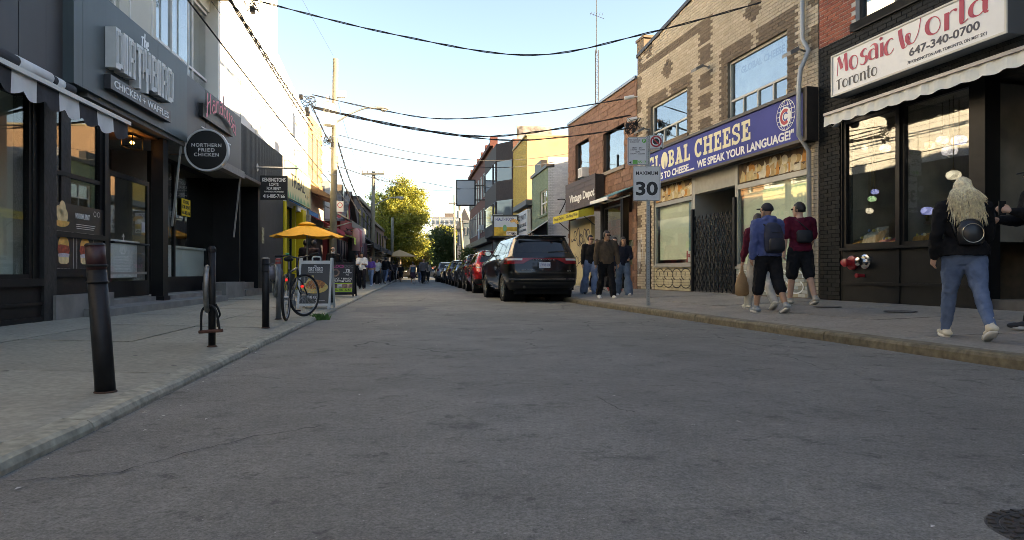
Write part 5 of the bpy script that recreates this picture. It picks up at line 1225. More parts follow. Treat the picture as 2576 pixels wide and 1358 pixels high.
# ================================================================ rest of the right side
# ---------------------------------------------------------------- brown block building with the vintage shop
FV = Face(9.0, -0.225, -1, FG.Y(1603)+.03); uV = FV.u
vb = FV.thing('brown_block_building', 'brown split block building with vintage clothes shop below', 'building')
UV = uV(1430)
blockm = piece_mat('brown_block', [(.2, .1, .06), (.24, .125, .075), (.18, .09, .055), (.26, .14, .09)], bump=.8, bscale=22, fine=.25)
VW = [(uV(1570), uV(1518), 4.45, 5.97), (uV(1482), uV(1448), 4.55, 6.17)]
VSHOP = (.35, UV-.1, 0, 3.45)
plain_wall(FV, vb, 0, UV, 0, 7.08, VW+[VSHOP], mat('brown_mortar', (.13, .075, .05), .9), -.3, 0)
bricks(FV, vb, 0, UV, .28, 7.08, 0, .4, .2, .012, {0: blockm}, VW+[VSHOP], None, 300, name='block', proud=.02, jit=.008)
mb = MB(); FV.box(mb, 0, UV, 3.45, 7.0, -9, -.7); FV.box(mb, 0, UV, 0, 3.45, -9, -3.2); mb.build('building_body', blockm, vb)
mb = MB(); FV.box(mb, UV-.5, UV+5.5, 0, 7.0, -9, -4.2); mb.build('sun_block', blockm, vb)  # hidden block added to stop sun coming through the gap
mb = MB(); FV.box(mb, 0, UV, 7.08, 7.17, -.4, .08); mb.build('parapet_cap', mat('cap_metal', (.25, .26, .27), .4, .5), vb)
for a, b, c, d in VW:
	framed_window(FV, vb, a, b, c, d, -.12, mat('black_frame', (.02, .02, .022), .4), G_UP, .07, [a+(b-a)*.45], [], split=c+.5)
	mb = MB(); FV.box(mb, a-.1, b+.1, c-.12, c, -.12, .07); mb.build('sill', mat('concrete_sill', (.25, .2, .16), .8), vb)
ac = FV.thing('window_air_conditioner', 'white air conditioner in the upper window of the brown block building', 'air conditioner', u=VW[1][0]+.42, w=.0, z=4.56)
mb = MB(); mb.box(-.25, .1, -.26, .26, 0, .38); mb.build('casing', white_m, ac, bevel=.02)
for k in range(7): mb = MB(); mb.box(-.258, -.25, -.22, .22, .05+.042*k, .07+.042*k); mb.build('vent_slat', mat('vent_grey', (.3, .3, .29), .6), ac)
# shop interior, posts, doors
mb = MB(); FV.box(mb, .35, UV-.1, .28, 3.45, -3.2, -3.1); mb.build('shop_back', mat('vintage_room', (.05, .045, .04), .9, var=.6, scale=2), vb)
for u in (.35, 1.3, 1.42, 3.3, 3.42): mb = MB(); FV.box(mb, u, u+.09, .28, 3.45, -.25, -.03); mb.build('shopfront_post', BLACK, vb)
framed_window(FV, vb, 1.52, 3.3, .6, 3.2, -.15, BLACK, G_SHOP, .06, room=0, name='shop_window')
mb = MB(); FV.box(mb, 1.52, 3.3, .28, .6, -.2, -.05); mb.build('stall_board', BLACK, vb)
mb = MB(); FV.box(mb, 4.6, UV-.1, .28, 3.0, -.2, -.04); mb.build('tan_panel', spray_y, vb)
graffiti(FV, vb, 4.7, UV-.2, 1.7, 2.7, -.036, spray, 12, 6, .05); graffiti(FV, vb, 4.8, UV-.3, 1.0, 1.7, -.036, spray, 14, 5, .04)
for k in range(10):            # garments on a rail inside
	u = 1.7+k*.15; mb = MB(); mb.tube([(.9, u, 2.0), (.9, u, 1.9), (.88, u, 1.5), (.9, u, 1.1)], [.02, .1, .12, .14], 8, flat=.35); c = random.choice([(.25, .05, .05), (.05, .08, .2), (.3, .3, .28), (.1, .15, .08), (.03, .03, .03)])
	mb.build('garment', mat('garment%s' % str(c), c, .9), vb, smooth=True)
for u in (.7, 1.0): # ceiling spots
	t = FV.thing('spot_lamp', 'small warm spot lamp glowing inside the vintage shop, %s' % ('near the door' if u < .8 else 'deeper in'), 'lamp', u=u, w=-.8, z=3.0); mb = MB(); mb.ball((0, 0, 0), .05); mb.build('bulb', mat('spot_glow', (1, .8, .5), .5, emit=(1, .75, .45), estr=8), t, smooth=True)
	mb = MB(); mb.lathe([(.06, .02), (.07, .1), (.03, .14)], 10); mb.build('housing', BLACK, t)
# wooden plank sign
vs = FV.thing('plank_sign', 'brown plank sign box with raised white lettering', 'sign')
va, vb1 = uV(1497, .4), uV(1422, .4); plk = piece_mat('sign_plank', [(.045, .026, .02), (.065, .038, .028), (.055, .03, .022)], rough=.6, bump=.2)
zv0, zv1 = 3.3, 4.42
mb = MB(); FV.box(mb, va+.02, vb1-.02, zv0+.02, zv1-.02, .05, .38); mb.build('sign_box', dark_metal, vs)
for r in range(6):
	nseg = 3
	for k in range(nseg):
		o_ = (.3 if r % 2 else 0); a = va+(vb1-va)*k/nseg+(o_ if k else 0); b = va+(vb1-va)*(k+1)/nseg+(o_ if k < nseg-1 else 0); zq = zv0+(zv1-zv0)*r/6
		mb = MB(); FV.box(mb, a+.006, b-.006, zq+.005, zq+(zv1-zv0)/6-.005, .38, .4+random.uniform(0, .006)); mb.build('plank', plk, vs)
text('Vintage Depot', (vb1-va)*.82, .4, mat('ivory_letter', (.75, .72, .65), .5), vs, FV.M(va+(vb1-va)*.43, zv0+.42, .41), bold=.03)
# yellow and teal awnings
ya = FV.thing('yellow_awning', 'yellow awning with clothing shop lettering on its valance', 'awning'); yc = mat('awning_yellow', (.5, .43, .05), .8, var=.06)
a, b = uV(1494, .1), uV(1426, .1); zq = FV.z(1402, 545, .7)
mb = MB(); mb.hexa([(-.1, a, 3.3), (-.1, b, 3.3), (-.7, b, zq), (-.7, a, zq), (-.1, a, 3.325), (-.1, b, 3.325), (-.72, b, zq+.02), (-.72, a, zq+.02)]); mb.build('canvas', yc, ya, fixn=True)
mb = MB(); mb.box(-.715, -.7, a, b, zq-.26, zq+.01); mb.build('valance', yc, ya)
text('Clothing Shop', (b-a)*.42, .15, blk, ya, FV.M(a+(b-a)*.25, zq-.12, .716), bold=.01); text('Vintage Depot', (b-a)*.42, .15, blk, ya, FV.M(a+(b-a)*.77, zq-.12, .716), bold=.01)
mb = MB(); mb.add([(-.1, a, 3.3), (-.7, a, zq), (-.7, a, zq-.25), (-.1, a, 3.0)], [(0, 1, 2, 3)]); mb.build('canvas_end', yc, ya)
for u in (a+.05, b-.05): mb = MB(); mb.bar((-.05, u, 2.6), (-.7, u, zq-.02), .03); mb.build('arm', dark_metal, ya)
tA = FV.thing('teal_awning', 'teal awning half wound out over the vintage shop door', 'awning'); tcn = mat('awning_teal', (.1, .26, .26), .8, var=.06)
a, b = uV(1592, .1), uV(1490, .9); 
mb = MB(); mb.hexa([(-.05, a, 3.6), (-.05, b, 3.6), (-.95, b, 3.22), (-.95, a, 3.22), (-.05, a, 3.625), (-.05, b, 3.625), (-.96, b, 3.24), (-.96, a, 3.24)]); mb.build('canvas', tcn, tA, fixn=True)
mb = MB(); mb.box(-1.0, -.95, a, b, 3.14, 3.25); mb.build('front_bar', white_m, tA)
for u in (a+.3, b-.5): mb = MB(); mb.bar((-.08, u, 3.35), (-.5, u+.35, 3.2), .04); mb.bar((-.5, u+.35, 3.2), (-.95, u, 3.18), .04); mb.build('arm', white_m, tA)

# ---------------------------------------------------------------- green and white painted brick house
FN = Face(6.7, -.15, -1, 33.0); uN = FN.u
gb = FN.thing('green_brick_house', 'narrow house with green painted brick front and white painted side', 'building')
greenb = piece_mat('green_painted_brick', [(.2, .26, .16), (.23, .29, .18), (.18, .235, .145)], bump=.3, dirt=.2, dirtcol=(.1, .12, .08))
whiteb = piece_mat('white_painted_brick', [(.55, .56, .56), (.62, .63, .62), (.5, .51, .52)], bump=.3, dirt=.2, dirtcol=(.3, .3, .3))
UG = uN(1338); zg = zz(394, 33.0)
GW = (uN(1376), uN(1358), 3.7, 4.95)
plain_wall(FN, gb, 0, UG, 0, zg-.5, [GW], mat('green_mortar', (.17, .22, .14), .9), -.3, 0)
bricks(FN, gb, 0, UG, 2.6, zg-.5, 0, .23, .08, .012, {0: greenb}, [GW], None, 150, proud=.01)
framed_window(FN, gb, *GW, -.1, white_m, G_UP, .07, [(GW[0]+GW[1])/2], [4.3], name='window')
mb = MB(); FN.box(mb, GW[0]-.1, GW[1]+.1, 3.6, 3.7, -.1, .08); mb.build('sill', greenb, gb)
mb = MB(); FN.box(mb, .02, UG, 0, zg-.52, -8, -.3); mb.build('building_body', whiteb, gb)
class Side:      # wall facing the camera at the near end of a house: local x across, courses run along x
	pass
def end_bricks(parent, F, w0, w1, z0, z1, m_, n_ind, bw=.23, bh=.08, gap=.012, proud=.012):
	me = MB().box(0, bw-gap, -proud, 0, 0, bh-gap).mesh('brick'); me.materials.append(m_); rest = MB(); n = 0; r = 0; z = z0
	while z < z1-bh*.5:
		x = w0-(bw/2 if r % 2 else 0)
		while x < w1:
			a, b = max(x, w0), min(x+bw-gap, w1)
			if b-a > .03:
				if n < n_ind and a == x and b == x+bw-gap and z > 3:
					o = bpy.data.objects.new('brick', me); COL.objects.link(o); o.parent = parent; o.location = (a, 0, z); n += 1
				else: rest.box(a, b, -proud, 0, z, min(z+bh-gap, z1))
			x += bw
		z += bh; r += 1
	rest.build('brickwork', m_, parent, kind='stuff')
mb = MB(); mb.box(.0, 8, 0, .05, 0, zg); mb.build('side_wall', mat('white_mortar2', (.5, .5, .5), .9), gb)
end_bricks(gb, FN, 0.0, 3.2, .3, zg, whiteb, 200)
mb = MB(); FN.box(mb, -.05, UG, zg-.5, zg-.35, -.3, .1); FN.box(mb, UG*.35, UG*.75, zg-.35, zg+.1, -.25, .05); mb.build('parapet', dark_metal, gb)
mb = MB(); M_ = MX((.95, -.014, 4.0), (1, 0, 0), (0, 0, 1), (0, -1, 0))
for i, q in enumerate(([(-.5, .35), (-.1, .3), (-.4, -.35)], [(.0, .3), (.3, .1), (.0, -.05), (.25, -.3), (-.05, -.35)], [(.35, .3), (.5, -.1), (.65, .25), (.6, -.35)])): ribbon(mb, smooth_pts(q, 6), .05, .0006*i, M_)
mb.build('graffiti', spray, gb)
mb = MB(); mb.tube([(.1, -.2, .3), (.1, -.2, 2.0), (.25, -.2, 2.15), (2.6, -.2, 2.15)], .08, 10); mb.build('white_pipe', white_m, gb, smooth=True)
mb = MB(); mb.box(1.25, 1.75, -.5, 0, 5.3, 5.9); mb.build('condenser', mat('condenser_grey', (.18, .18, .17), .6, .3), gb)
# grey canopy at its foot
gc = FN.thing('grey_canopy', 'grey canvas canopy sloping out in front of the green house', 'awning')
a, b = -.1, uN(1312, 1.4)
mb = MB(); mb.hexa([(-.05, a, 3.3), (-.05, b, 3.3), (-1.5, b, 2.35), (-1.5, a, 2.35), (-.05, a, 3.33), (-.05, b, 3.33), (-1.52, b, 2.37), (-1.52, a, 2.37)]); mb.build('canvas', mat('canvas_grey', (.32, .33, .31), .8), gc, fixn=True)
mb = MB(); mb.add([(-.05, a, 3.3), (-1.5, a, 2.35), (-.05, a, 2.35)], [(0, 1, 2)]); mb.build('canopy_end', mat('canopy_black', (.012, .012, .013), .9), gc)
# brown low shop with the white sign
FB = Face(6.7, -.15, -1, FN.Y(1338)); uB = FB.u
lb_ = FB.thing('low_brown_shop', 'low brown shop with white sign panel next to the green house', 'building'); UB = uB(1304)
brn = mat('brown_board', (.06, .045, .035), .7, var=.2)
mb = MB(); FB.box(mb, 0, UB, 0, 4.5, -7, 0); mb.build('wall', brn, lb_)
mb = MB(); FB.box(mb, -.1, UB+.1, 4.5, 4.8, -.4, .35); mb.build('cornice', mat('slate_trim', (.12, .125, .12), .7), lb_)
mb = MB(); FB.box(mb, .15, UB-.25, 2.9, 4.3, .05, .25); mb.build('sign_panel', mat('sign_offwhite', (.55, .57, .55), .6), lb_)
text('PATTY PARTY', (UB-.4)*.8, .3, blk, lb_, FB.M(UB*.48, 3.95, .255), bold=.01); text('FAMILLE FORCE', (UB-.4)*.85, .2, blk, lb_, FB.M(UB*.48, 3.5, .255), bold=.02); text('WE DO BULK ORDERS', (UB-.4)*.85, .12, blk, lb_, FB.M(UB*.48, 3.2, .255), bold=.02)
# health food blade sign
YH = 40.0; p0 = at(1243, 593, YH); p1 = at(1300, 545, YH); hf = thing('health_food_sign', 'illustrated health food sign in a dark frame jutting over the pavement', 'sign', ((p0.x+p1.x)/2, YH, p0.z)); w_, h_ = p1.x-p0.x, p1.z-p0.z
mb = MB(); mb.box(-w_/2-.1, w_/2+.1, -.08, .08, -.1, h_+.1); mb.build('frame', mat('frame_green_black', (.03, .035, .03), .6, var=.4, scale=9), hf)
mb = MB(); mb.box(-w_/2, w_/2, -.1, -.08, h_*.45, h_); mb.build('sky_panel', mat('panel_pale', (.55, .62, .65), .6), hf)
mb = MB(); mb.box(-w_/2, w_/2, -.1, -.081, 0, h_*.45); mb.build('gold_panel', mat('panel_gold', (.6, .38, .04), .6, var=.4, scale=4), hf)
mb = MB(); mb.box(0.05, w_/2, -.104, -.1, 0.02, h_*.22); mb.build('white_panel', whitel, hf)
Mh = lambda x, z: MX((x, -.105, z), (1, 0, 0), (0, 0, 1), (0, -1, 0))
text('HEALTH FOOD', w_*.8, h_*.17, mat('print_navy', (.03, .04, .2), .6), hf, Mh(-.05, h_*.86), bold=.02); text('VITAMIN', w_*.4, h_*.15, blk, hf, Mh(w_*.27, h_*.11), bold=.02)
mb = MB(); M_ = Mh(w_*.36, h_*.62)
for k, c in enumerate(((.5, .08, .06), (.6, .35, .03), (.12, .35, .15))): ribbon(mb, arc(0, 0, .26-.06*k, .26-.06*k, 0, 150, 12), .05, .001*k, M_)
mb.build('rainbow_print', bun, hf); mb = MB(); M_ = Mh(-.05, h_*.4); mb.add([M_ @ Vector((*p, .001)) for p in arc(0, 0, .12, .2, 0, 360, 14)[:-1]], [tuple(range(14))]); mb.build('leaf_print', grn, hf)
mb = MB(); mb.bar((w_/2, 0, h_*.8), (w_/2+.9, 0, h_*.8), .06); mb.build('bracket', dark_metal, hf)

# ---------------------------------------------------------------- tall yellow brick building with peach side
FY = Face(6.7, -.15, -1, FN.Y(1325)); uY = FY.u
yb = FY.thing('yellow_brick_building', 'tall yellow brick building with plain peach side wall', 'building'); UYn = uY(1291); zy = zz(341, FY.Y0)
yellowb = piece_mat('yellow_glazed_brick', [(.6, .34, .04), (.66, .4, .055), (.55, .3, .035)], rough=.7, bump=.2)
mb = MB(); FY.box(mb, 0, UYn, 0, zy, -9, 0); mb.build('wall', mat('yellow_mortar', (.4, .25, .08), .9), yb)
bricks(FY, yb, 0, UYn, 2.5, zy-.12, 0, .25, .085, .014, {0: yellowb}, [], None, 200)
mb = MB(); mb.box(.0, 9, -.06, 0, 0, zy-.02); mb.build('side_wall', mat('peach_stucco', (.5, .29, .16), .85, var=.08, scale=1.5), yb)
mb = MB(); FY.box(mb, -.05, UYn, zy, zy+.1, -9, .08); mb.build('parapet_cap', mat('tan_eave', (.4, .33, .2), .7), yb)
mb = MB(); FY.box(mb, .3, UYn-.2, .2, 2.5, 0, .05); mb.build('shop_front', inner, yb)
# ---------------------------------------------------------------- dark bay building
FD = Face(6.7, -.15, -1, FN.Y(1290)); uD = FD.u
db = FD.thing('bay_front_building', 'brown building with a dark three storey bay and mural on the roof', 'building'); UD = uD(1240)
dbr = mat('dark_brown_brick', (.11, .045, .03), .85, var=.2, scale=6); baym = mat('bay_cladding', (.06, .045, .042), .75, var=.1, spec=.2)
mb = MB(); FD.box(mb, 0, UD, 0, 9.5, -8, 0); mb.build('wall', dbr, db)
def bay(z0, z1, m_, nm):
	mb = MB(); pts = [(0.0, .2), (.9, 1.6), (.9, UD-2.2), (0, UD-.6)]
	mb.prism([(p[0], p[1]) for p in pts], lambda p, t: (-p[0], p[1], z0+(z1-z0)*t)); return mb.build(nm, m_, db, fixn=True)
for z0, z1, m_, nm in ((8.2, 9.4, baym, 'bay_panel'), (5.6, 6.9, baym, 'bay_panel'), (3.4, 4.2, baym, 'bay_panel')): bay(z0, z1, m_, nm)
for z0, z1 in ((6.9, 8.2), (4.2, 5.6)): bay(z0, z1, mat('bay_glass', (.1, .12, .13), .08, spec=.8), 'bay_window')
for z0 in (6.9, 4.2):
	for p in ((.0, .2), (.91, 1.6), (.91, 3.2), (.91, UD-2.2)): MB().bar((-p[0], p[1], z0), (-p[0], p[1], z0+1.35), .1).build('mullion', baym, db)
for u in (1.0, 2.0): mb = MB(); FD.box(mb, u, u+.5, 4.3, 4.65, .5 if u < 1.5 else .9, 1.15); mb.build('window_unit', white_m, db)
mb = MB(); FD.box(mb, .2, .35, 9.5, 10.4, -2.6, -.3); mb.build('roof_mural', mat('mural_paint', (.3, .25, .22), .7, var=.9, scale=1.6), db)
mb = MB(); FD.box(mb, UD-2.2, UD, 9.5, 10.3, -6, .05); mb.build('parapet', dbr, db)
mb = MB(); FD.box(mb, .3, UD-.3, .2, 3.2, 0, .06); mb.build('shop_front', inner, db)
mb = MB(); FD.box(mb, .4, 2.0, 2.4, 3.1, .06, .1); mb.build('shop_panel', yl, db)
# ---------------------------------------------------------------- red brown corner building, billboard
FRb = Face(6.7, -.15, -1, FN.Y(1240)); uR_ = FRb.u
rb = FRb.thing('red_brown_building', 'red brown brick block with rows of narrow windows and dark cornice', 'building'); URb = uR_(1182)
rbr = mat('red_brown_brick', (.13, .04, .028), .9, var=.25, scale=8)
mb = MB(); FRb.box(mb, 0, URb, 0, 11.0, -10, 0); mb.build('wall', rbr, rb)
mb = MB(); FRb.box(mb, .2, URb, 3.3, 3.8, 0, .5); mb.build('cornice', dark_metal, rb)
mb = MB(); FRb.box(mb, 0, URb, 11.0, 11.3, -.3, .25); mb.build('parapet', rbr, rb)
for k in range(6): mb = MB(); FRb.box(mb, 1+k*3.6, 1.6+k*3.6, 11.3, 11.9, -.5, .1); mb.build('chimney', rbr, rb)
for fl in range(2):
	for k in range(9):
		u = 1.2+k*2.4; f = framed_window(FRb, rb, u, u+1.1, 4.5+fl*3.1, 6.6+fl*3.1, .02, mat('white_frame', (.35, .35, .33), .6), mat('dark_pane', (.03, .035, .04), .1, spec=.8), .08, room=0, name='window')
for u, z in ((6.0, 4.6), (1.4, 4.6)): mb = MB(); FRb.box(mb, u, u+.6, z, z+.45, 0, .5); mb.build('window_unit', white_m, rb)
mb = MB(); FRb.box(mb, .4, URb-.5, .2, 3.2, 0, .04); mb.build('shop_front', inner, rb)
YB2 = 58.0; p0 = at(1150, 515, YB2); p1 = at(1193, 455, YB2); bbd = thing('blank_billboard', 'blank grey billboard in a black frame jutting from the red brown building', 'sign', ((p0.x+p1.x)/2, YB2, p0.z)); w_, h_ = p1.x-p0.x, p1.z-p0.z
mb = MB(); mb.box(-w_/2-.1, w_/2+.1, -.12, .12, -.1, h_+.1); mb.build('frame', BLACK, bbd); mb = MB(); mb.box(-w_/2, w_/2, -.14, -.12, 0, h_); mb.build('panel', mat('panel_grey', (.4, .42, .44), .5), bbd)
mb = MB(); mb.bar((w_/2, 0, h_*.8), (w_/2+3, 0, h_*.8), .1); mb.bar((w_/2, 0, h_*.2), (w_/2+3, 0, h_*.2), .1); mb.build('bracket', dark_metal, bbd)
# barber pole
bp_ = FRb.thing('barber_pole', 'striped barber pole on the red brown building', 'sign', u=uR_(1205, .3), w=.3, z=zz(613, FRb.Y(1205)))
mb = MB(); mb.lathe([(.12, 0), (.12, 1.0)], 14); m_ = mat('barber_white', (.6, .6, .6), .4); mb.build('tube', m_, bp_)
for k in range(4): mb = MB(); mb.tube([(.13*math.cos(t/3), .13*math.sin(t/3), k*.25+t*.03) for t in range(8)], .03, 5); mb.build('stripe', MATS['sign_red'], bp_)
mb = MB(); mb.ball((0, 0, 1.1), .16); mb.build('globe', white_m, bp_, smooth=True)

# ---------------------------------------------------------------- far end of the street
def far_house(name, label, px0, px1, py, Y, col, depth=10, windows=(3, 2), roof=None, facing=True):
	a, b = xz(px0, Y), xz(px1, Y); zt_ = zz(py, Y); t = thing(name, label, 'building', ((a+b)/2, Y, 0)); w_ = abs(b-a); m_ = mat('wall_%s' % name+str(col), col, .85, var=.15, scale=2)
	mb = MB(); mb.box(-w_/2, w_/2, 0, depth, 0, zt_); mb.build('wall', m_, t)
	if roof: mb = MB(); mb.prism([(-w_/2-.3, zt_), (w_/2+.3, zt_), (0, zt_+roof)], lambda p, q: (p[0], -.3+(depth+.6)*q, p[1])); mb.build('roof', mat('slate_roof', (.08, .075, .075), .8, var=.2), t, fixn=True)
	else: mb = MB(); mb.box(-w_/2-.1, w_/2+.1, -.1, depth, zt_, zt_+.3); mb.build('parapet', mat('far_trim', (.3, .3, .29), .7), t)
	nx, nz = windows; nf = max(1, int(nz))
	for i in range(nx):
		for j in range(nf):
			cx = -w_/2+w_*(i+.5)/nx; cz = zt_*(j+.55)/nf; ww, hh = w_/nx*.5, zt_/nf*.42
			mb = MB(); mb.box(cx-ww/2, cx+ww/2, -.06, .02, cz-hh/2, cz+hh/2); f = mb.build('window', mat('far_frame', (.4, .4, .4), .6), t)
			mb = MB(); mb.box(cx-ww/2+.08, cx+ww/2-.08, -.08, -.06, cz-hh/2+.08, cz+hh/2-.08); mb.build('pane', mat('far_pane', (.08, .1, .12), .1, spec=.8), f)
	return t
far_house('apartment_block', 'grey apartment tower with balconies far down the street', 1085, 1190, 548, 210, (.38, .4, .42), 20, (9, 6))
far_house('apartment_penthouse', 'small brown roof block standing on the far grey tower', 1118, 1140, 538, 214, (.2, .15, .12), 8, (2, 1))
far_house('far_red_house', 'far red brick house closing the street beside the trees', 1050, 1085, 630, 150, (.2, .07, .05), 12, (3, 2), roof=2.5)
far_house('grey_gable_house', 'dark grey gabled house beyond the red brown building', 1150, 1186, 575, 100, (.1, .1, .11), 14, (2, 2), roof=3)
far_house('glass_front_house', 'pale blue fronted house beyond the red brown building', 1166, 1184, 560, 84, (.15, .2, .22), 8, (2, 3))

# ================================================================ left side beyond the orange building
# ---------------------------------------------------------------- red house with shingle roof
YHs = 41.0
hr = thing('red_gable_house', 'red house with grey shingle roof and gable towards the street', 'building', (facL(YHs)-.2, YHs, 0), R(6.5))
redw = mat('red_house_paint', (.33, .045, .035), .8, var=.15, scale=2)
rz0 = zz(548, YHs); rz1 = zz(466, YHs); Lh = 8.0; D = 3.4
mb = MB(); mb.box(-12, 0, 0, 2*D, 0, rz0); mb.build('wall', redw, hr)
mb = MB(); mb.prism([(0, rz0), (2*D, rz0), (D, rz1)], lambda p, t: (-12+12*t, p[0], p[1])); mb.build('gable', redw, hr, fixn=True)
shing = piece_mat('shingle', [(.13, .115, .1), (.16, .14, .12), (.11, .1, .09)], bump=.4)
slope = math.hypot(D, rz1-rz0); base = MB()
def rp(x, s, d=0):     # point on the near roof slope: s from eave to ridge
	return (x, -.3+(D+.3)*s, rz0-.25+(rz1-rz0+.25)*s+.03+d)
base.quad(rp(-12, 0), rp(.3, 0), rp(.3, 1), rp(-12, 1)); base.quad((-12, 2*D+.3, rz0-.25), (.3, 2*D+.3, rz0-.25), (.3, D, rz1+.03), (-12, D, rz1+.03)); base.build('roof', mat('roof_under', (.08, .07, .065), .9), hr)
sh = MB(); nrow = 22
for r in range(nrow):
	x = -12+(.2 if r % 2 else 0)
	while x < .3:
		w_ = .4; s0, s1 = r/nrow, min(1, (r+1.15)/nrow); a = x+.01; b = min(x+w_, .3); lift = random.uniform(.0, .012)
		sh.add([rp(a, s0, .035+lift), rp(b, s0, .035+lift), rp(b, s1, .01), rp(a, s1, .01), rp(a, s0, .0), rp(b, s0, .0)], [(0, 1, 2, 3), (4, 5, 1, 0)]); x += w_
sh.build('shingles', shing, hr, kind='stuff')
mb = MB(); mb.box(-1.0, -.3, D-.3, D+.3, rz1-.3, rz1+.45); mb.build('chimney', brownb, hr)
mb = MB(); mb.tube([(-3.0, D*.5, rz0+1), (-3.0, D*.5, rz1+.9)], .07, 8); mb.build('vent_pipe', dark_metal, hr)
mb = MB(); mb.box(-4.4, -3.5, D*.75, D*.95, rz0+2.0, rz0+2.3); mb.build('skylight', white_m, hr)
# upper bay facing the camera with sash window
for x0, x1, z0, z1 in ((-2.6, -.6, 3.9, 6.3),):
	mb = MB(); mb.box(x0, x1, -.08, 0, z0, z1); f = mb.build('window', mat('white_frame', (.35, .35, .33), .6), hr); mb = MB(); mb.box(x0+.3, x1-.3, -.1, -.08, z0+.2, z1-.3); mb.build('pane', mat('house_pane', (.1, .11, .11), .1, spec=.8), f)
for k in range(3): mb = MB(); mb.box(-.02, .05, .8+2*k, 1.6+2*k, 4.2, 6.2); mb.build('window', mat('dark_pane', (.03, .035, .04), .1), hr)
# canopies with clothes hung out under them, one after another down the street
def canopy(px0, px1, Y0, Y1, ztop, zlow, out, m_, nm, lb, cat='awning'):
	FF = Face(-5.4+.0, -.115, 1, Y0); t = FF.thing(nm, lb, cat); L_ = (Y1-Y0)*FF.k
	mb = MB(); mb.hexa([(0, 0, ztop), (out, 0, zlow), (out, L_, zlow), (0, L_, ztop), (0, 0, ztop+.06), (out, 0, zlow+.06), (out, L_, zlow+.06), (0, L_, ztop+.06)]); mb.build('canopy_top', m_, t, fixn=True)
	mb = MB(); mb.box(out-.02, out, 0, L_, zlow-.25, zlow+.02); mb.build('valance', m_, t)
	for k in range(3): mb = MB(); mb.bar((.02, .1+(L_-.2)*k/2, ztop-1.2), (out, .1+(L_-.2)*k/2, zlow), .05); mb.build('arm', mat('arm_steel', (.35, .36, .35), .4, .6), t)
	return t, FF, L_
blc = mat('canopy_charcoal', (.03, .03, .032), .8, var=.2)
t, FF, L_ = canopy(0, 0, 33.3, 41, 4.1, 3.3, 1.4, mat('tin_roof', (.14, .145, .14), .5, .3, var=.2), 'tin_canopy', 'long grey tin canopy in front of the red house')
for i, (a, b, c_, lb) in enumerate(((42, 47, (.03, .03, .032), 'black canvas awning after the tin canopy'), (47.5, 54, (.035, .033, .033), 'second black awning further down the left side'), (54.5, 62, (.06, .05, .055), 'third dark awning down the left side'), (62.5, 72, (.02, .02, .022), 'farthest dark awning before the terrace umbrella'))):
	canopy(0, 0, a, b, 3.5, 2.6, 1.7, mat('awn%d' % i, c_, .8, var=.2), 'dark_awning', lb)
lyc = FO.thing('lime_canopy', 'small lime green canopy next to the utility pole', 'awning', u=UO+.4)
mb = MB(); mb.hexa([(0, 0, 3.0), (1.5, 0, 2.5), (1.5, 1.6, 2.5), (0, 1.6, 3.0), (0, 0, 3.03), (1.52, 0, 2.53), (1.52, 1.6, 2.53), (0, 1.6, 3.03)]); mb.build('canopy_top', mat('canopy_lime', (.4, .5, .1), .8), lyc, fixn=True)
mb = MB(); mb.box(1.5, 1.515, 0, 1.6, 2.2, 2.52); mb.build('valance', MATS['canopy_lime'], lyc)
# low row of shops behind the canopies
for i, (a, b, h_, c_, lb) in enumerate(((33.0, 40.8, 4.4, (.06, .02, .02), 'low dark shop row under the tin canopy'), (48.2, 60, 6.0, (.12, .1, .09), 'two storey grey shop behind the second black awning'), (60.2, 74, 5.2, (.16, .09, .06), 'brown brick shop behind the far dark awnings'), (75, 95, 4.6, (.13, .12, .11), 'last low shop on the left before the trees'))):
	FF = Face(-5.4, -.115, 1, a); t = FF.thing('row_shop', lb, 'building'); L_ = (b-a)*FF.k; m_ = mat('row%d' % i, c_, .85, var=.2, scale=2)
	mb = MB(); FF.box(mb, 0, L_, 0, h_, -8, 0 if i else -1.2); mb.build('wall', m_, t)
	mb = MB(); FF.box(mb, 0, L_, h_, h_+.25, -8, .15 if i else -1.1); mb.build('cornice', dark_metal, t)
	for k in range(4):
		u = L_*(k+.5)/4
		if i: mb = MB(); FF.box(mb, u-.5, u+.5, h_*.62, h_*.9, 0, .05); mb.build('window', mat('dark_pane', (.03, .035, .04), .1), t)
	mb = MB(); FF.box(mb, .3, L_-.3, .15, 2.8, 0 if i else -1.2, .04 if i else -1.16); mb.build('shop_front', mat('entrance_black', (.008, .008, .009), .6), t)
# clothes rails under the tin canopy
FF = Face(-5.4, -.115, 1, 34.0); rr = random.Random(4)
rail = FF.thing('clothes_rail', 'crowded rail of dark garments hanging under the tin canopy', 'clothes rail', w=.3)
mb = MB(); mb.tube([(0, 0, 2.6), (0, 6, 2.6)], .02, 6); mb.tube([(1.0, 0, 2.6), (1.0, 6, 2.6)], .02, 6); mb.build('rail', chrome, rail)
for k in range(26):
	for row in (0, 1.0):
		c = rr.choice([(.02, .02, .025), (.06, .015, .02), (.03, .03, .05), (.25, .22, .22), (.1, .02, .03), (.02, .02, .02)]); y = .1+k*.225; h_ = rr.uniform(.8, 1.6)
		mb = MB(); mb.tube([(row, y, 2.58), (row, y, 2.5), (row, y, 2.5-h_*.5), (row, y, 2.5-h_)], [.02, .2, .2, .24], 8, flat=.3); mb.build('garment', mat('cloth%s' % str(c), c, .9), rail, smooth=True)
pk = FF.thing('pink_garments', 'pink striped garments hanging at the near end of the tin canopy', 'clothes', w=1.5, z=0)
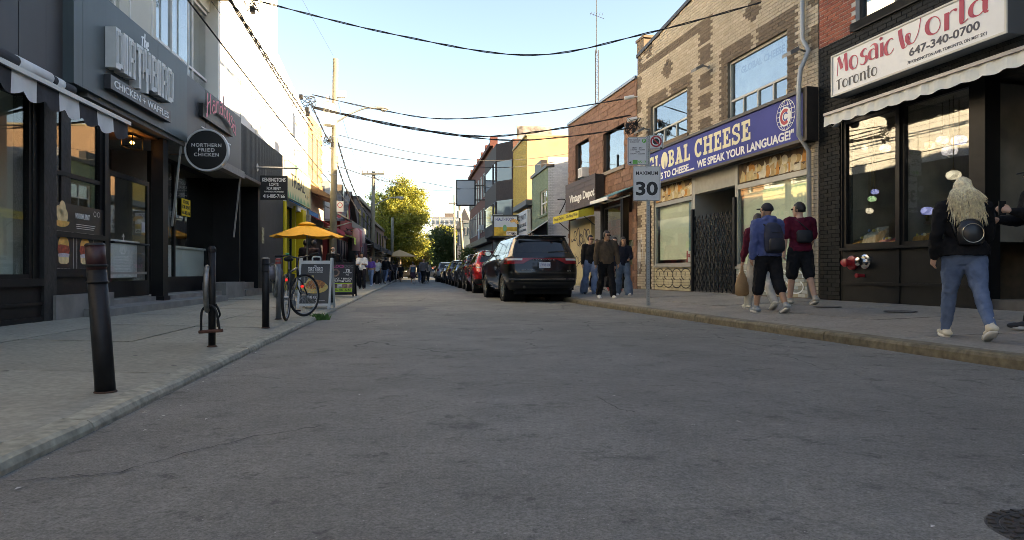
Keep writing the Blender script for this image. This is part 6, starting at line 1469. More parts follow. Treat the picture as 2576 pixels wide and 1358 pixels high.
for k in range(3): mb = MB(); mb.tube([(0.1*k, .3*k, 3.05), (.1*k, .3*k, 2.9), (.1*k, .3*k, 1.9+.2*k)], [.03, .18, .2], 8, flat=.3); mb.build('garment', mat('pink%d' % k, [(.45, .25, .25), (.4, .15, .17), (.5, .4, .4)][k], .9), pk, smooth=True)
# ================================================================ poles, lamps, wires
wood = mat('pole_concrete', (.2, .18, .13), .85, var=.12, scale=5, bump=.3, bscale=12)
galv = mat('galvanised', (.3, .31, .3), .45, .6, var=.15, scale=6)
cable_m = mat('cable_black', (.012, .011, .011), .7)
def lamp_arm(t, z, ln, rise):
	mb = MB(); mb.tube(smooth_pts([(.05, 0, z), (ln*.4, 0, z+rise*.6), (ln*.8, 0, z+rise), (ln, 0, z+rise)], 5), .035, 8); mb.build('lamp_arm', galv, t, smooth=True)
	mb = MB(); mb.tube([(ln-.1, 0, z+rise), (ln+.15, 0, z+rise+.01), (ln+.5, 0, z+rise), (ln+.62, 0, z+rise-.03)], [.05, .13, .14, .05], 12, flat=.5); h = mb.build('lamp_head', mat('lamp_shell', (.42, .42, .4), .4, .4), t, smooth=True)
	mb = MB(); mb.ball((ln+.4, 0, z+rise-.06), .12, .1, .08); mb.build('lens', mat('lamp_lens', (.6, .58, .5), .2), h, smooth=True)
def pole(px_base, px_top, py_top, Y, r0, r1, label, transformer=None, arm=None, cross=None, name='utility_pole'):
	zt_ = zz(py_top, Y); x0, x1 = xz(px_base, Y), xz(px_top, Y); t = thing(name, label, 'pole', (x0, Y, 0), group=None)
	mb = MB(); mb.tube([(0, 0, 0), ((x1-x0)*.5, 0, zt_*.5), (x1-x0, 0, zt_)], [r0, (r0+r1)/2, r1], 14); mb.build('shaft', wood, t, smooth=True)
	def X(z): return (x1-x0)*z/zt_
	if transformer:
		zc = transformer; mb = MB(); mb.lathe([(.18, -.4), (.24, -.38), (.24, .36), (.2, .42), (.05, .44)], 18, (X(zc)-.12, -.32, zc)); q = mb.build('transformer', mat('transformer_grey', (.42, .43, .4), .5), t, smooth=False)
		for dx in (-.2, .0, .2): mb = MB(); mb.lathe([(.02, 0), (.045, .03), (.025, .06), (.045, .09), (.02, .16)], 8, (X(zc)-.12+dx, -.32, zc+.42)); mb.build('insulator', mat('porcelain', (.3, .28, .26), .3), q)
		mb = MB(); mb.box(X(zc)-.1, X(zc)+.05, -.2, 0, zc-.25, zc+.25); mb.build('hanger', galv, t)
	if arm: lamp_arm(t, arm[0], arm[1], arm[2])
	if cross:
		for zc in cross:
			mb = MB(); mb.bar((X(zc)-.75, -.12, zc), (X(zc)+.75, -.12, zc), .09, .1); c = mb.build('crossarm', wood, t)
			for dx in (-.68, -.35, .35, .68): mb = MB(); mb.lathe([(.02, 0), (.05, .04), (.03, .08), (.05, .12), (.02, .2)], 8, (X(zc)+dx, -.12, zc+.05)); mb.build('insulator', MATS.get('porcelain') or mat('porcelain', (.3, .28, .26), .3), c)
	return t
p1 = pole(836, 843.5, 148, 26.0, .15, .1, 'tall concrete utility pole with street lamp arm behind the orange umbrella', transformer=zz(295, 26), arm=(zz(313, 26), 1.55, .62))
for zq in (zz(345, 26), zz(372, 26), zz(440, 26), zz(262, 26)):
	mb = MB(); mb.torus((.02, 0, zq), .145, .015, n=16, m=6); mb.build('steel_band', galv, p1)
mb = MB(); mb.box(.18, .5, -.06, .06, zz(245, 26), zz(228, 26)); mb.tube([(.0, 0, zz(240, 26)), (.3, 0, zz(238, 26))], .02, 6); mb.build('camera_box', white_m, p1)
mb = MB(); mb.box(-.24, -.12, -.08, .08, zz(255, 26), zz(240, 26)); mb.build('junction_box', white_m, p1)
mb = MB(); mb.box(.12, .26, -.1, .1, zz(410, 26), zz(393, 26)); mb.build('junction_box', mat('box_beige', (.5, .47, .36), .6), p1)
for k in range(9): mb = MB(); mb.tube([(.12*(-1)**k+.02, -.03, 2.2+k*.35), (.2*(-1)**k+.02, -.03, 2.2+k*.35)], .012, 6); mb.build('climbing_peg', galv, p1)
# small prohibition sign strapped to the pole
mb = MB(); mb.box(.2, .46, -.17, -.16, zz(583, 26)+.75, zz(583, 26)+1.15); mb.build('sign_plate', white_m, p1); mb = MB(); ribbon(mb, arc(0, 0, .09, .09, 0, 360, 18), .025, .001, MX((.33, -.17, zz(583, 26)+1.0), (1, 0, 0), (0, 0, 1), (0, -1, 0))); mb.build('sign_ring', MATS['sign_red'], p1)
p2 = pole(936, 939, 431, 45.0, .16, .11, 'second utility pole on the left with crossarm and curved lamp', arm=(zz(520, 45), 1.5, .6), cross=[zz(438, 45)])
for k in range(5): mb = MB(); q = smooth_pts([(.05, -.1, zz(445, 45)), (.3+.08*k, -.1, zz(450+3*k, 45)), (.1, -.1, zz(470+2*k, 45))], 5); mb.tube(q, .012, 5); mb.build('jumper_wire', cable_m, p2)
p3 = pole(985, 987, 547, 66.0, .17, .12, 'third utility pole on the left in front of the big tree')
p4 = pole(1168, 1155, 510, 80.0, .2, .15, 'leaning utility pole with transformer on the right beyond the cars', transformer=zz(540, 80), arm=None)
p5 = pole(1144, 1142, 490, 95.0, .16, .1, 'thin right hand pole with a small crossarm against the sky', cross=[zz(512, 95)])
p6 = pole(1105, 1105, 545, 120.0, .17, .12, 'street pole with curved lamp beside the dark tree', arm=(zz(565, 120), 2.5, .8))
for i, (px, py, Y, lb) in enumerate(((1041, 622, 150, 'far pole with crossarm at the end of the road'), (1053, 610, 170, 'farthest thin pole above the distant cars'), (1066, 600, 160, 'far slim pole right of the distant crossarm pole'))): pole(px, px, py, Y, .15, .12, lb, cross=[zz(py, Y)-.4] if i == 0 else None)

NW = [0]
def wire(pts, r, label, twist=False, sag=None, cat='cable'):
	"""overhead cable through 3-D points; sag in metres on a two point span"""
	P = [Vector(p) for p in pts]; r *= .75
	if sag is not None and len(P) == 2:
		a, b = P; n = 22; Q = [a.lerp(b, i/n)-Vector((0, 0, sag*4*(i/n)*(1-i/n))) for i in range(n+1)]
	else: Q = [Vector(p) for p in smooth_pts([tuple(p) for p in P], 6)]
	mb = MB()
	if twist:      # two strands wound round each other
		Ln = sum((b-a).length for a, b in zip(Q, Q[1:])); n = int(Ln/.16); S = []
		acc = [0]
		for a, b in zip(Q, Q[1:]): acc.append(acc[-1]+(b-a).length)
		for i in range(n+1):
			d = Ln*i/n; j = max(0, min(len(Q)-2, next((k for k in range(len(acc)-1) if acc[k+1] >= d), len(Q)-2))); S.append(Q[j].lerp(Q[j+1], (d-acc[j])/max(acc[j+1]-acc[j], 1e-6)))
		for ph in (0, math.pi): mb.tube([p+Vector((math.cos(i*.55+ph)*r*.9, 0, math.sin(i*.55+ph)*r*.9)) for i, p in enumerate(S)], r*.8, 5)
		o = mb.build('overhead_cable', cable_m, None, smooth=True)
	else: mb.tube(Q, r, 6); o = mb.build('overhead_cable', cable_m, None, smooth=True)
	return tag(o, label, cat, 'overhead cables')
# across the street
wire([at(640, -4, 17), at(1942, -2, 15)], .022, 'topmost twisted cable sagging across the whole street', True, sag=None) if False else None
def across(a, b, low, r, lb, tw=False):
	"""a, low, b: picture points with their distances"""
	A, M_, B = at(*a), at(*low), at(*b); wire([A, (A+M_)/2-Vector((0, 0, .18*(A-M_).length*.12)), M_, (B+M_)/2-Vector((0, 0, .18*(B-M_).length*.12)), B], r, lb, tw)
across((655, 4, 17), (1942, -2, 15.2), (1330, 139, 16.2), .02, 'topmost thick cable sagging right across the street', True)
across((785, 238, 21), (1592, 245, 22.4), (1120, 299, 22), .018, 'upper cable from the white wall to the brown block roof', True)
across((785, 268, 21), (1585, 290, 22.2), (1210, 343, 22), .026, 'thick double cable across the street below the upper one', True)
across((788, 272, 21), (1585, 322, 22.0), (1260, 352, 22), .022, 'lowest thick cable ending at the cable cluster on the buff corner', True)
across((845, 338, 26), (1440, 385, 34), (1180, 402, 30), .016, 'thin cable from the concrete pole to the white brick side')
across((845, 366, 26), (1440, 398, 34), (1230, 421, 30), .02, 'lower cable from the concrete pole to the white brick side')
across((855, 420, 27), (1240, 470, 52), (1060, 458, 40), .02, 'cable dropping from the concrete pole towards the bay building')
across((937, 437, 45), (1195, 470, 60), (1080, 478, 54), .018, 'pale line from the second pole over the tree')
across((937, 437, 45), (1160, 515, 80), (1060, 490, 62), .016, 'second pale line from the crossarm towards the leaning pole')
across((985, 560, 66), (1230, 545, 60), (1110, 560, 64), .02, 'low line across the street in front of the big tree')
across((985, 595, 66), (1170, 575, 80), (1080, 592, 72), .02, 'lowest line across the street before the far poles')
across((925, 545, 45), (990, 598, 66), (955, 588, 55), .02, 'slack drop line between the second and third left poles')
# along the street on the left
def along(px, py, z, Yend, zend, c, r, lb, tw=False):
	Y = (z-EYE)*F0/(HY-py); x = xz(px, Y); P = []
	Y0 = 3.0; d = -.146
	for i in range(9):
		t = i/8; yy = Y0+(Yend-Y0)*t; P.append((x+d*(yy-Y), yy, z+(zend-z)*t-.35*4*t*(1-t)*.5))
	wire(P, r, lb, tw)
along(612, 0, 6.9, 26, 6.4, 0, .026, 'thick twisted cable running down the left side from above', True)
along(640, 30, 7.1, 26, 6.2, 0, .024, 'second twisted cable beside it meeting the pole', True)
along(508, 0, 5.7, 40, 4.9, 0, .022, 'straight black cable crossing the white wall diagonally')
along(555, 0, 6.3, 30, 6.0, 0, .008, 'thin line over the sunlit white wall')
along(575, 0, 6.5, 30, 6.2, 0, .008, 'another thin line over the sunlit white wall')
wire([at(842, 330, 26), at(875, 440, 33), at(905, 510, 39), at(935, 555, 45)], .03, 'beaded dark cable from the concrete pole down to the second pole', True)
wire([at(838, 380, 26), at(868, 470, 33), at(900, 530, 39), at(935, 575, 45)], .03, 'lower beaded cable from the concrete pole to the second pole', True)
wire([at(783, 262, 21), at(800, 300, 23), at(822, 345, 25), at(836, 352, 26)], .022, 'looping cable between the white wall cluster and the pole', True)
wire([at(758, -5, 22), at(800, 72, 24), at(838, 140, 26)], .006, 'thin guy wire from above to the top of the concrete pole')
wire([at(848, 250, 26), at(880, 360, 30), at(903, 418, 40), at(937, 440, 45)], .008, 'thin wire from the pole camera down to the second pole')
wire([at(935, 470, 45), at(960, 540, 55), at(986, 565, 66)], .02, 'cable from the second pole to the third')
wire([at(1155, 520, 80), at(1190, 500, 72), at(1225, 505, 62)], .02, 'cable from the leaning pole to the red brown building')
# splice clusters
def cluster(px, py, Y, s, lb, n=7):
	t = thing('cable_splice', lb, 'cable', at(px, py, Y)); rr = random.Random(px)
	for k in range(3): mb = MB(); c = Vector((rr.uniform(-s, s), rr.uniform(-.1, .1), rr.uniform(-s, s))); mb.box(c.x-.05, c.x+.05, c.y-.04, c.y+.04, c.z-.07, c.z+.07); mb.build('splice_box', cable_m, t)
	for k in range(n):
		q = smooth_pts([(rr.uniform(-s, s), rr.uniform(-.1, .1), rr.uniform(-s, s)) for _ in range(4)], 5); mb = MB(); mb.tube(q, .009, 5); mb.build('loop_wire', cable_m, t, smooth=True)
cluster(775, 262, 21, .28, 'tangle of splices in front of the white wall by the pole'); cluster(637, 10, 17, .22, 'splice boxes at the top edge over the white wall'); cluster(826, 352, 25.8, .2, 'splice on the left face of the concrete pole')
cluster(1588, 318, 21.3, .28, 'tangle of cables and boxes at the corner of the buff wall', 10)
for px, py, lb in ((1585, 245, 'small wall camera high on the brown block building'), (1592, 300, 'white wall camera in the cable tangle of the buff corner')):
	t = thing('wall_camera', lb, 'camera', at(px, py, FV.Y(px, .3))); mb = MB(); mb.tube([(-.18, 0, -.03), (.12, 0, .03)], .06, 10); mb.build('camera_body', white_m, t); mb = MB(); mb.tube([(.1, 0, .02), (.25, .1, .05)], .02, 6); mb.build('arm', white_m, t)
# lattice antenna mast on the roof
ms = thing('antenna_mast', 'slim lattice antenna mast rising behind the brown block roof', 'antenna', (xz(1500, 31), 31, 6.9))
Hm = zz(-10, 31)-6.9; q = [(.09, 0), (-.045, .078), (-.045, -.078)]; galw = mat('mast_steel', (.07, .07, .075), .6)
for a in q: mb = MB(); mb.tube([(a[0], a[1], 0), (a[0], a[1], Hm*.62)], .02, 6); mb.build('mast_rail', galw, ms)
n = 16; mb = MB()
for i in range(n):
	za, zb_ = Hm*.62*i/n, Hm*.62*(i+1)/n
	for j in range(3): mb.tube([(*q[j], za), (*q[(j+1) % 3], zb_)], .008, 5); mb.tube([(*q[j], za), (*q[(j+1) % 3], za)], .008, 5)
mb.build('mast_lacing', galw, ms)
mb = MB(); mb.tube([(0, 0, Hm*.6), (0, 0, Hm)], .018, 6); mb.build('mast_top', galw, ms)
mb = MB(); mb.tube([(-.3, 0, Hm*.88), (.35, 0, Hm*.84)], .012, 5)
for k in range(5): mb.tube([(-.25+.13*k, -.2, Hm*.877-.01*k), (-.25+.13*k, .2, Hm*.877-.01*k)], .008, 5)
mb.build('aerial', galw, ms)

# ================================================================ street furniture
bmetal = mat('bollard_black', (.01, .01, .0105), .5, var=.35, scale=9, bump=.25, bscale=30, dirt=.4, dirtcol=(.02, .019, .018), spec=.3)
rust = mat('rust', (.06, .03, .018), .9, var=.3, scale=15)
def base_at(px, py, X=None):
	# ground contact on the left pavement
	Y = 8
	for _ in range(12):
		x = xz(px, Y); Y = (EYE-walk_z(x, Y))*F0/(py-HY)
	return Vector((xz(px, Y), Y, walk_z(xz(px, Y), Y)))
b = base_at(265, 985); top = at(238, 612, b.y); hgt = top.z-b.z; lean = top.x-b.x
t = thing('bollard', 'leaning black steel bollard nearest the camera with faded red cap band', 'bollard', b, group='black bollards along the left kerb')
def lp(z): return (lean*z/hgt, 0, z)
mb = MB(); mb.tube([lp(0), lp(hgt*.3), lp(hgt*.82)], [.057, .056, .055], 22); mb.build('post', bmetal, t, smooth=True)
mb = MB(); mb.tube([lp(hgt*.82), lp(hgt*.985)], [.0555, .055], 22); mb.build('cap_band', mat('faded_red_black', (.05, .012, .012), .5, var=.6, scale=12), t, smooth=True)
mb = MB(); mb.tube([lp(hgt*.985), lp(hgt)], [.058, .05], 22); mb.build('cap', bmetal, t)
for f in (.74, .85): mb = MB(); mb.torus(lp(hgt*f), .056, .008, n=22, m=6); mb.build('ring', bmetal, t, smooth=True)
mb = MB(); mb.lathe([(.066, -.002), (.062, .006), (.056, .008)], 18); mb.build('rust_collar', rust, t)
def bollard(px, py, pyt, r, lb):
	b = base_at(px, py); h = zz(pyt, b.y)-b.z; t = thing('bollard', lb, 'bollard', b, group='black bollards along the left kerb')
	mb = MB(); mb.tube([(0, 0, 0), (0, 0, h)], r, 20); mb.build('post', bmetal, t, smooth=True)
	mb = MB(); mb.lathe([(r+.003, h-.004), (r+.002, h+.006), (r*.6, h+.012)], 20); mb.build('cap', mat('worn_rim', (.25, .25, .22), .6), t)
	for f in (.92, .82): mb = MB(); mb.torus((0, 0, h*f), r, .006, n=20, m=6); mb.build('ring', bmetal, t)
	mb = MB(); mb.lathe([(r*1.25, 0), (r*1.15, .008), (r, .012)], 16); mb.build('rust_collar', rust, t)
	return t
bollard(668, 825, 650, .047, 'straight black bollard beside the bicycle')
def ring_post(px, py, pyt, r, lb, m_, zc, rr_, tilt, rx):
	b = base_at(px, py); h = zz(pyt, b.y)-b.z; t = thing('bicycle_stand', lb, 'bicycle stand', b, group='post and ring bicycle stands')
	mb = MB(); mb.tube([(0, 0, 0), (0, 0, h)], r, 18); mb.build('post', m_, t, smooth=True)
	mb = MB(); mb.lathe([(r*1.1, h-.03), (r*1.15, h), (r*.7, h+.03)], 16); mb.build('cap', m_, t)
	mb = MB(); mb.torus((0, 0, 0), rr_, .024, 'x', 32, 10); mb.xform(Matrix.Translation((rx, 0, zc)) @ Matrix.Rotation(tilt, 4, 'Z')); mb.build('ring', mat('worn_steel_ring', (.2, .2, .185), .45, .5, var=.5, scale=10), t, smooth=True)
	mb = MB(); mb.lathe([(r*1.5, 0), (r*1.3, .01), (r, .015)], 16); mb.build('collar', rust, t)
	return t, b, h
t, b2, h2 = ring_post(533, 872, 626, .034, 'black post with a loose steel ring and an abandoned lock', bmetal, .57, .215, R(20), -.045)
lk = thing('bicycle_lock', 'black u lock left hanging on the loose ring post', 'lock', b2+Vector((0, -.01, .12)))
mb = MB(); mb.tube(smooth_pts([(-.08, -.05, .03), (-.075, -.05, .22), (-.03, -.05, .28), (.03, -.05, .28), (.07, -.05, .22), (.1, -.05, .05)], 5), .012, 8); mb.build('shackle', bmetal, lk, smooth=True)
mb = MB(); mb.tube([(-.1, -.05, .03), (.13, -.05, .045)], .017, 10); mb.build('crossbar', mat('rusty_bar', (.08, .03, .02), .7, var=.4), lk)
mb = MB(); mb.tube(smooth_pts([(.05, -.02, .3), (.07, .03, .2), (.04, .04, .15), (.06, 0, .08)], 5), .01, 6); mb.build('cable_loop', cable_m, lk, smooth=True)
t, b3, h3 = ring_post(700, 803, 655, .04, 'grey post and ring stand with a red sticker holding the bicycle', mat('stand_grey', (.2, .21, .21), .5, .3, var=.2), .6, .24, R(25), -.05)
mb = MB(); mb.lathe([(.044, h3-.05), (.046, h3+.02), (.02, h3+.035)], 14); mb.build('sticker_band', mat('sticker_red', (.45, .06, .05), .5, var=.3), t)
# bicycle leaning on the stand, front wheel turned
bk = thing('bicycle', 'dark city bicycle locked to the grey stand with green handlebar grip', 'bicycle', (b3.x+.17, b3.y+.08, b3.z), R(9))
tyre = mat('tyre_rubber', (.012, .012, .012), .8); fr_m = mat('bike_frame', (.03, .035, .04), .4, .3); al2 = mat('bike_alloy', (.35, .35, .35), .35, .8)
def wheel(cx, cy, r, rot, nm):
	mb = MB(); mb.torus((0, 0, 0), r, .021, 'x', 36, 8); mb.xform(Matrix.Translation((cx, cy, r+.02)) @ Matrix.Rotation(rot, 4, 'Z')); w = mb.build(nm, tyre, bk, smooth=True)
	mb = MB(); mb.torus((0, 0, 0), r-.025, .008, 'x', 36, 6); mb.xform(Matrix.Translation((cx, cy, r+.02)) @ Matrix.Rotation(rot, 4, 'Z')); mb.build('rim', al2, w)
	mb = MB(); mb.lathe([(.02, -.04), (.02, .04)], 10, (0, 0, 0), 'x')
	for k in range(24):
		a_ = 2*math.pi*k/24; mb.tube([((-1)**k*.03, .02*math.cos(a_), .02*math.sin(a_)), (0, (r-.03)*math.cos(a_), (r-.03)*math.sin(a_))], .0018, 4)
	mb.xform(Matrix.Translation((cx, cy, r+.02)) @ Matrix.Rotation(rot, 4, 'Z')); mb.build('spokes', al2, w)
rW = .335
wheel(0, -.45, rW, R(0), 'rear_wheel'); wheel(.12, .6, rW, R(-35), 'front_wheel')
BBp = Vector((0, -.02, .29)); ST = Vector((0, -.17, .78)); HD = Vector((.03, .42, .84)); HDl = Vector((.04, .46, .66)); RA = Vector((0, -.45, .355)); FA = Vector((.12, .6, .355))
mb = MB(); mb.tube([BBp, ST], .016, 10); mb.tube([BBp, HDl], .019, 10); mb.tube([ST-Vector((0, 0, .06)), HD-Vector((0, 0, .03))], .016, 10); mb.tube([HD, HDl], .02, 10)
for s in (-.05, .05): mb.tube([BBp+Vector((s*.5, 0, 0)), RA+Vector((s, 0, 0))], .01, 8); mb.tube([ST-Vector((0, 0, .05)), RA+Vector((s, 0, 0))], .008, 8)
mb.build('frame', fr_m, bk, smooth=True)
mb = MB()
for s in (-.05, .05): mb.tube([HDl-Vector((0, 0, .03)), HDl+Vector((s, .04, -.08)), FA+Vector((s, 0, 0))], .012, 8)
mb.build('fork', fr_m, bk, smooth=True)
mb = MB(); mb.tube([HD, HD+Vector((0, 0, .12))], .014, 8); mb.tube(smooth_pts([HD+Vector((-.3, -.12, .15)), HD+Vector((-.15, .02, .16)), HD+Vector((0, .03, .13)), HD+Vector((.15, .05, .16)), HD+Vector((.32, .0, .2))], 5), .012, 8); mb.build('handlebar', fr_m, bk, smooth=True)
mb = MB(); mb.tube([HD+Vector((-.32, -.13, .15)), HD+Vector((-.2, -.03, .16))], .018, 8); mb.build('grip', tyre, bk); mb = MB(); mb.tube([HD+Vector((.2, .03, .175)), HD+Vector((.34, -.01, .205))], .018, 8); mb.build('grip', tyre, bk)
mb = MB(); mb.ball(HD+Vector((-.16, .03, .19)), .035, .03, .02); mb.build('bell', mat('bell_green', (.02, .35, .14), .3), bk, smooth=True)
mb = MB(); mb.tube([ST, ST+Vector((0, -.03, .12))], .014, 8); mb.build('seat_post', al2, bk)
mb = MB(); mb.tube([ST+Vector((0, .15, .15)), ST+Vector((0, .05, .145)), ST+Vector((0, -.05, .15)), ST+Vector((0, -.14, .16))], [.02, .04, .075, .06], 12, flat=.45); mb.build('saddle', tyre, bk, smooth=True)
mb = MB(); mb.lathe([(.1, -.004), (.1, .004)], 22, (.045, BBp.y, BBp.z), 'x'); mb.build('chainring', al2, bk)
for s, dz in ((.07, -.16), (-.07, .16)):
	mb = MB(); mb.bar((s, BBp.y, BBp.z), (s, BBp.y+.02, BBp.z+dz), .02, .012); c_ = mb.build('crank', al2, bk); mb = MB(); mb.box(s-.02, s+.08*(1 if s > 0 else -1), BBp.y-.02, BBp.y+.06, BBp.z+dz-.012, BBp.z+dz+.012); mb.build('pedal', tyre, c_)
for p in (Vector((0, -.48, .62)), Vector((.1, .5, .5))): mb = MB(); mb.ball(p, .03, .015, .025); mb.build('reflector', mat('reflector_red', (.5, .02, .02), .2, emit=(.4, .02, .02), estr=.2), bk, smooth=True)  # faint emission stands in for light caught by the reflectors
bag = thing('saddle_cover', 'grey cloth bundle tied over the bicycle rear rack', 'cloth', (b3.x-.12, b3.y+.1, b3.z+.62))
mb = MB(); mb.ball((0, 0, .1), .15, .22, .12, 14, 10); o = mb.build('bundle', mat('bundle_grey', (.17, .16, .18), .9, var=.25, scale=6, bump=.8, bscale=10), bag, smooth=True)
mb = MB(); mb.torus((0, 0, .1), .152, .008, 'x', 20, 5); mb.build('strap', fr_m, bag)
# sandwich boards
def aboard(name, loc, rot, w, h, frame_m, face_m, lb, spread=.28, legs=True):
	t = thing(name, lb, 'sandwich board', loc, rot); s = spread
	for sg, nm in ((-1, 'front_panel'), (1, 'rear_panel')):
		M_ = Matrix.Translation((0, sg*s, 0)) @ Matrix.Rotation(sg*math.atan2(s-.03, h), 4, 'X')
		mb = MB(); mb.box(-w/2, -w/2+.045, -.018, .018, 0, h); mb.box(w/2-.045, w/2, -.018, .018, 0, h); mb.box(-w/2+.045, w/2-.045, -.0175, .0175, .05, .1); mb.box(-w/2+.045, w/2-.045, -.0175, .0175, h-.13, h-.06); mb.xform(M_); f = mb.build('frame', frame_m, t, bevel=.006)
		mb = MB(); mb.box(-w/2+.045, w/2-.045, -.008, .008, .1, h-.13); mb.xform(M_); mb.build(nm, face_m, t)
	mb = MB(); mb.tube(smooth_pts([(-.08, 0, h-.08), (-.07, 0, h-.01), (.07, 0, h-.01), (.08, 0, h-.08)], 4), .016, 8); mb.build('handle', frame_m, t)
	Mf = Matrix.Translation((0, -s, 0)) @ Matrix.Rotation(-math.atan2(s-.03, h), 4, 'X')
	return t, (lambda x, z, d=.0: Mf @ MX((x, -.009-d, z), (1, 0, 0), (0, 0, 1), (0, -1, 0)))
bA = base_at(786, 776); bA.z = walk_z(bA.x, bA.y)
pf = mat('poster_charcoal', (.035, .04, .042), .35, var=.1)
abd, MA = aboard('sandwich_board', (bA.x, bA.y+.28, bA.z), R(4), .67, 1.06, mat('white_plastic', (.55, .56, .53), .5, var=.1, dirt=.3, dirtcol=(.3, .28, .24), scale=5), pf, 'white plastic sandwich board with a chicken waffle poster')
text('DIRTYBIRD', .3, .09, whitel, abd, MA(.0, .82), bold=.0, extrude=.002); text('CHICKEN + WAFFLES', .3, .022, whitel, abd, MA(0, .755), extrude=.002); text('The', .06, .03, whitel, abd, MA(0, .89), extrude=.002)
text('THE ODB', .24, .055, whitel, abd, MA(-.02, .235), bold=.015, extrude=.002); text('@DIRTYBIRDCHICKEN', .2, .014, whitel, abd, MA(.12, .16), extrude=.002)
waf = mat('waffle_print', (.6, .42, .13), .6, var=.2, scale=30); chk = mat('chicken_print', (.38, .13, .03), .4, var=.5, scale=24); 
def flat(M_, pts, lift, m_, nm, par): MB().add([M_ @ Vector((p[0], p[1], lift)) for p in pts], [tuple(range(len(pts)))]).build(nm, m_, par)
flat(MA(0, .44), arc(0, 0, .27, .13, 0, 360, 26)[:-1], .001, waf, 'waffle_print', abd)
mb = MB(); M_ = MA(0, .44)
for k in range(-4, 5): x = k*.055; hh = .13*math.sqrt(max(0, 1-(x/.27)**2)); ribbon(mb, [(x-.02, -hh), (x+.02, hh*.2)], .008, .002, M_)
mb.build('waffle_lines', bun, abd)
flat(MA(-.03, .5), [(-.18, -.04), (-.1, .06), (.0, .1), (.14, .09), (.24, .03), (.22, -.06), (.1, -.1), (-.08, -.09)], .003, chk, 'chicken_print', abd); flat(MA(-.08, .6), [(-.1, -.06), (-.04, .04), (.02, .09), (.06, .08), (.03, -.05)], .0025, waf, 'waffle_print', abd)
mb = MB(); mb.lathe([(.03, -.01), (.03, .01)], 12, (.3, -.3, .02), 'y'); mb.build('foot', MATS['white_plastic'], abd)
bB = base_at(858, 747)
brd, MBb = aboard('sandwich_board', (bB.x, bB.y+.25, bB.z+.02), R(4), .72, 1.1, BLACK, mat('poster_black2', (.02, .02, .024), .35), 'black sandwich board with wig and braid adverts')
grl = mat('print_lime', (.35, .55, .03), .5); mag = mat('print_magenta', (.5, .03, .2), .5)
text('LOCS', .3, .09, mag, brd, MBb(-.12, .92), bold=.02, extrude=.002); text('DOC', .26, .09, mat('print_dim', (.08, .09, .09), .5), brd, MBb(.18, .92), bold=.02, extrude=.002)
text('75', .12, .09, whitel, brd, MBb(.15, .79), bold=.02, extrude=.002); text('Kensington', .24, .045, whitel, brd, MBb(.15, .72), extrude=.002); text('Ave.', .1, .045, whitel, brd, MBb(.15, .66), extrude=.002)
text('LOCS  * BRAIDS', .56, .055, whitel, brd, MBb(0, .54), bold=.01, extrude=.002); text('CUSTOM WIGS', .5, .055, whitel, brd, MBb(0, .46), bold=.01, extrude=.002)
flat(MBb(0, .2), [(-.3, -.06), (.3, -.06), (.3, .04), (-.3, .04)], .001, grl, 'lime_strip', brd); text('416-787-2242', .52, .06, blk, brd, MBb(0, .195, .002), bold=.02, extrude=.002)
flat(MBb(0, .395), [(-.3, -.012), (.3, -.012), (.3, .012), (-.3, .012)], .001, grl, 'lime_strip', brd)
for k in range(4): flat(MBb(-.22+.145*k, .31), [(-.07, -.065), (.07, -.065), (.07, .065), (-.07, .065)], .001, mat('photo%d' % k, [(.1, .06, .05), (.3, .3, .32), (.2, .12, .1), (.35, .2, .18)][k], .6, var=.7, scale=12), 'photo_print', brd)
mb = MB(); ribbon(mb, arc(0, 0, .09, .1, 0, 360, 20), .05, .001, MBb(-.2, .72)); mb.build('hair_print', mat('print_hair', (.2, .13, .1), .7, var=.6, scale=30), brd)
# orange patio umbrella with its table
YU = 21.0; ux = xz(772, YU); um = thing('patio_umbrella', 'orange patio umbrella open beside the sandwich boards', 'umbrella', (ux, YU, walk_z(ux, YU)))
orange = mat('umbrella_orange', (.8, .36, .015), .75, var=.04); z0 = walk_z(ux, YU); zap = zz(561, YU)-z0; zrim = zz(596, YU)-z0+.02; Ru = 1.12
n = 8
for k in range(n):
	a0, a1 = 2*math.pi*(k+.25)/n, 2*math.pi*(k+1.25)/n; mb = MB(); g = 8
	def up(s, t):   # s: apex to rim, t: across the panel
		p = Vector((math.cos(a0), math.sin(a0), 0)).lerp(Vector((math.cos(a1), math.sin(a1), 0)), t); zc = zap+(zrim-zap)*s**1.15-.05*math.sin(math.pi*t)*s-.02*math.sin(math.pi*s)
		return (p.x*Ru*s, p.y*Ru*s, zc)
	for i in range(g):
		for j in range(4): mb.quad(up(i/g, j/4), up((i+1)/g, j/4), up((i+1)/g, (j+1)/4), up(i/g, (j+1)/4))
	mb.build('canopy_panel', orange, um, smooth=True)
	mb = MB(); mb.bar((0, 0, zap-.08), (math.cos(a0)*Ru*.97, math.sin(a0)*Ru*.97, zrim-.03), .012); mb.build('rib', galv, um)
mb = MB(); mb.lathe([(.0, .05), (.14, .02), (.26, -.04), (.27, -.06)], 16, (0, 0, zap)); mb.build('vent_cap', orange, um, smooth=True)
mb = MB(); mb.tube([(0, 0, 0), (0, 0, zap)], .022, 10); mb.build('pole', galv, um); mb = MB(); mb.lathe([(.25, 0), (.25, .05), (.06, .1), (.04, .2)], 20); mb.build('base', BLACK, um)
tb_ = thing('cafe_table', 'small yellow metal cafe table under the orange umbrella', 'table', (ux+.25, YU-.9, walk_z(ux, YU)))
mb = MB(); mb.lathe([(.32, .7), (.33, .72), (.32, .735)], 20); mb.build('table_top', yl, tb_)
for k in range(4): a_ = math.pi/4+k*math.pi/2; mb = MB(); mb.bar((.05*math.cos(a_), .05*math.sin(a_), .7), (.28*math.cos(a_), .28*math.sin(a_), 0), .025); mb.build('leg', yl, tb_)
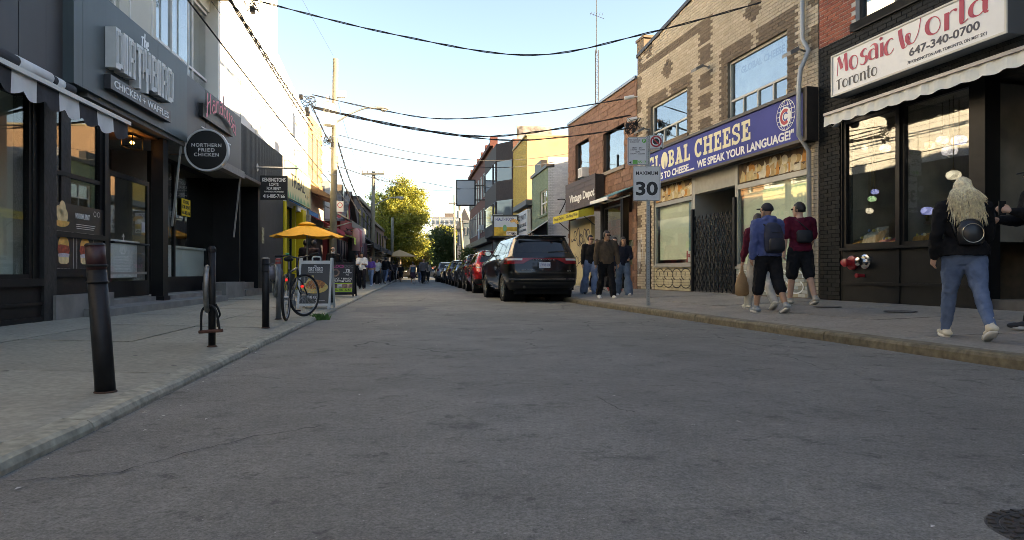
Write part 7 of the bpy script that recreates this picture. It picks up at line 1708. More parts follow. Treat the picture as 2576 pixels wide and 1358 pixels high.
# speed limit and parking signs on a perforated post
pb = Vector((2.77, 13.9, walk_z(2.77, 13.9))); Hs = zz(342, 13.9)-pb.z
sp = thing('sign_post', 'perforated grey steel sign post at the right kerb', 'post', pb)
mb = MB(); mb.box(-.025, .025, -.012, .012, 0, Hs); mb.box(-.034, -.025, -.02, -.004, 0, Hs); mb.box(.025, .034, -.02, -.004, 0, Hs); mb.build('channel', galv, sp)
mb = MB()
for k in range(int(Hs/.05)): mb.lathe([(.007, 0), (.007, .001)], 8, (0, -.0125, .03+k*.05), 'y')
mb.build('punched_holes', cable_m, sp, kind='stuff')
plw = mat('sign_reflective_white', (.62, .63, .62), .4, var=.04); sblk = mat('sign_black', (.01, .01, .01), .5)
def plate(name, lb, px0, px1, py0, py1, off=0.0):
	a, b = at(px0, py1, 13.88-off), at(px1, py0, 13.88-off); w_, h_ = b.x-a.x, b.z-a.z; t = thing(name, lb, 'road sign', ((a.x+b.x)/2, 13.875-off, a.z)); r = .035; o_ = []
	for cx, cz, a0 in ((w_/2-r, h_-r, 0), (-w_/2+r, h_-r, 90), (-w_/2+r, r, 180), (w_/2-r, r, 270)): o_ += arc(cx, cz, r, r, a0, a0+90, 5)
	mb = MB(); mb.prism(o_, lambda p, q: (p[0], -.004*(1-q), p[1])); mb.build('plate', plw, t, fixn=True)
	M_ = lambda x, z: MX((x, -.0045, z), (1, 0, 0), (0, 0, 1), (0, -1, 0)); mb = MB()
	bd = []
	for cx, cz, a0 in ((w_/2-r, h_-r, 0), (-w_/2+r, h_-r, 90), (-w_/2+r, r, 180), (w_/2-r, r, 270)): bd += arc(cx, cz, r-.014, r-.014, a0, a0+90, 4)
	ribbon(mb, bd, .008, -.003, M_(0, 0), close=True); mb.build('border', sblk, t)
	for zc in (.03, h_-.03): mb = MB(); mb.lathe([(.009, 0), (.009, -.006), (.004, -.009)], 10, (0, -.004, zc), 'y'); mb.build('bolt', galv, t)
	return t, w_, h_, M_
t, w_, h_, M_ = plate('speed_sign', 'white maximum 30 speed limit sign on the steel post', 1592, 1661, 418, 506)
text('MAXIMUM', w_*.8, h_*.11, sblk, t, M_(0, h_*.8), bold=.01, extrude=.001); text('30', w_*.8, h_*.4, sblk, t, M_(0, h_*.36), bold=.03, extrude=.001)
t, w_, h_, M_ = plate('parking_sign', 'pale pay parking sign with green arrow above the speed limit sign', 1578, 1628, 345, 416, .02)
gp = mat('sign_parking_green', (.1, .42, .08), .5); text('PAY PARKING\nENFORCED', w_*.55, h_*.13, sblk, t, M_(-w_*.15, h_*.86), extrude=.001)
flat(M_(w_*.33, h_*.87), arc(0, 0, w_*.11, w_*.11, 0, 360, 20)[:-1], .001, gp, 'green_disc', t); text('P', .03, .05, whitel, t, M_(w_*.33, h_*.87), extrude=.002)
text('MON - SAT', w_*.5, h_*.055, sblk, t, M_(0, h_*.62), bold=.02, extrude=.001); text('7:00AM - 9:00PM', w_*.72, h_*.05, sblk, t, M_(0, h_*.55), extrude=.001); text('SUN', w_*.2, h_*.055, sblk, t, M_(0, h_*.48), bold=.02, extrude=.001); text('1:00PM - 8:00PM', w_*.72, h_*.05, sblk, t, M_(0, h_*.41), extrude=.001)
flat(M_(-w_*.12, h_*.12), [(-.05, -.04), (.05, -.04), (.05, .04), (-.05, .04)], .001, gp, 'green_square', t); text('4512', w_*.42, h_*.1, gp, t, M_(w_*.22, h_*.12), bold=.02, extrude=.001); flat(M_(-w_*.36, h_*.1), [(-.03, 0), (.02, .03), (.02, -.03)], .001, sblk, 'arrow', t)
t, w_, h_, M_ = plate('no_stopping_sign', 'small no stopping sign with red ring beside the parking sign', 1631, 1668, 340, 376, .03)
flat(M_(0, h_*.56), arc(0, 0, w_*.22, w_*.22, 22.5, 382.5, 8)[:-1], .001, sblk, 'octagon', t); mb = MB(); ribbon(mb, arc(0, 0, w_*.34, w_*.34, 0, 360, 28), w_*.1, .0, M_(0, h_*.56)); ribbon(mb, [(-w_*.24, h_*.24), (w_*.24, -h_*.24)], w_*.09, .0005, M_(0, h_*.56)); mb.build('red_ring', mat('sign_bright_red', (.5, .02, .025), .4), t); flat(M_(w_*.36, h_*.1), [(.03, 0), (-.02, .025), (-.02, -.025)], .001, sblk, 'arrow', t)
# litter bin, manhole, planter, weeds
bn = base_at(945, 713.5); t = thing('litter_bin', 'dark grey litter bin on the left pavement far along', 'bin', bn)
hb = zz(672, bn.y)-bn.z; mb = MB(); mb.hexa([(-.32, -.32, 0), (.32, -.32, 0), (.32, .32, 0), (-.32, .32, 0), (-.4, -.36, hb*.8), (.4, -.36, hb*.8), (.4, .36, hb*.8), (-.4, .36, hb*.8)]); mb.build('body', mat('bin_grey', (.04, .042, .045), .5, var=.2), t, bevel=.03, fixn=True)
mb = MB(); mb.hexa([(-.4, -.36, hb*.8), (.4, -.36, hb*.8), (.4, .36, hb*.8), (-.4, .36, hb*.8), (-.2, -.3, hb), (.2, -.3, hb), (.2, .3, hb), (-.2, .3, hb)]); mb.build('lid', MATS['bin_grey'], t, fixn=True); mb = MB(); mb.box(-.2, .2, -.37, -.36, hb*.6, hb*.7); mb.build('slot', BLACK, t)
mh = thing('manhole_cover', 'cast iron manhole cover in the road at the bottom right corner', 'manhole', (1.69, 2.08, .005), scale=.52); iron = mat('cast_iron', (.055, .052, .048), .6, .4, var=.3, scale=18, bump=.4, bscale=40)
mb = MB(); mb.lathe([(.40, 0), (.39, .006), (.33, .007), (.325, .0)], 40, caps=False); mb.build('frame', iron, mh); mb = MB(); mb.lathe([(.0, .004), (.318, .004), (.318, -.01)], 40, caps=False); mb.build('lid', iron, mh)
for ring, (r_, nn) in enumerate(((.365, 30), (.28, 22), (.2, 16), (.12, 10))):
	for k in range(nn):
		a_ = 2*math.pi*k/nn; c, s = math.cos(a_), math.sin(a_); mb = MB(); mb.box(-.022, .022, -.013, .013, .004, .014); mb.xform(Matrix.Translation((r_*c, r_*s, 0)) @ Matrix.Rotation(a_, 4, 'Z')); mb.build('stud', iron, mh)
for x_, y_, lb in ((5.27, 11.4, 'round iron cover in the right pavement behind the maroon shirt'), (5.66, 9.95, 'round iron cover in the right pavement by the lamp shop wall')):
	t = thing('pavement_cover', lb, 'cover', (x_, y_, walk_z(x_, y_)+.006)); mb = MB(); mb.lathe([(.0, .003), (.19, .003), (.2, 0)], 28, caps=False); im_ = mat('worn_iron', (.12, .11, .1), .7, .2, var=.3, scale=20); mb.build('lid', im_, t); mb = MB(); mb.torus((0, 0, .002), .215, .006, n=28, m=5); mb.build('frame', im_, t)
pp = base_at(605, 742); t = thing('plant_pot', 'little black pot of bright green grass by the loft steps', 'plant', pp); mb = MB(); mb.lathe([(.09, 0), (.11, .16), (.1, .16)], 16); mb.build('pot', BLACK, t)
def blades(name, m_, parent, c, r, h, n, seed, label=None):
	rr = random.Random(seed); mb = MB()
	for k in range(n):
		a_ = rr.uniform(0, 6.28); d = r*math.sqrt(rr.random()); x, y = c[0]+d*math.cos(a_), c[1]+d*math.sin(a_); hh = h*rr.uniform(.5, 1.1); la = rr.uniform(0, 6.28); lx, ly = math.cos(la)*hh*.5, math.sin(la)*hh*.5; w_ = .006
		mb.add([(x-w_, y, c[2]), (x+w_, y, c[2]), (x+lx*.4+w_, y+ly*.4, c[2]+hh*.6), (x+lx*.4-w_, y+ly*.4, c[2]+hh*.6), (x+lx, y+ly, c[2]+hh)], [(0, 1, 2, 3), (3, 2, 4)])
	return mb.build(name, m_, parent)
grass_m = mat('grass_green', (.06, .16, .03), .8, var=.3, scale=20)
tag(blades('grass', mat('grass_bright', (.04, .25, .05), .8, var=.3), t, (0, 0, .15), .1, .16, 160, 3), kind='stuff')
wd = xz(812, 11.6); o = tag(blades('weeds', grass_m, None, (kerbL(11.6)+.05, 11.6, .0), .16, .12, 160, 5), 'weeds growing from the left kerb by the sandwich board', 'weeds', kind='stuff'); o.scale = (1, 1, 1)
# litter on the road and in the gutter
mb = MB(); rr = random.Random(11)
for k in range(70):
	if k < 35: Y = rr.uniform(2.5, 16); x = kerbL(Y)+abs(rr.gauss(0, .12))+.05 if rr.random() < .5 else kerbR(Y)-abs(rr.gauss(0, .12))-.05
	else: Y = rr.uniform(2.0, 14); x = rr.uniform(kerbL(Y)+.2, kerbR(Y)-.2)
	s = rr.uniform(.006, .016); a_ = rr.uniform(0, 3.1); c, sn = math.cos(a_)*s, math.sin(a_)*s; z = .009
	mb.add([(x-c, Y-sn, z), (x+sn*.5, Y-c*.5, z+.003), (x+c, Y+sn, z), (x-sn*.5, Y+c*.5, z+.004)], [(0, 1, 2, 3)])
tag(mb.build('litter', mat('litter_white', (.5, .48, .44), .8)), 'scattered white scraps of litter along the gutters and road', 'litter', kind='stuff')
# ================================================================ parked cars
def wts(t, n):                      # Catmull-Rom weights over n control points
	i = int(min(max(math.floor(t), 0), n-2)); f = t-i; w = np.zeros(n); f2, f3 = f*f, f*f*f
	w[max(i-1, 0)] += .5*(-f+2*f2-f3); w[i] += .5*(2-5*f2+3*f3); w[i+1] += .5*(f+4*f2-3*f3); w[min(i+2, n-1)] += .5*(-f2+f3); return w
FRAC = [1, 1, .985, .90, .80, .69, .5, .32, .2, .07, .012, 0, 0]
XS = [0, .55, .9, 1, 1, 1, 1, 1, 1, 1, .9, .55, 0]
def car_grid(L, W, H, kind):
	"""rows of plan outlines from sill to roof ridge: front centre, round the side, to the rear centre"""
	f, r, w = L/2, -L/2, W/2
	if kind == 'sedan':
		rows = [(.26, .26, .9, f-.2, r+.2), (.42, .44, .97, f-.04, r+.04), (.66, .7, 1, f, r), (.78, .9, .99, f-.06, r+.03), (.86, .98, .95, f-.3, r+.2), (.98, 1.02, .9, f-1.45, r+.75), (1.36, 1.34, .72, f-2.15, r+1.45), (1.41, 1.4, .6, f-2.35, r+1.65), (1.44, 1.43, .35, f-2.5, r+1.8), (1.45, 1.44, 0, f-2.5, r+1.8)]
	else:
		k = H/1.8
		rows = [(.28, .34, .88, f-.2, r+.2), (.48, .52, .97, f-.05, r+.04), (.78, .78, 1, f, r), (.96*k, 1.0*k, 1, f-.05, r+.05), (1.08*k, 1.17*k, .975, f-.22, r+.1), (1.2*k, 1.26*k, .93, f-1.35, r+.14), (1.6*k, 1.62*k, .775, f-2.1, r+.36), (1.71*k, 1.735*k, .69, f-2.3, r+.36), (1.775*k, 1.785*k, .42, f-2.45, r+.6), (1.79*k, 1.79*k, 0, f-2.45, r+.65)]
	G = np.zeros((len(rows), 13, 3))
	for j, (zf, zr, ws, yf, yr) in enumerate(rows):
		for q in range(13):
			y = yr+(yf-yr)*FRAC[q]; G[j, q] = (w*ws*XS[q], y-(.10*(XS[q] < .7 and q < 3)*0), zr+(zf-zr)*FRAC[q])
		bulge = .06 if j < 5 else .03
		G[j, 0, 1] += bulge; G[j, 1, 1] += bulge*.7; G[j, 12, 1] -= bulge; G[j, 11, 1] -= bulge*.7
		if 1 < j < 4: G[j, 3:9, 0] += [0.0, .02, 0, -.01, 0, .03]
	return G
def make_car(name, label, loc, rotz, L=5.1, W=1.93, H=1.8, kind='suv', paint=(.003, .003, .0035), detail=True, lights='band', plate='CWVB 024', group='cars parked along the right kerb'):
	t = thing(name, label, 'car', loc, rotz, group); G = car_grid(L, W, H, kind); nj, nk = G.shape[:2]
	def S(k, j): return wts(k, nk) @ np.tensordot(wts(j, nj), G, 1)
	def Nrm(k, j):
		e = .02; a = S(min(k+e, nk-1), j)-S(max(k-e, 0), j); b = S(k, min(j+e, nj-1))-S(k, max(j-e, 0)); n = np.cross(a, b); l = np.linalg.norm(n); n = n/l if l > 1e-9 else np.array([0, 0, 1.]); return n
	c0 = np.array([0, 0, H*.5])
	def P(k, j, off):
		p = S(k, j); n = Nrm(k, j)
		if np.dot(n, p-c0) < 0: n = -n
		return p+n*off
	sk, sj = (6, 5) if detail else (4, 3); K = [i/sk for i in range((nk-1)*sk+1)]; J = [i/sj for i in range((nj-1)*sj+1)]
	V = np.einsum('aj,jkc,bk->abc', np.array([wts(j, nj) for j in J]), G, np.array([wts(k, nk) for k in K])); wb = L*.298; rw = .385 if kind == 'suv' else .335; ar = rw+.055
	wy = (wb, -wb)
	pm = mat('paint_%s' % str(paint), paint, .28, .15 if sum(paint) > .05 else 0, coat=1.0, var=.05, spec=.15)
	mb = MB(); nK, nJ = len(K), len(J)
	for sgn in (1, -1):
		b0 = len(mb.v); mb.v.extend([(sgn*p[0], p[1], p[2]) for row in V for p in row])
		for j in range(nJ-1):
			for k in range(nK-1):
				c = (V[j, k]+V[j+1, k+1]+V[j, k+1]+V[j+1, k])/4
				if abs(c[0]) > W*.36 and any(math.hypot(c[1]-y, c[2]-rw) < ar for y in wy): continue
				q = (b0+j*nK+k, b0+j*nK+k+1, b0+(j+1)*nK+k+1, b0+(j+1)*nK+k); mb.f.append(q if sgn < 0 else q[::-1])
	body = mb.build('body', pm, t, smooth=True)
	bm = bmesh.new(); bm.from_mesh(body.data); bmesh.ops.remove_doubles(bm, verts=bm.verts, dist=1e-4); bmesh.ops.recalc_face_normals(bm, faces=bm.faces); bm.to_mesh(body.data); bm.free(); body.data.shade_smooth()
	gl = mat('car_glass', (.012, .013, .014), .04, spec=.6); trim = mat('car_trim', (.012, .012, .013), .5); red = mat('tail_red', (.2, .005, .008), .15, coat=.5)
	def patch_(nm, k0, k1, j0, j1, off, m_, sides=(1, -1), n=14, m=6, par=None, join=False):
		out = []
		for sgn in sides:
			q = MB(); f0 = j0 if callable(j0) else (lambda k: j0); f1 = j1 if callable(j1) else (lambda k: j1)
			for i in range(n+1):
				k = k0+(k1-k0)*i/n
				for a in range(m+1):
					p = P(k, f0(k)+(f1(k)-f0(k))*a/m, off); q.v.append((sgn*p[0], p[1], p[2]))
			for i in range(n):
				for a in range(m): z = (i*(m+1)+a, i*(m+1)+a+1, (i+1)*(m+1)+a+1, (i+1)*(m+1)+a); q.f.append(z)
			if join and out: n0 = len(out[0].v); out[0].v += q.v; out[0].f += [tuple(i+n0 for i in z) for z in q.f]
			else: out.append(q)
		return [q.build(nm, m_, par or t, smooth=True, fixn=True) for q in out]
	patch_('rear_window', 10.25, 12, 5.12, 5.97 if kind == 'suv' else 5.9, .006, gl, join=True); patch_('windscreen', 0, 2.35, 5.1, 5.95, .006, gl, join=True)
	e = lambda a, b: (lambda k: a+b*(k-6))
	patch_('side_window', 3.9, 5.75, 5.1, lambda k: 5.1+.84*min(1, .35+(k-3.9)*.55), .006, gl); patch_('side_window', 5.9, 7.45, 5.1, 5.94, .006, gl); patch_('side_window', 7.6, 8.9, 5.14, lambda k: 5.94-.1*max(0, k-8.2), .006, gl)
	jb = lambda k: 3.12+.0*k
	if lights == 'band':
		patch_('tail_light', 8.75, 10.9, lambda k: 3.02+.05*max(0, 9.4-k), lambda k: 3.92, .008, red)
		patch_('light_band', 10.9, 12, lambda k: 3.02+.62*min(1, (k-10.9)/.45), 3.92, .008, mat('tail_band', (.22, .006, .01), .2, coat=.5), join=True)
		patch_('reverse_lamp', 9.3, 10.85, 3.5, 3.82, .014, mat('reverse_lens', (.45, .47, .47), .15))
	elif lights == 'wrap': patch_('tail_light', 8.9, 10.55, 3.25, 3.95, .008, red); patch_('reverse_lamp', 9.8, 10.5, 3.3, 3.5, .014, mat('reverse_lens', (.45, .47, .47), .15))
	else: patch_('tail_light', 9.5, 10.2, 3.0, 4.7 if kind == 'suv' else 3.9, .008, red)
	patch_('bumper_trim', 8.9, 12, .35, 1.15, .01, trim, join=True)
	ch_ = mat('chrome', (.6, .6, .6), .15, 1.0)
	if detail:
		patch_('bumper_strip', 9.6, 12, 1.42, 1.5, .012, ch_, join=True, m=2); patch_('tailgate_crease', 9.9, 12, 2.02, 2.1, .008, trim, join=True, m=2)
		patch_('sill_strip', 4.75, 7.2, .42, .55, .012, ch_, m=2)
		for sgn in (1, -1):
			for nm, kk in (('door_handle', 5.75), ('door_handle', 7.3)):
				p = P(kk, 3.9, .02); mb = MB(); mb.tube([(sgn*p[0], p[1]-.1, p[2]), (sgn*(p[0]+.02), p[1], p[2]), (sgn*p[0], p[1]+.1, p[2])], .014, 8); mb.build(nm, pm, t)
		p = P(12, 4.35, 0); mb = MB(); mb.bar((.1, p[1]-.02, H*.71+.03), (.62, p[1]-.035, H*.72+.04), .02, .035); mb.build('wiper', trim, t)
		for sgn in (1,): mb = MB(); mb.tube([(0, r_ := -L*.2, H), (0, r_-.1, H+.06), (0, r_-.14, H+.01)], [.02, .03, .01], 8); mb.build('roof_fin', pm, t)
		mb = MB(); mb.lathe([(.035, .0), (.035, -.03)], 12, (-.55, -L/2+.03, .42), 'y'); mb.build('exhaust', trim, t)
	if kind == 'suv':
		p = S(12, 7.1); mb = MB(); mb.hexa([(-W*.34, p[1]-.12, p[2]-.02), (W*.34, p[1]-.12, p[2]-.02), (W*.33, p[1]+.3, p[2]+.0), (-W*.33, p[1]+.3, p[2]+.0), (-W*.34, p[1]-.13, p[2]+.015), (W*.34, p[1]-.13, p[2]+.015), (W*.3, p[1]+.35, p[2]+.05), (-W*.3, p[1]+.35, p[2]+.05)]); mb.build('spoiler', pm, t, bevel=.02, fixn=True)
		for sgn in (1, -1):
			q = [P(k, 7.25, .035) for k in (4.2, 5.2, 6.4, 7.4, 8.4)]; q = [P(4.1, 7.25, 0)]+q+[P(8.5, 7.25, 0)]; mb = MB(); mb.tube([(sgn*a[0], a[1], a[2]) for a in q], .016, 6); mb.build('roof_rail', trim if sum(paint) < .1 else ch_, t)
	# wheels, arches, underside
	rim_m = mat('alloy_rim', (.5, .48, .42), .3, .9); ty = mat('tyre_rubber', (.012, .012, .012), .8)
	for sgn in (1, -1):
		for y in wy:
			xo = sgn*W*.487
			mb = MB(); mb.lathe([(rw-.13, -.11), (rw-.03, -.125), (rw, -.09), (rw, .09), (rw-.03, .12), (rw-.13, .11)], 30, (xo-sgn*.12, y, rw), 'x', caps=False); w_ = mb.build('wheel', ty, t, smooth=True)
			mb = MB(); mb.lathe([(rw-.125, -.1), (rw-.14, .02*sgn), (rw-.125, .1)], 30, (xo-sgn*.12, y, rw), 'x', caps=False); mb.lathe([(.06, .06), (.05, .09)], 12, (xo-sgn*.12-.075+.075*sgn, y, rw), 'x')
			for a in range(5):
				for d in (-.13, .13):
					an = 2*math.pi*a/5+d; mb.bar((xo-sgn*.035, y+.05*math.cos(an), rw+.05*math.sin(an)), (xo-sgn*.03, y+(rw-.13)*math.cos(an+d*.4), rw+(rw-.13)*math.sin(an+d*.4)), .035, .035, up=(1, 0, 0))
			mb.build('rim', rim_m, w_)
			mb = MB(); mb.lathe([(rw-.14, 0), (rw-.14, .01)], 24, (xo-sgn*.14, y, rw), 'x'); mb.build('brake_disc', trim, w_)
			mb = MB(); mb.torus((sgn*(W*.5-.02), y, rw), ar+.005, .03, 'x', 26, 8, a0=R(-8), a1=R(188)); mb.build('wheel_arch', pm if detail else trim, t, smooth=True)
			mb = MB(); mb.lathe([(ar+.02, -.3), (ar+.02, .28)], 24, (sgn*(W*.5-.33), y, rw), 'x', caps=False); mb.build('wheel_well', mat('well_black', (.004, .004, .004), 1.0), t)
	mb = MB(); mb.box(-W*.38, W*.38, -L/2+.25, L/2-.25, .22, .5); mb.build('underbody', mat('well_black', (.004, .004, .004), 1.0), t)
	for sgn in (1, -1):
		p = P(4.05, 5.15, .0); mb = MB(); mb.ball((sgn*(p[0]+.16), p[1], p[2]+.08), .11, .06, .085, 12, 8); m_ = mb.build('mirror', pm, t, smooth=True); mb = MB(); mb.add([(sgn*(p[0]+.16)+.085*math.cos(a), p[1]-.062, p[2]+.08+.065*math.sin(a)) for a in [2*math.pi*i/14 for i in range(14)]], [tuple(range(14))]); mb.build('mirror_glass', mat('mirror', (.5, .52, .52), .05, 1), m_)
		mb = MB(); mb.bar((sgn*p[0], p[1], p[2]+.04), (sgn*(p[0]+.1), p[1], p[2]+.06), .04); mb.build('mirror_stalk', trim, m_)
	p = P(12, 3.3, .02); mb = MB(); zp = .93 if kind == 'suv' else .78; pt = S(12, 3.0); mb.box(-.155, .155, pt[1]-.035, pt[1]+.01, zp, zp+.155); pl = mb.build('number_plate', mat('plate_white', (.6, .62, .66), .5), t)
	if plate: text(plate, .27, .075, mat('plate_blue', (.03, .06, .25), .5), t, MX((0, pt[1]-.036, zp+.08), (1, 0, 0), (0, 0, 1), (0, -1, 0)), bold=.01, extrude=.002, name='plate_number')
	return t, S
hd = math.atan(.2)
rear = Vector((-.23, 19.2, 0)); c_, s_ = math.cos(hd), math.sin(hd)
def place(lx, ly, px, Y):          # car centre so that its left rear wheel stands at picture column px, distance Y
	x = xz(px, Y); return (x-(lx*c_-ly*s_), Y-(lx*s_+ly*c_), 0)
t, Sx = make_car('parked_car', 'black suv with full width red tail lights parked nearest the camera', place(-.9, -1.52, 1268, 19.2), hd, 5.15, 1.97, 1.86)
mk = mat('badge_silver', (.5, .5, .5), .3, .8); pt = Sx(12, 3.75); text('D O D G E', .6, .035, mk, t, MX((0, pt[1]-.02, pt[2]-.02), (1, 0, 0), (0, 0, 1), (0, -1, 0)), extrude=.006, name='badge_letters')
pt = Sx(11.3, 2.35); text('DURANGO', .33, .03, mk, t, MX((-.48, pt[1]-.035, pt[2]-.0), (1, 0, 0), (0, 0, 1), (0, -1, 0)), extrude=.006, name='badge_letters'); text('R/T', .1, .035, mk, t, MX((.68, pt[1]-.0, pt[2]-.02), (1, 0, 0), (0, 0, 1), (0, -1, 0)), extrude=.006, name='badge_letters')
hd = math.atan(.165); c_, s_ = math.cos(hd), math.sin(hd)
for px, Y, kd, pc, lt, L_, W_, H_, lb in (
	(1194, 26.9, 'suv', (.32, .008, .012), 'wrap', 4.6, 1.85, 1.68, 'bright red suv parked in front of the black one'), (1168, 33.2, 'suv', (.02, .022, .024), 'wrap', 4.6, 1.83, 1.7, 'dark grey suv with roof rails ahead of the red one'),
	(1147, 39.6, 'sedan', (.018, .018, .02), 'wrap', 4.6, 1.8, 1.45, 'dark sedan with glowing red lamp third behind the red car'), (1131, 45.6, 'suv', (.05, .055, .055), 'tall', 4.5, 1.82, 1.62, 'grey green hatchback in the middle of the parked row'),
	(1117, 51.8, 'sedan', (.02, .02, .022), 'wrap', 4.6, 1.8, 1.45, 'dark sedan just before the silver suv'), (1101, 59.0, 'suv', (.3, .31, .32), 'tall', 4.5, 1.8, 1.7, 'silver suv at the far end of the parked row')):
	make_car('parked_car', lb, place(-W_*.44, -L_*.298, px, Y), hd, L_, W_, H_, kd, pc, False, lt, None)
make_car('oncoming_car', 'dark suv stopped far down the road among the walkers', (xz(1014, 96), 98, 0), hd, 4.8, 1.9, 1.8, 'suv', (.02, .018, .018), False, 'tall', None, None)
make_car('turning_car', 'grey sedan crossing at the far end of the road', (xz(1072, 100), 102, 0), hd+R(75), 4.6, 1.8, 1.45, 'sedan', (.12, .12, .125), False, 'wrap', None, None)
# ================================================================ people
BODIES = []
def flesh(name, mb, m_, parent, voxel, disp=0.0, dsz=.12, smooth=6):
	"""closed overlapping volumes grown into one continuous surface"""
	o = mb.build(name, m_, parent); r = o.modifiers.new('r', 'REMESH'); r.mode = 'VOXEL'; r.voxel_size = voxel; r.use_smooth_shade = True
	s = o.modifiers.new('s', 'SMOOTH'); s.factor = .5; s.iterations = smooth
	if disp:
		tx = bpy.data.textures.get('folds%g' % dsz) or bpy.data.textures.new('folds%g' % dsz, 'CLOUDS'); tx.noise_scale = dsz; tx.noise_depth = 2
		d = o.modifiers.new('d', 'DISPLACE'); d.texture = tx; d.strength = disp; d.mid_level = .5; d.texture_coords = 'LOCAL'
	BODIES.append(o); return o
def flush_bodies():
	dg = bpy.context.evaluated_depsgraph_get(); dg.update(); new = [(o, bpy.data.meshes.new_from_object(o.evaluated_get(dg))) for o in BODIES]
	for o, me in new: nm = o.data.name; o.modifiers.clear(); o.data = me; me.shade_smooth()
def limb(mb, pts, rs, n=12):
	P = [Vector(p) for p in pts]; Q = []; RR = []
	for i in range(len(P)-1):
		for k in range(5): f = k/5; Q.append(P[i].lerp(P[i+1], f)); RR.append(rs[i]+(rs[i+1]-rs[i])*f)
	Q.append(P[-1]); RR.append(rs[-1]); mb.tube(Q, RR, n); mb.ball(P[0], rs[0]*.98, n=n); mb.ball(P[-1], rs[-1]*.98, n=n)
def loft(mb, rings, M_=None, n=18):
	b = len(mb.v)
	for z, rx, ry, yo in rings:
		for k in range(n):
			a = 2*math.pi*k/n; v = Vector((rx*math.cos(a), yo+ry*math.sin(a), z)); mb.v.append(tuple(M_ @ v if M_ else v))
	m = len(rings)
	for i in range(m-1):
		for k in range(n): mb.f.append((b+i*n+k, b+i*n+(k+1) % n, b+(i+1)*n+(k+1) % n, b+(i+1)*n+k))
	mb.f.append(tuple(b+k for k in range(n-1, -1, -1))); mb.f.append(tuple(b+(m-1)*n+k for k in range(n)))
SKIN = {'fair': (.52, .3, .21), 'tan': (.4, .22, .14), 'dark': (.06, .03, .02), 'olive': (.44, .26, .17)}
HAIRC = {'black': (.012, .01, .009), 'brown': (.05, .028, .015), 'blonde': (.85, .66, .42), 'grey': (.4, .39, .38)}
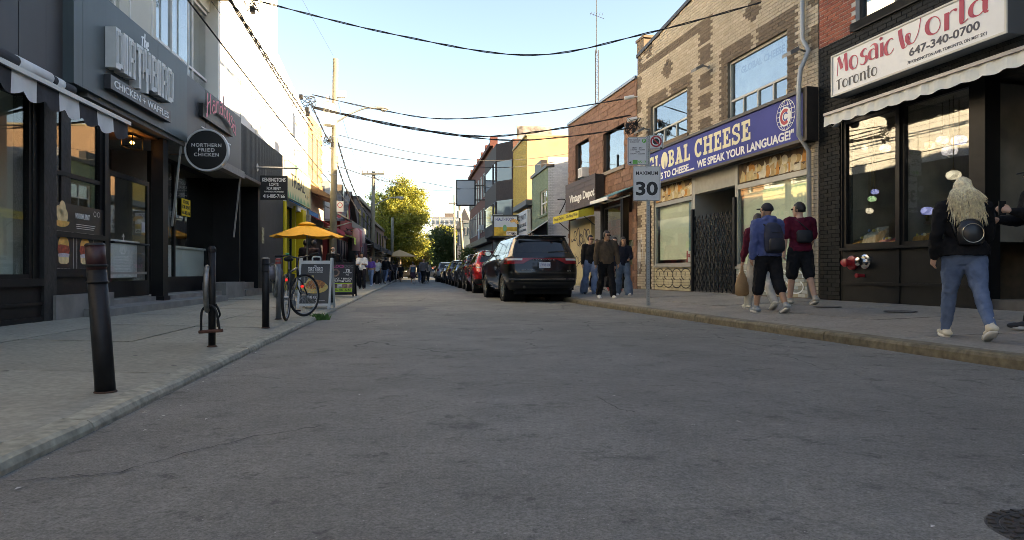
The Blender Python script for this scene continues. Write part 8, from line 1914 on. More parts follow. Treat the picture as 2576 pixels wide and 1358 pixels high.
def person(label, pos, rotz, h=1.72, skin='tan', hair='black', hstyle='short', top=('jacket', (.02, .02, .02)), bottom=('pants', (.02, .02, .02)), shoe=(.6, .6, .58), legs=((22, 8, 2), (-18, 22, 2)),
		arms=((-12, 8, 18, 0), (14, 8, 22, 0)), head=(0, 0), lean=2, vox=.012, glasses=None, group=None, sole=(.5, .49, .46), build=1.0, hip=1.0, hi=0):
	"""legs: (thigh forward, knee bend, out) and arms: (forward, out, elbow bend, inward) for the +x and -x side; the figure faces local -y"""
	t = thing('person', label, 'person', pos, rotz, group, scale=h/1.75); sk = mat('skin_'+skin, SKIN[skin], .55, var=.06, scale=20)
	V = Vector; rad = R; J = {}
	for s, (f, b, o) in zip((1, -1), legs):
		hp = V((s*.092, 0, .93)); f, b, o = rad(f), rad(b), rad(o); kn = hp+V((s*math.sin(o), -math.sin(f), -math.cos(f)))*.43; g = f-b; an = kn+V((s*math.sin(o)*.6, -math.sin(g), -math.cos(g)))*.425
		J['leg', s] = (hp, kn, an, g)
	dz = min(J['leg', s][2].z-.085*max(.5, math.cos(J['leg', s][3])) for s in (1, -1))
	for s in (1, -1): hp, kn, an, g = J['leg', s]; J['leg', s] = (hp-V((0, 0, dz)), kn-V((0, 0, dz)), an-V((0, 0, dz)), g)
	pz = .93-dz; TM = Matrix.Translation((0, 0, pz)) @ Matrix.Rotation(rad(lean), 4, 'X')
	for s, (f, o, b, w) in zip((1, -1), arms):
		f, o, b, w = rad(f), rad(o), rad(b), rad(w); sh = TM @ V((s*.185*build, .0, .5)); el = sh+V((s*math.sin(o), -math.sin(f)*math.cos(o), -math.cos(f)*math.cos(o)))*.285
		d = V((s*math.sin(o)*.4-s*math.sin(w), -math.sin(f+b)*math.cos(w), -math.cos(f+b)*math.cos(w))).normalized(); J['arm', s] = (sh, el, el+d*.255, d)
	nk = TM @ V((0, .01, .56)); hc = TM @ V((0, -.025, .70)); HM = Matrix.Translation(hc) @ Matrix.Rotation(rad(head[0]), 4, 'Z') @ Matrix.Rotation(rad(head[1]), 4, 'X')
	near = vox < .0095
	def torso(mb, e, z0, z1, hipw=1.0, hem=0.0):
		R0 = [(-.12, .1, .085, .01), (-.03, .165*hip, .115*hip, .02), (.06, .16*hip, .11, .01), (.17, .138*build, .095, .0), (.3, .158*build, .112, .0), (.42, .172*build, .108, .01), (.5, .16*build, .085, .015), (.55, .09, .07, .015), (.58, .055, .06, .01)]
		out = []
		for i, (z, a, b, y) in enumerate(R0):
			if z0-.02 <= z <= z1: out.append((z, a+e+(hem if z < .1 else 0), b+e+(hem if z < .1 else 0), y))
		loft(mb, out, TM)
	def leg(mb, s, e, frac=1.0, ea=0.0, foot=True):
		hp, kn, an, g = J['leg', s]; rr = [.092*hip+e, .066+e*.9, .058+e+ea*.5, .04+e*.6+ea]
		if frac >= 1: cf = kn.lerp(an, .3); limb(mb, [hp, hp.lerp(kn, .5), kn, cf, an], [rr[0], .08*hip+e, rr[1]*.5*(.72+hip), rr[2], rr[3]])
		else: e2 = hp+(kn-hp)*min(1, frac*2) if frac <= .5 else kn.lerp(an, frac*2-1); P_ = [hp, hp.lerp(kn, .5)]+([kn] if frac > .5 else [])+[e2]; limb(mb, P_, [rr[0], .085+e*1.1]+([.07+e*1.1] if frac > .5 else [])+[.066+e*1.2])
	def foot(mb, s, e):
		if hi and e: limb(mb, [J['leg', s][2].lerp(J['leg', s][1], .22), J['leg', s][2]], [.05, .048])
		hp, kn, an, g = J['leg', s]; q = Matrix.Translation(an) @ Matrix.Rotation(-min(g, 0.0)*.8-max(g, 0)*.5, 4, 'X')
		for k, (y, z, r, fl) in enumerate(((.05, -.045, .036, 1), (.0, -.04, .04, 1), (-.07, -.05, .038, 1), (-.14, -.06, .03, 1), (-.17, -.063, .022, 1))): mb.ball(q @ V((0, y, z)), r*1.05+e, .05+e, max(.022, r*.85)+e*.5, 12, 8)
		limb(mb, [an, q @ V((0, .0, -.04))], [.04+e, .04+e])
	def arm(mb, s, e, frac=1.0):
		sh, el, wr, d = J['arm', s]; P_ = [TM @ V((s*.1, .01, .5)), sh, sh.lerp(el, .5), el]; r_ = [.06+e, .056*build+e, .047*build+e, .04+e]
		if frac <= .5: limb(mb, P_[:2]+[sh.lerp(el, frac*2)], [.06+e, .06*build+e, .058+e*1.3])
		else: limb(mb, P_+[el.lerp(wr, .35), wr], r_+[.041+e, .03+e*.8])
	def hand(mb, s):
		sh, el, wr, d = J['arm', s]; side = d.cross(V((s, 0, 0))).normalized() if abs(d.x) < .9 else V((0, 1, 0)); nrm = d.cross(side).normalized()
		limb(mb, [wr, wr+d*.03, wr+d*.085], [.026, .03, .03], 10)
		for k, ln in enumerate((.07, .08, .075, .058)):
			o_ = side*(.027-.018*k); a = wr+d*.08+o_; cur = -nrm*s if (nrm.x*s) > 0 else nrm*s; b = a+(d+cur*.25).normalized()*ln*.5; limb(mb, [a, b, b+(d+cur*.9).normalized()*ln*.5], [.0105, .0095, .0085], 8)
		limb(mb, [wr+d*.03+side*.02, wr+d*.06+side*.05, wr+d*.09+side*.055], [.013, .011, .009], 8)
	mb = MB(); loft(mb, [(-.118, .03, .025, -.06), (-.1, .05, .05, -.04), (-.06, .064, .078, -.012), (0, .073, .092, 0), (.05, .075, .096, .004), (.09, .062, .08, .008), (.116, .03, .04, .01)], HM); limb(mb, [nk-V((0, 0, .03)), HM @ V((0, .015, -.07))], [.058, .053])
	limb(mb, [HM @ V((0, -.088, .012)), HM @ V((0, -.106, -.026))], [.009, .014], 8); limb(mb, [HM @ V((-.014, -.098, -.03)), HM @ V((.014, -.098, -.03))], [.01, .01], 8)
	limb(mb, [HM @ V((-.02, -.082, -.064)), HM @ V((.02, -.082, -.064))], [.011, .011], 8); limb(mb, [HM @ V((-.04, -.078, .034)), HM @ V((.04, -.078, .034))], [.016, .016], 8)
	for s in (1, -1): mb.ball(HM @ V((s*.076, .012, -.008)), .012, .02, .032, 8, 6)
	torso(mb, 0, -.2, 1)
	for s in (1, -1): leg(mb, s, 0); arm(mb, s, 0); hand(mb, s); foot(mb, s, 0)
	flesh('body', mb, sk, t, vox)
	# clothes
	kind, tc = top[0], top[1]; cl = lambda nm, c, sc=6: mat(nm+str(c), c, .85, var=.18, scale=sc, bump=.3, bscale=90, spec=.2)
	mb = MB(); e = {'hoodie': .032, 'jacket': .026, 'tee': .02, 'tank': .012, 'crop': .012, 'sweater': .026}[kind]; z0 = {'crop': .12, 'jacket': -.04}.get(kind, -.05)
	torso(mb, e, z0, .56 if kind != 'tank' else .45, hem=.012 if kind in ('hoodie', 'tee') else 0)
	if kind != 'tank':
		for s in (1, -1): arm(mb, s, e*.8, .45 if kind in ('tee', 'crop') else 1)
	if kind == 'hoodie': limb(mb, [nk+TM.to_3x3() @ V((-.09, .0, -.0)), nk+TM.to_3x3() @ V((-.07, .07, .01)), nk+TM.to_3x3() @ V((.07, .07, .01)), nk+TM.to_3x3() @ V((.09, .0, .0))], [.04, .055, .055, .04]); limb(mb, [nk+V((0, .08, 0)), nk+V((0, .1, -.1))], [.06, .05])
	flesh('top', mb, cl('cloth_top', tc), t, max(vox, .011), .034 if kind != 'tank' else .006, .085)
	kind, bc = bottom[0], bottom[1]; mb = MB(); torso(mb, .012 if kind != 'leggings' else .006, -.2, .08)
	fr, e, ea = {'pants': (1, .022, .03), 'baggy': (1, .035, .07), 'jeans': (1, .016, .018), 'leggings': (1, .008, .0), 'skinny': (1, .013, .004), 'shorts': (.5, .03, 0), 'capri': (.68, .024, 0), 'skirt': (.5, .02, 0)}[kind]
	for s in (1, -1): leg(mb, s, e, fr, ea)
	if kind == 'skirt': loft(mb, [(-.35, .2, .17, 0), (-.1, .18, .14, 0), (.05, .15, .11, 0)], TM)
	flesh('trousers' if fr == 1 else 'shorts', mb, cl('cloth_bottom', bc, 9), t, max(vox, .011), .026, .07)
	for s in (1, -1):
		hp, kn, an, g = J['leg', s]; q = Matrix.Translation(an) @ Matrix.Rotation(-min(g, 0.0)*.8-max(g, 0)*.5, 4, 'X'); mb = MB(); loft(mb, [(-.1, .046, .128, -.055), (-.085, .05, .135, -.055), (-.066, .047, .13, -.053)], q); mb.build('sole', mat('sole'+str(sole), sole, .7), t, smooth=True)
		mb = MB(); foot(mb, s, .012); flesh('shoe', mb, mat('shoe'+str(shoe), shoe, .7, var=.1, scale=15), t, max(vox*.9, .009))
	# hair, eyes, mouth
	hm = mat('hair_'+hair, HAIRC[hair], .5, var=.35, scale=40, bump=.6, bscale=120) if hstyle != 'cap' else None
	def cap(r, dz_, back, m_, nm):
		q = MB(); q.ball((0, .014, .014+dz_), .083*r, .104*r, .117*r, 20, 14)
		for i, v in enumerate(q.v):
			v = V(v)
			if (v.y < -.035 and v.z < .062+dz_) or (v.z < back): v = V((v.x*.72, v.y*.72, v.z*.8))
			q.v[i] = tuple(HM @ (v*random.uniform(.965, 1.045) if nm == 'hair' else v))
		return q.build(nm, m_, t, smooth=True)
	if hstyle == 'short': cap(1.04, .004, -.045, hm, 'hair')
	elif hstyle == 'long':
		cap(1.06, .002, -.07, hm, 'hair'); mb = MB()
		for s in (-.06, -.03, 0, .03, .06): limb(mb, [HM @ V((s, .085, .03)), HM @ V((s*1.3, .1, -.1)), HM @ V((s*1.5, .085, -.26))], [.03, .035, .025], 8)
		for s in (1, -1): limb(mb, [HM @ V((s*.075, .02, .03)), HM @ V((s*.09, .03, -.1)), HM @ V((s*.1, .01, -.2))], [.018, .024, .015], 8)
		flesh('hair_length', mb, hm, t, max(.01, vox))
	elif hstyle == 'strands':
		cap(1.07, .003, -.09, hm, 'hair'); rr = random.Random(2); mb = MB()
		for k in range(1150):
			a = rr.uniform(-.25, math.pi+.25); zr = rr.uniform(.0, 1.0); top_ = V((math.cos(a)*.05*zr, .02+math.sin(a)*.06*zr, .135-.03*zr)); rim = V((math.cos(a)*.094, .012+abs(math.sin(a))*.112, .02))
			ln = rr.uniform(.12, .44)*(.85+.2*math.sin(max(0, a)) if a > 0 else .8); out = 1+rr.uniform(.15, .85); e_ = V((math.cos(a)*.11*out+rr.uniform(-.015, .015), .05+math.sin(a)*.1*out*.8+.04, -ln)); m1 = rim.lerp(e_, .33)+V((math.cos(a)*.012, math.sin(a)*.012, .0))
			p = smooth_pts([tuple(top_), tuple(rim), tuple(m1), tuple(rim.lerp(e_, .7)+V((math.cos(a)*.008, .008, 0))), tuple(e_)], 3); w = rr.uniform(.0018, .0045); mb.tube([HM @ V(q) for q in p], [w]*(len(p)-3)+[w*.8, w*.5, .0008], 4)
		o = mb.build('hair_strands', hm, t, smooth=True); o['kind'] = 'stuff'
	elif hstyle == 'cap':
		cm = mat('cap_black', (.015, .016, .02), .8); cap(1.06, .01, -.0, cm, 'cap'); mb = MB(); loft(mb, [(.045, .07, .05, -.12), (.058, .068, .05, -.118)], HM); mb.build('cap_peak', cm, t, smooth=True)
		hm = mat('hair_black', HAIRC['black'], .5, var=.35, scale=40, bump=.6, bscale=120)
	if hair == 'grey' and hstyle == 'bald': mb = MB(); limb(mb, [HM @ V((-.06, -.05, -.06)), HM @ V((-.03, -.085, -.11)), HM @ V((.03, -.085, -.11)), HM @ V((.06, -.05, -.06))], [.02, .035, .035, .02]); flesh('beard', mb, hm, t, max(.01, vox))
	if vox < .016:
		for s in (1, -1): mb = MB(); mb.ball(HM @ V((s*.03, -.086, .012)), .012, .008, .007, 8, 6); mb.build('eye', mat('eye_dark', (.02, .015, .012), .2), t, smooth=True); mb = MB(); mb.tube([HM @ V((s*.015, -.095, .034)), HM @ V((s*.048, -.088, .036))], .004, 6); mb.build('eyebrow', hm, t)
		mb = MB(); mb.tube([HM @ V((-.022, -.09, -.064)), HM @ V((0, -.097, -.066)), HM @ V((.022, -.09, -.064))], .0055, 6); mb.build('mouth', mat('lip', (.3, .1, .08), .5), t)
	if glasses:
		gm_ = mat('sunglass', (.01, .01, .01), .1); mb = MB()
		for s in (1, -1): mb.ball(HM @ V((s*.033, -.1, .012)), .025, .008, .017, 12, 8); mb.tube([HM @ V((s*.06, -.09, .016)), HM @ V((s*.08, .02, .014))], .003, 5)
		mb.tube([HM @ V((-.01, -.105, .016)), HM @ V((.01, -.105, .016))], .004, 5); mb.build('glasses', gm_, t, smooth=True)
	return t, dict(TM=TM, HM=HM, J=J, W=Matrix.Translation(pos) @ Matrix.Rotation(rotz, 4, 'Z') @ Matrix.Scale(h/1.75, 4), nk=nk)
def onwalk(px, Y): x = xz(px, Y); return Vector((x, Y, walk_z(x, Y)))
def worn(name, label, cat, info, mbs):          # a thing carried on a body: parts given in body coordinates
	M_ = info['W'] @ info['TM']; t = thing(name, label, cat, M_.translation); t.matrix_world = M_.copy() if False else Matrix.Translation(M_.translation)
	off = Matrix.Translation(-M_.translation) @ M_
	for nm, mb, m_, sm in mbs: mb.xform(off); mb.build(nm, m_, t, smooth=sm)
	return t
def carried(name, label, cat, info, s, mbs):
	wr, d = info['J']['arm', s][2], info['J']['arm', s][3]; p = info['W'] @ (wr+d*.1); t = thing(name, label, cat, p)
	for nm, mb, m_, sm in mbs: mb.build(nm, m_, t, smooth=sm)
	return t
denim = (.1, .15, .24); lden = (.17, .24, .35); blk_c = (.012, .012, .014)
# --- right pavement, nearest first
_, I = person('blonde woman in black jacket and ripped blue jeans walking away', onwalk(2425, 6.85), R(166), 1.62, 'fair', 'blonde', 'strands', ('hoodie', (.006, .006, .007)), ('skinny', denim), (.66, .6, .46), ((17, 5, 1), (-19, 16, 1)), ((-8, 14, 24, 5), (12, 12, 30, 8)), (8, 0), 3, .0075, hip=1.2, build=1.1, hi=1, sole=(.7, .68, .62))
leather = mat('bag_leather', (.012, .012, .013), .35, var=.2); zipm = mat('zip_metal', (.5, .45, .35), .3, .9)
q = MB(); loft(q, [(.08, .1, .05, .17), (.12, .13, .065, .18), (.25, .13, .065, .18), (.33, .09, .05, .17), (.36, .04, .03, .16)]); z_ = MB(); z_.torus((0, .245, .2), .1, .004, 'y', 20, 5); s1 = MB(); s1.tube([(-.1, .16, .12), (-.14, .1, .3), (-.12, .06, .52), (-.13, -.1, .45)], .012, 8); s2 = MB(); s2.tube([(.1, .16, .12), (.14, .1, .3), (.12, .06, .52), (.13, -.1, .45)], .012, 8)
worn('backpack', 'small black leather backpack on the blonde woman', 'backpack', I, [('bag', q, leather, True), ('zip', z_, zipm, False), ('strap', s1, leather, True), ('strap', s2, leather, True)])
_, I = person('person in black at the right edge holding a drink and a phone', onwalk(2618, 7.35), R(-98), 1.78, 'fair', 'brown', 'cap', ('jacket', (.006, .006, .007)), ('jeans', (.006, .006, .007)), (.02, .02, .022), ((14, 6, 2), (-14, 12, 2)), ((22, 6, 82, 10), (14, 8, 78, 20)), (0, 12), 2, .0085, glasses=True)
cup = MB(); cup.lathe([(.03, -.07), (.045, .07), (.047, .072)], 16, caps=False); jc = MB(); jc.lathe([(.031, -.068), (.038, .0)], 16); st = MB(); st.tube([(0, 0, -.05), (.01, 0, .14)], .004, 6); ld_ = MB(); ld_.lathe([(.048, .07), (.048, .082), (.03, .085)], 16)
carried('drink_cup', 'clear plastic cup of orange drink held at the right edge', 'cup', I, -1, [('cup', cup, glass_mat('cup_plastic', (.85, .85, .85), .1), True), ('drink', jc, mat('orange_drink', (.6, .15, .04), .3), True), ('straw', st, white_m, False), ('lid', ld_, glass_mat('cup_plastic', (.85, .85, .85), .1), False)])
ph = MB(); ph.box(-.037, .037, -.006, .006, -.06, .09); carried('mobile_phone', 'dark phone held up at the right edge', 'phone', I, 1, [('phone', ph, BLACK, False)])
_, I = person('man in blue hoodie, cap and black shorts walking away with a backpack', onwalk(1932, 10.9), R(-172), 1.74, 'tan', 'black', 'cap', ('hoodie', (.07, .1, .23)), ('capri', blk_c), (.24, .27, .28), ((13, 4, 2), (-13, 18, 2)), ((-6, 10, 15, 2), (8, 8, 16, 0)), (22, 0), 3, .0085, build=1.08)
bpm = mat('backpack_navy', (.022, .026, .045), .8, var=.2, scale=9); bpd = mat('backpack_dark', (.01, .011, .015), .7)
q = MB(); loft(q, [(.02, .13, .07, .2), (.06, .16, .1, .2), (.3, .16, .1, .19), (.44, .13, .08, .17), (.5, .07, .05, .15)]); p2_ = MB(); loft(p2_, [(.04, .12, .05, .28), (.08, .13, .06, .28), (.2, .13, .06, .28), (.24, .1, .04, .27)]); s1 = MB(); s1.tube([(-.1, .14, .45), (-.13, .02, .54), (-.14, -.13, .42), (-.15, -.1, .2), (-.13, .1, .08)], .022, 8, flat=.5); s2 = MB(); s2.tube([(.1, .14, .45), (.13, .02, .54), (.14, -.13, .42), (.15, -.1, .2), (.13, .1, .08)], .022, 8, flat=.5); zp = MB(); zp.tube([(-.09, .293, .33), (.09, .293, .33)], .006, 6)
worn('backpack', 'navy backpack on the man in the blue hoodie', 'backpack', I, [('bag', q, bpm, True), ('front_pocket', p2_, bpd, True), ('strap', s1, bpd, True), ('strap', s2, bpd, True), ('zip', zp, bpd, False)])
_, I = person('woman in maroon top and white trousers half hidden behind the blue hoodie', onwalk(1908, 11.7), R(-175), 1.64, 'fair', 'brown', 'long', ('sweater', (.12, .015, .03)), ('jeans', (.62, .58, .5)), (.6, .58, .5), ((16, 4, 2), (-16, 18, 2)), ((4, 10, 12, 0), (4, 12, 14, 0)), (0, 0), 2, .011)
bgm = mat('kraft_bag', (.36, .22, .11), .8, var=.15, scale=8, bump=.6, bscale=12); q = MB(); loft(q, [(-.52, .08, .07, 0), (-.49, .12, .09, 0), (-.34, .12, .09, 0), (-.2, .08, .05, 0), (-.1, .03, .02, 0), (0, .02, .015, 0)]); carried('carrier_bag', 'brown carrier bag hanging from the hand beside the blue hoodie', 'bag', I, 1, [('bag', q, bgm, True)])
_, I = person('man in maroon t shirt and black shorts walking away along the buff wall', onwalk(2012, 12.3), R(-176), 1.83, 'fair', 'black', 'short', ('tee', (.1, .008, .022)), ('shorts', blk_c), (.35, .33, .28), ((9, 3, 3), (-11, 14, 3)), ((-6, 12, 14, 4), (12, 12, 20, 4)), (35, 0), 2, .0085, True, build=1.12)
q = MB(); loft(q, [(.12, .11, .05, .17), (.15, .14, .06, .17), (.3, .14, .06, .165), (.33, .11, .05, .16)]); s1 = MB(); s1.tube([(-.12, .14, .3), (.02, .15, .42), (.13, .06, .54), (.08, -.13, .4), (-.1, -.14, .2)], .018, 8, flat=.5); worn('sling_bag', 'black sling bag on the back of the man in maroon', 'bag', I, [('bag', q, bpd, True), ('strap', s1, bpd, True)])
GR = 'walkers coming along the right pavement'
person('man in brown hoodie, black trousers and sunglasses walking towards the camera', onwalk(1525, 17.5), R(8), 1.72, 'tan', 'black', 'short', ('hoodie', (.085, .06, .04)), ('pants', (.01, .01, .011)), (.68, .68, .66), ((14, 4, 3), (-12, 14, 3)), ((4, 12, 14, 4), (-6, 12, 12, 2)), (18, 0), 1, .0095, True, GR, build=1.16)
person('man in black leather jacket and pale jeans, hand at chest', onwalk(1484, 20.3), R(10), 1.74, 'fair', 'black', 'short', ('jacket', (.018, .016, .015)), ('baggy', lden), (.03, .03, .035), ((12, 4, 3), (-10, 12, 3)), ((18, 8, 110, 25), (0, 10, 15, 0)), (10, 5), 1, .011, True, GR)
_, I = person('woman in dark jacket with red sleeve stripe and wide blue jeans', onwalk(1567, 18.6), R(5), 1.58, 'tan', 'black', 'long', ('jacket', (.015, .016, .025)), ('baggy', (.11, .16, .22)), (.6, .6, .6), ((14, 4, 3), (-12, 12, 3)), ((12, 10, 60, 30), (0, 12, 12, 0)), (5, 0), 1, .011, None, GR)
person('man in red and white jacket behind the brown hoodie', onwalk(1545, 21.5), R(5), 1.72, 'fair', 'black', 'short', ('jacket', (.3, .03, .04)), ('pants', blk_c), (.3, .05, .05), head=(0, 0), vox=.013, group=GR)
person('walker in black hidden behind the leather jacket man', onwalk(1500, 22.5), R(10), 1.7, 'fair', 'brown', 'long', ('jacket', (.015, .015, .016)), ('leggings', blk_c), (.1, .1, .1), vox=.014, group=GR)
# --- left pavement
GL_ = 'people on the left pavement'
person('man in dark jacket raising an arm against the yellow pillar', onwalk(768, 22.8), R(160), 1.78, 'dark', 'black', 'short', ('jacket', (.025, .02, .025)), ('pants', blk_c), (.05, .05, .05), ((4, 2, 3), (-3, 3, 3)), ((0, 8, 10, 0), (150, 12, 15, 0)), vox=.012, group=GL_)
person('man in grey shirt facing the yellow shop beside his friend', onwalk(787, 22.4), R(150), 1.74, 'dark', 'black', 'short', ('sweater', (.05, .035, .045)), ('pants', blk_c), (.1, .1, .1), ((3, 2, 3), (-3, 3, 3)), ((10, 8, 40, 10), (5, 8, 30, 10)), vox=.012, group=GL_)
person('grey bearded man in sunglasses behind the sandwich boards', onwalk(838, 24.5), R(5), 1.62, 'tan', 'grey', 'bald', ('sweater', (.012, .012, .013)), ('pants', blk_c), (.05, .05, .05), ((2, 2, 3), (-2, 2, 3)), vox=.012, glasses=True, group=GL_)
_, I = person('young woman in white t shirt and black trousers looking at her phone', onwalk(910, 30.6), R(6), 1.64, 'tan', 'black', 'long', ('tee', (.72, .72, .72)), ('pants', (.012, .012, .018)), (.04, .02, .02), ((13, 4, 2), (-10, 12, 2)), ((18, 10, 75, 30), (18, 10, 75, 30)), (0, 14), 1, .012, None, GL_)
for px, Y, lb, tp, bt, sh, rz, hh, hs in (
	(933, 37, 'woman in purple crop top and jeans behind the white t shirt', ('crop', (.2, .1, .4)), ('jeans', lden), (.6, .6, .6), -10, 1.6, 'long'), (897, 34, 'dark figure stepping out under the clothes rails', ('jacket', (.012, .012, .013)), ('pants', blk_c), (.5, .5, .5), 10, 1.66, 'short'),
	(958, 48, 'shopper in striped top by the black awnings', ('tee', (.4, .4, .4)), ('pants', (.05, .05, .06)), (.5, .5, .5), 40, 1.66, 'long'), (970, 46, 'tall man in black jacket and blue jeans under the far awnings', ('jacket', (.01, .01, .012)), ('jeans', denim), (.4, .4, .4), 170, 1.82, 'short'),
	(979, 52, 'shopper in grey with a blue bag near the far awnings', ('sweater', (.12, .1, .1)), ('pants', (.03, .03, .05)), (.2, .2, .2), 150, 1.6, 'short'), (948, 42, 'shopper in white beside the litter bin', ('tee', (.55, .53, .5)), ('pants', blk_c), (.6, .6, .6), 20, 1.62, 'long'),
	(990, 60, 'shopper in dark coat in the far crowd on the left', ('jacket', (.03, .025, .03)), ('pants', blk_c), (.1, .1, .1), 200, 1.75, 'short')):
	person(lb, onwalk(px, Y), R(rz), hh, 'tan', 'black', hs, tp, bt, sh, vox=.017, group=GL_)
for px, Y, lb, tp, bt, sh, rz, hh, hs, sk in (
	(1008, 58, 'boy in black t shirt and shorts walking down the middle of the road', ('tee', (.012, .014, .016)), ('shorts', (.01, .01, .012)), (.1, .1, .1), 175, 1.55, 'short', 'tan'), (1038, 49, 'woman in dark skirt with a black bag walking away on the road', ('tank', (.05, .1, .14)), ('skirt', (.06, .03, .045)), (.5, .5, .5), 185, 1.62, 'short', 'fair'),
	(1065, 50, 'big bald man in grey sweater walking away on the road', ('sweater', (.11, .105, .11)), ('pants', (.012, .012, .014)), (.03, .03, .03), 178, 1.85, 'bald', 'tan'), (1076, 54, 'walker in pale sleeves beside the grey sweater man', ('sweater', (.3, .28, .25)), ('pants', (.02, .02, .02)), (.6, .6, .6), 170, 1.7, 'short', 'tan'),
	(1056, 56, 'walker in blue jeans half hidden by the bald man', ('jacket', (.04, .04, .05)), ('jeans', denim), (.6, .6, .6), 180, 1.68, 'short', 'fair'), (994, 70, 'distant person in white on the road by the dark suv', ('tee', (.6, .6, .58)), ('pants', (.4, .4, .4)), (.5, .5, .5), 0, 1.6, 'long', 'fair'),
	(987, 72, 'distant person in black near the terrace umbrella', ('jacket', (.02, .02, .02)), ('pants', blk_c), (.1, .1, .1), 20, 1.75, 'short', 'tan'), (1003, 78, 'farthest walker in brown beside the dark suv', ('jacket', (.12, .07, .04)), ('pants', blk_c), (.1, .1, .1), 10, 1.7, 'short', 'tan')):
	person(lb, Vector((xz(px, Y), Y, 0)), R(rz), hh, sk, 'black', hs, tp, bt, sh, vox=.018, group='walkers on the road', build=1.15 if 'big' in lb else 1)
# far terrace umbrella
fu = thing('terrace_umbrella', 'far pale orange terrace umbrella by the third pole', 'umbrella', (xz(1005, 62), 62, .1)); mb = MB(); mb.lathe([(1.55, 2.15), (1.5, 2.2), (.1, 2.75), (.02, 2.8)], 8); mb.build('canopy', mat('umbrella_pale', (.6, .35, .15), .8), fu); mb = MB(); mb.tube([(0, 0, 0), (0, 0, 2.7)], .03, 8); mb.build('pole', galv, fu)
flush_bodies()
# ================================================================ trees at the far end
barkm = mat('bark', (.07, .05, .035), .9, var=.3, scale=8, bump=.6)
def leaf_mat(name, cols):
	m = piece_mat(name, cols, rough=.6, bump=.0, fine=.15); b = _pr(m); b.inputs['Subsurface Weight'].default_value = 0; nt = m.node_tree
	tr = nt.nodes.new('ShaderNodeBsdfTranslucent'); mx = nt.nodes.new('ShaderNodeMixShader'); out = nt.nodes['Material Output']; src = b.inputs['Base Color'].links[0].from_socket
	nt.links.new(src, tr.inputs[0]); mx.inputs[0].default_value = .35; nt.links.new(b.outputs[0], mx.inputs[1]); nt.links.new(tr.outputs[0], mx.inputs[2]); nt.links.new(mx.outputs[0], out.inputs[0]); return m
def tree(label, base, h, lobes, lm, n, leaf, seed, trunk=.3, cat='tree'):
	"""trunk, limbs reaching into lobes of foliage; leaves are small bent quads in clumps spread through each lobe"""
	t = thing('street_tree', label, cat, base, group='trees at the end of the street'); r_ = np.random.default_rng(seed)
	mb = MB(); top_ = Vector((0, 0, h*.55)); mb.tube([(0, 0, 0), (.1, 0, h*.2), (-.05, .1, h*.4), tuple(top_)], [trunk, trunk*.8, trunk*.6, trunk*.35], 10)
	mb.build('trunk', barkm, t, smooth=True)
	for i, (c, rad_) in enumerate(lobes):
		mb = MB(); s = Vector((0, 0, h*(.2+.3*(i % 3)/2))); c_ = Vector(c); mb.tube(smooth_pts([tuple(s), tuple(s.lerp(c_, .5)+Vector((0, 0, .3))), tuple(c_)], 4), [trunk*.4-(trunk*.36)*k/8 for k in range(9)], 7); mb.build('limb', barkm, t, smooth=True)
	tot = sum(r[0]*r[1]*r[2] for _, r in lobes); VV = []; b0 = 0
	for c, r in lobes:
		k = int(n*r[0]*r[1]*r[2]/tot); nc = max(6, k//26); d = r_.normal(size=(nc, 3)); d /= np.linalg.norm(d, axis=1)[:, None]; cen = d*(r_.random(nc)**.45*r_.uniform(.75, 1.25, nc))[:, None]*np.array(r)+np.array(c)
		idx = r_.integers(0, nc, k); csz = .1*np.mean(r)+.1; p = cen[idx]+r_.normal(size=(k, 3))*csz*np.array([1, 1, .7])
		a = r_.normal(size=(k, 3)); a /= np.linalg.norm(a, axis=1)[:, None]; b_ = np.cross(a, r_.normal(size=(k, 3))); b_ /= np.linalg.norm(b_, axis=1)[:, None]+1e-9; s = leaf*r_.uniform(.6, 1.3, k)[:, None]
		VV.append(np.stack([p-a*s, p+b_*s*.5, p+a*s, p-b_*s*.5], 1).reshape(-1, 3))
	V = np.concatenate(VV); m = len(V)//4; me = bpy.data.meshes.new('crown'); me.vertices.add(len(V)); me.vertices.foreach_set('co', V.ravel()); me.loops.add(len(V)); me.loops.foreach_set('vertex_index', np.arange(len(V))); me.polygons.add(m); me.polygons.foreach_set('loop_start', np.arange(0, 4*m, 4)); me.polygons.foreach_set('loop_total', np.full(m, 4)); me.update(calc_edges=True)
	me.materials.append(lm); o = bpy.data.objects.new('crown', me); COL.objects.link(o); o.parent = t; o['kind'] = 'stuff'; return t
lime = leaf_mat('leaf_lime', [(.17, .19, .03), (.25, .25, .035), (.33, .29, .04), (.12, .16, .03)]); midg = leaf_mat('leaf_mid', [(.06, .1, .02), (.1, .14, .025), (.14, .17, .03)]); dkg = leaf_mat('leaf_dark', [(.035, .065, .02), (.055, .09, .025), (.07, .1, .03)]); autm = leaf_mat('leaf_autumn', [(.1, .1, .02), (.3, .2, .03), (.14, .13, .03)])
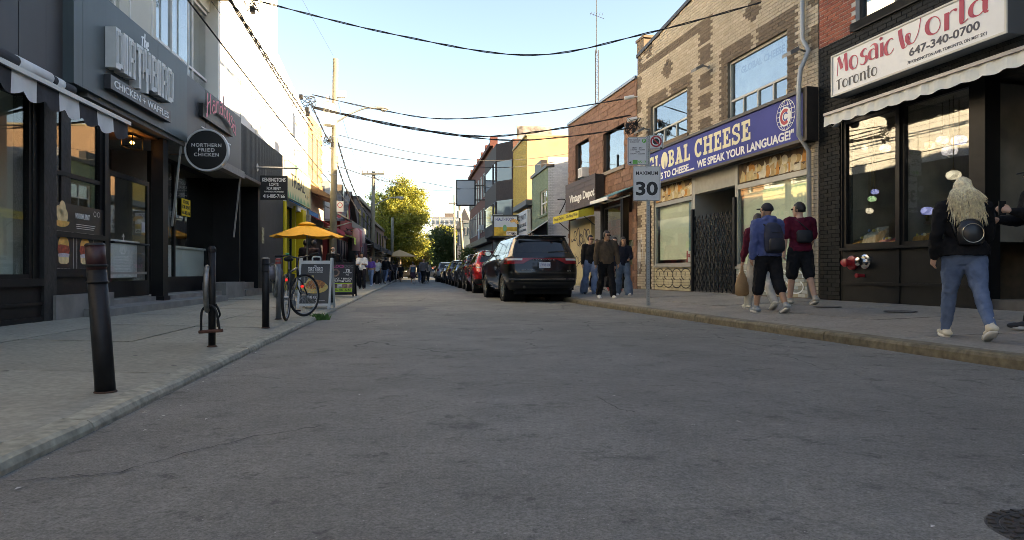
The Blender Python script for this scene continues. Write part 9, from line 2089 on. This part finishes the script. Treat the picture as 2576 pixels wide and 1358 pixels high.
YT = 80.0; k = YT/F0
def lobes_px(L, cx, Y): return [((xz(px, Y)-cx, dy, zz(py, Y)), (rx*Y/F0, rx*Y/F0*.9, ry*Y/F0)) for px, py, rx, ry, dy in L]
cx = xz(1000, YT); tree('big lime and yellow tree towering over the left of the street', (cx, YT, 0), 12, lobes_px([(1008, 480, 34, 36, 0), (1040, 505, 34, 36, 1), (985, 520, 40, 34, 0), (1045, 555, 36, 36, -1), (1000, 565, 46, 40, 0), (960, 560, 34, 36, 1), (1025, 610, 50, 36, 0), (965, 610, 40, 40, -1), (1060, 540, 20, 24, 0)], cx, YT), lime, 42000, .13, 1, .4)
Y2 = 92.0; cx = xz(975, Y2); tree('darker green tree under the big lime tree', (cx, Y2, 0), 9, lobes_px([(965, 620, 44, 46, 0), (1000, 640, 46, 40, 0), (1040, 640, 40, 36, 0), (935, 560, 26, 50, 2), (935, 500, 20, 30, 2)], cx, Y2), midg, 22000, .15, 2)
Y3 = 88.0; cx = xz(1040, Y3); tree('small autumn tinted tree in the middle distance', (cx, Y3, 0), 5, lobes_px([(1035, 632, 30, 28, 0), (1055, 645, 24, 24, 0), (1018, 650, 22, 24, 0)], cx, Y3), autm, 9000, .13, 3, .2)
Y4 = 110.0; cx = xz(1100, Y4); tree('dark round tree right of the road before the apartment tower', (cx, Y4, 0), 9, lobes_px([(1095, 615, 34, 38, 0), (1120, 605, 30, 36, 0), (1135, 640, 26, 34, 0), (1100, 655, 40, 26, 0), (1080, 640, 20, 36, 0)], cx, Y4), dkg, 16000, .17, 4)
Y5 = 150.0; cx = xz(1125, Y5); tree('pale green tree in front of the apartment tower', (cx, Y5, 0), 12, lobes_px([(1125, 590, 36, 22, 0), (1100, 600, 24, 20, 0)], cx, Y5), lime, 6000, .25, 5)
Y6 = 60.0; cx = xz(1130, Y6); tree('small shrub behind the parked cars', (cx+1.0, Y6+8, 0), 2.5, [((0, 0, 2.2), (.8, .8, 1.2))], midg, 2500, .08, 6, .06)
flush_texts()
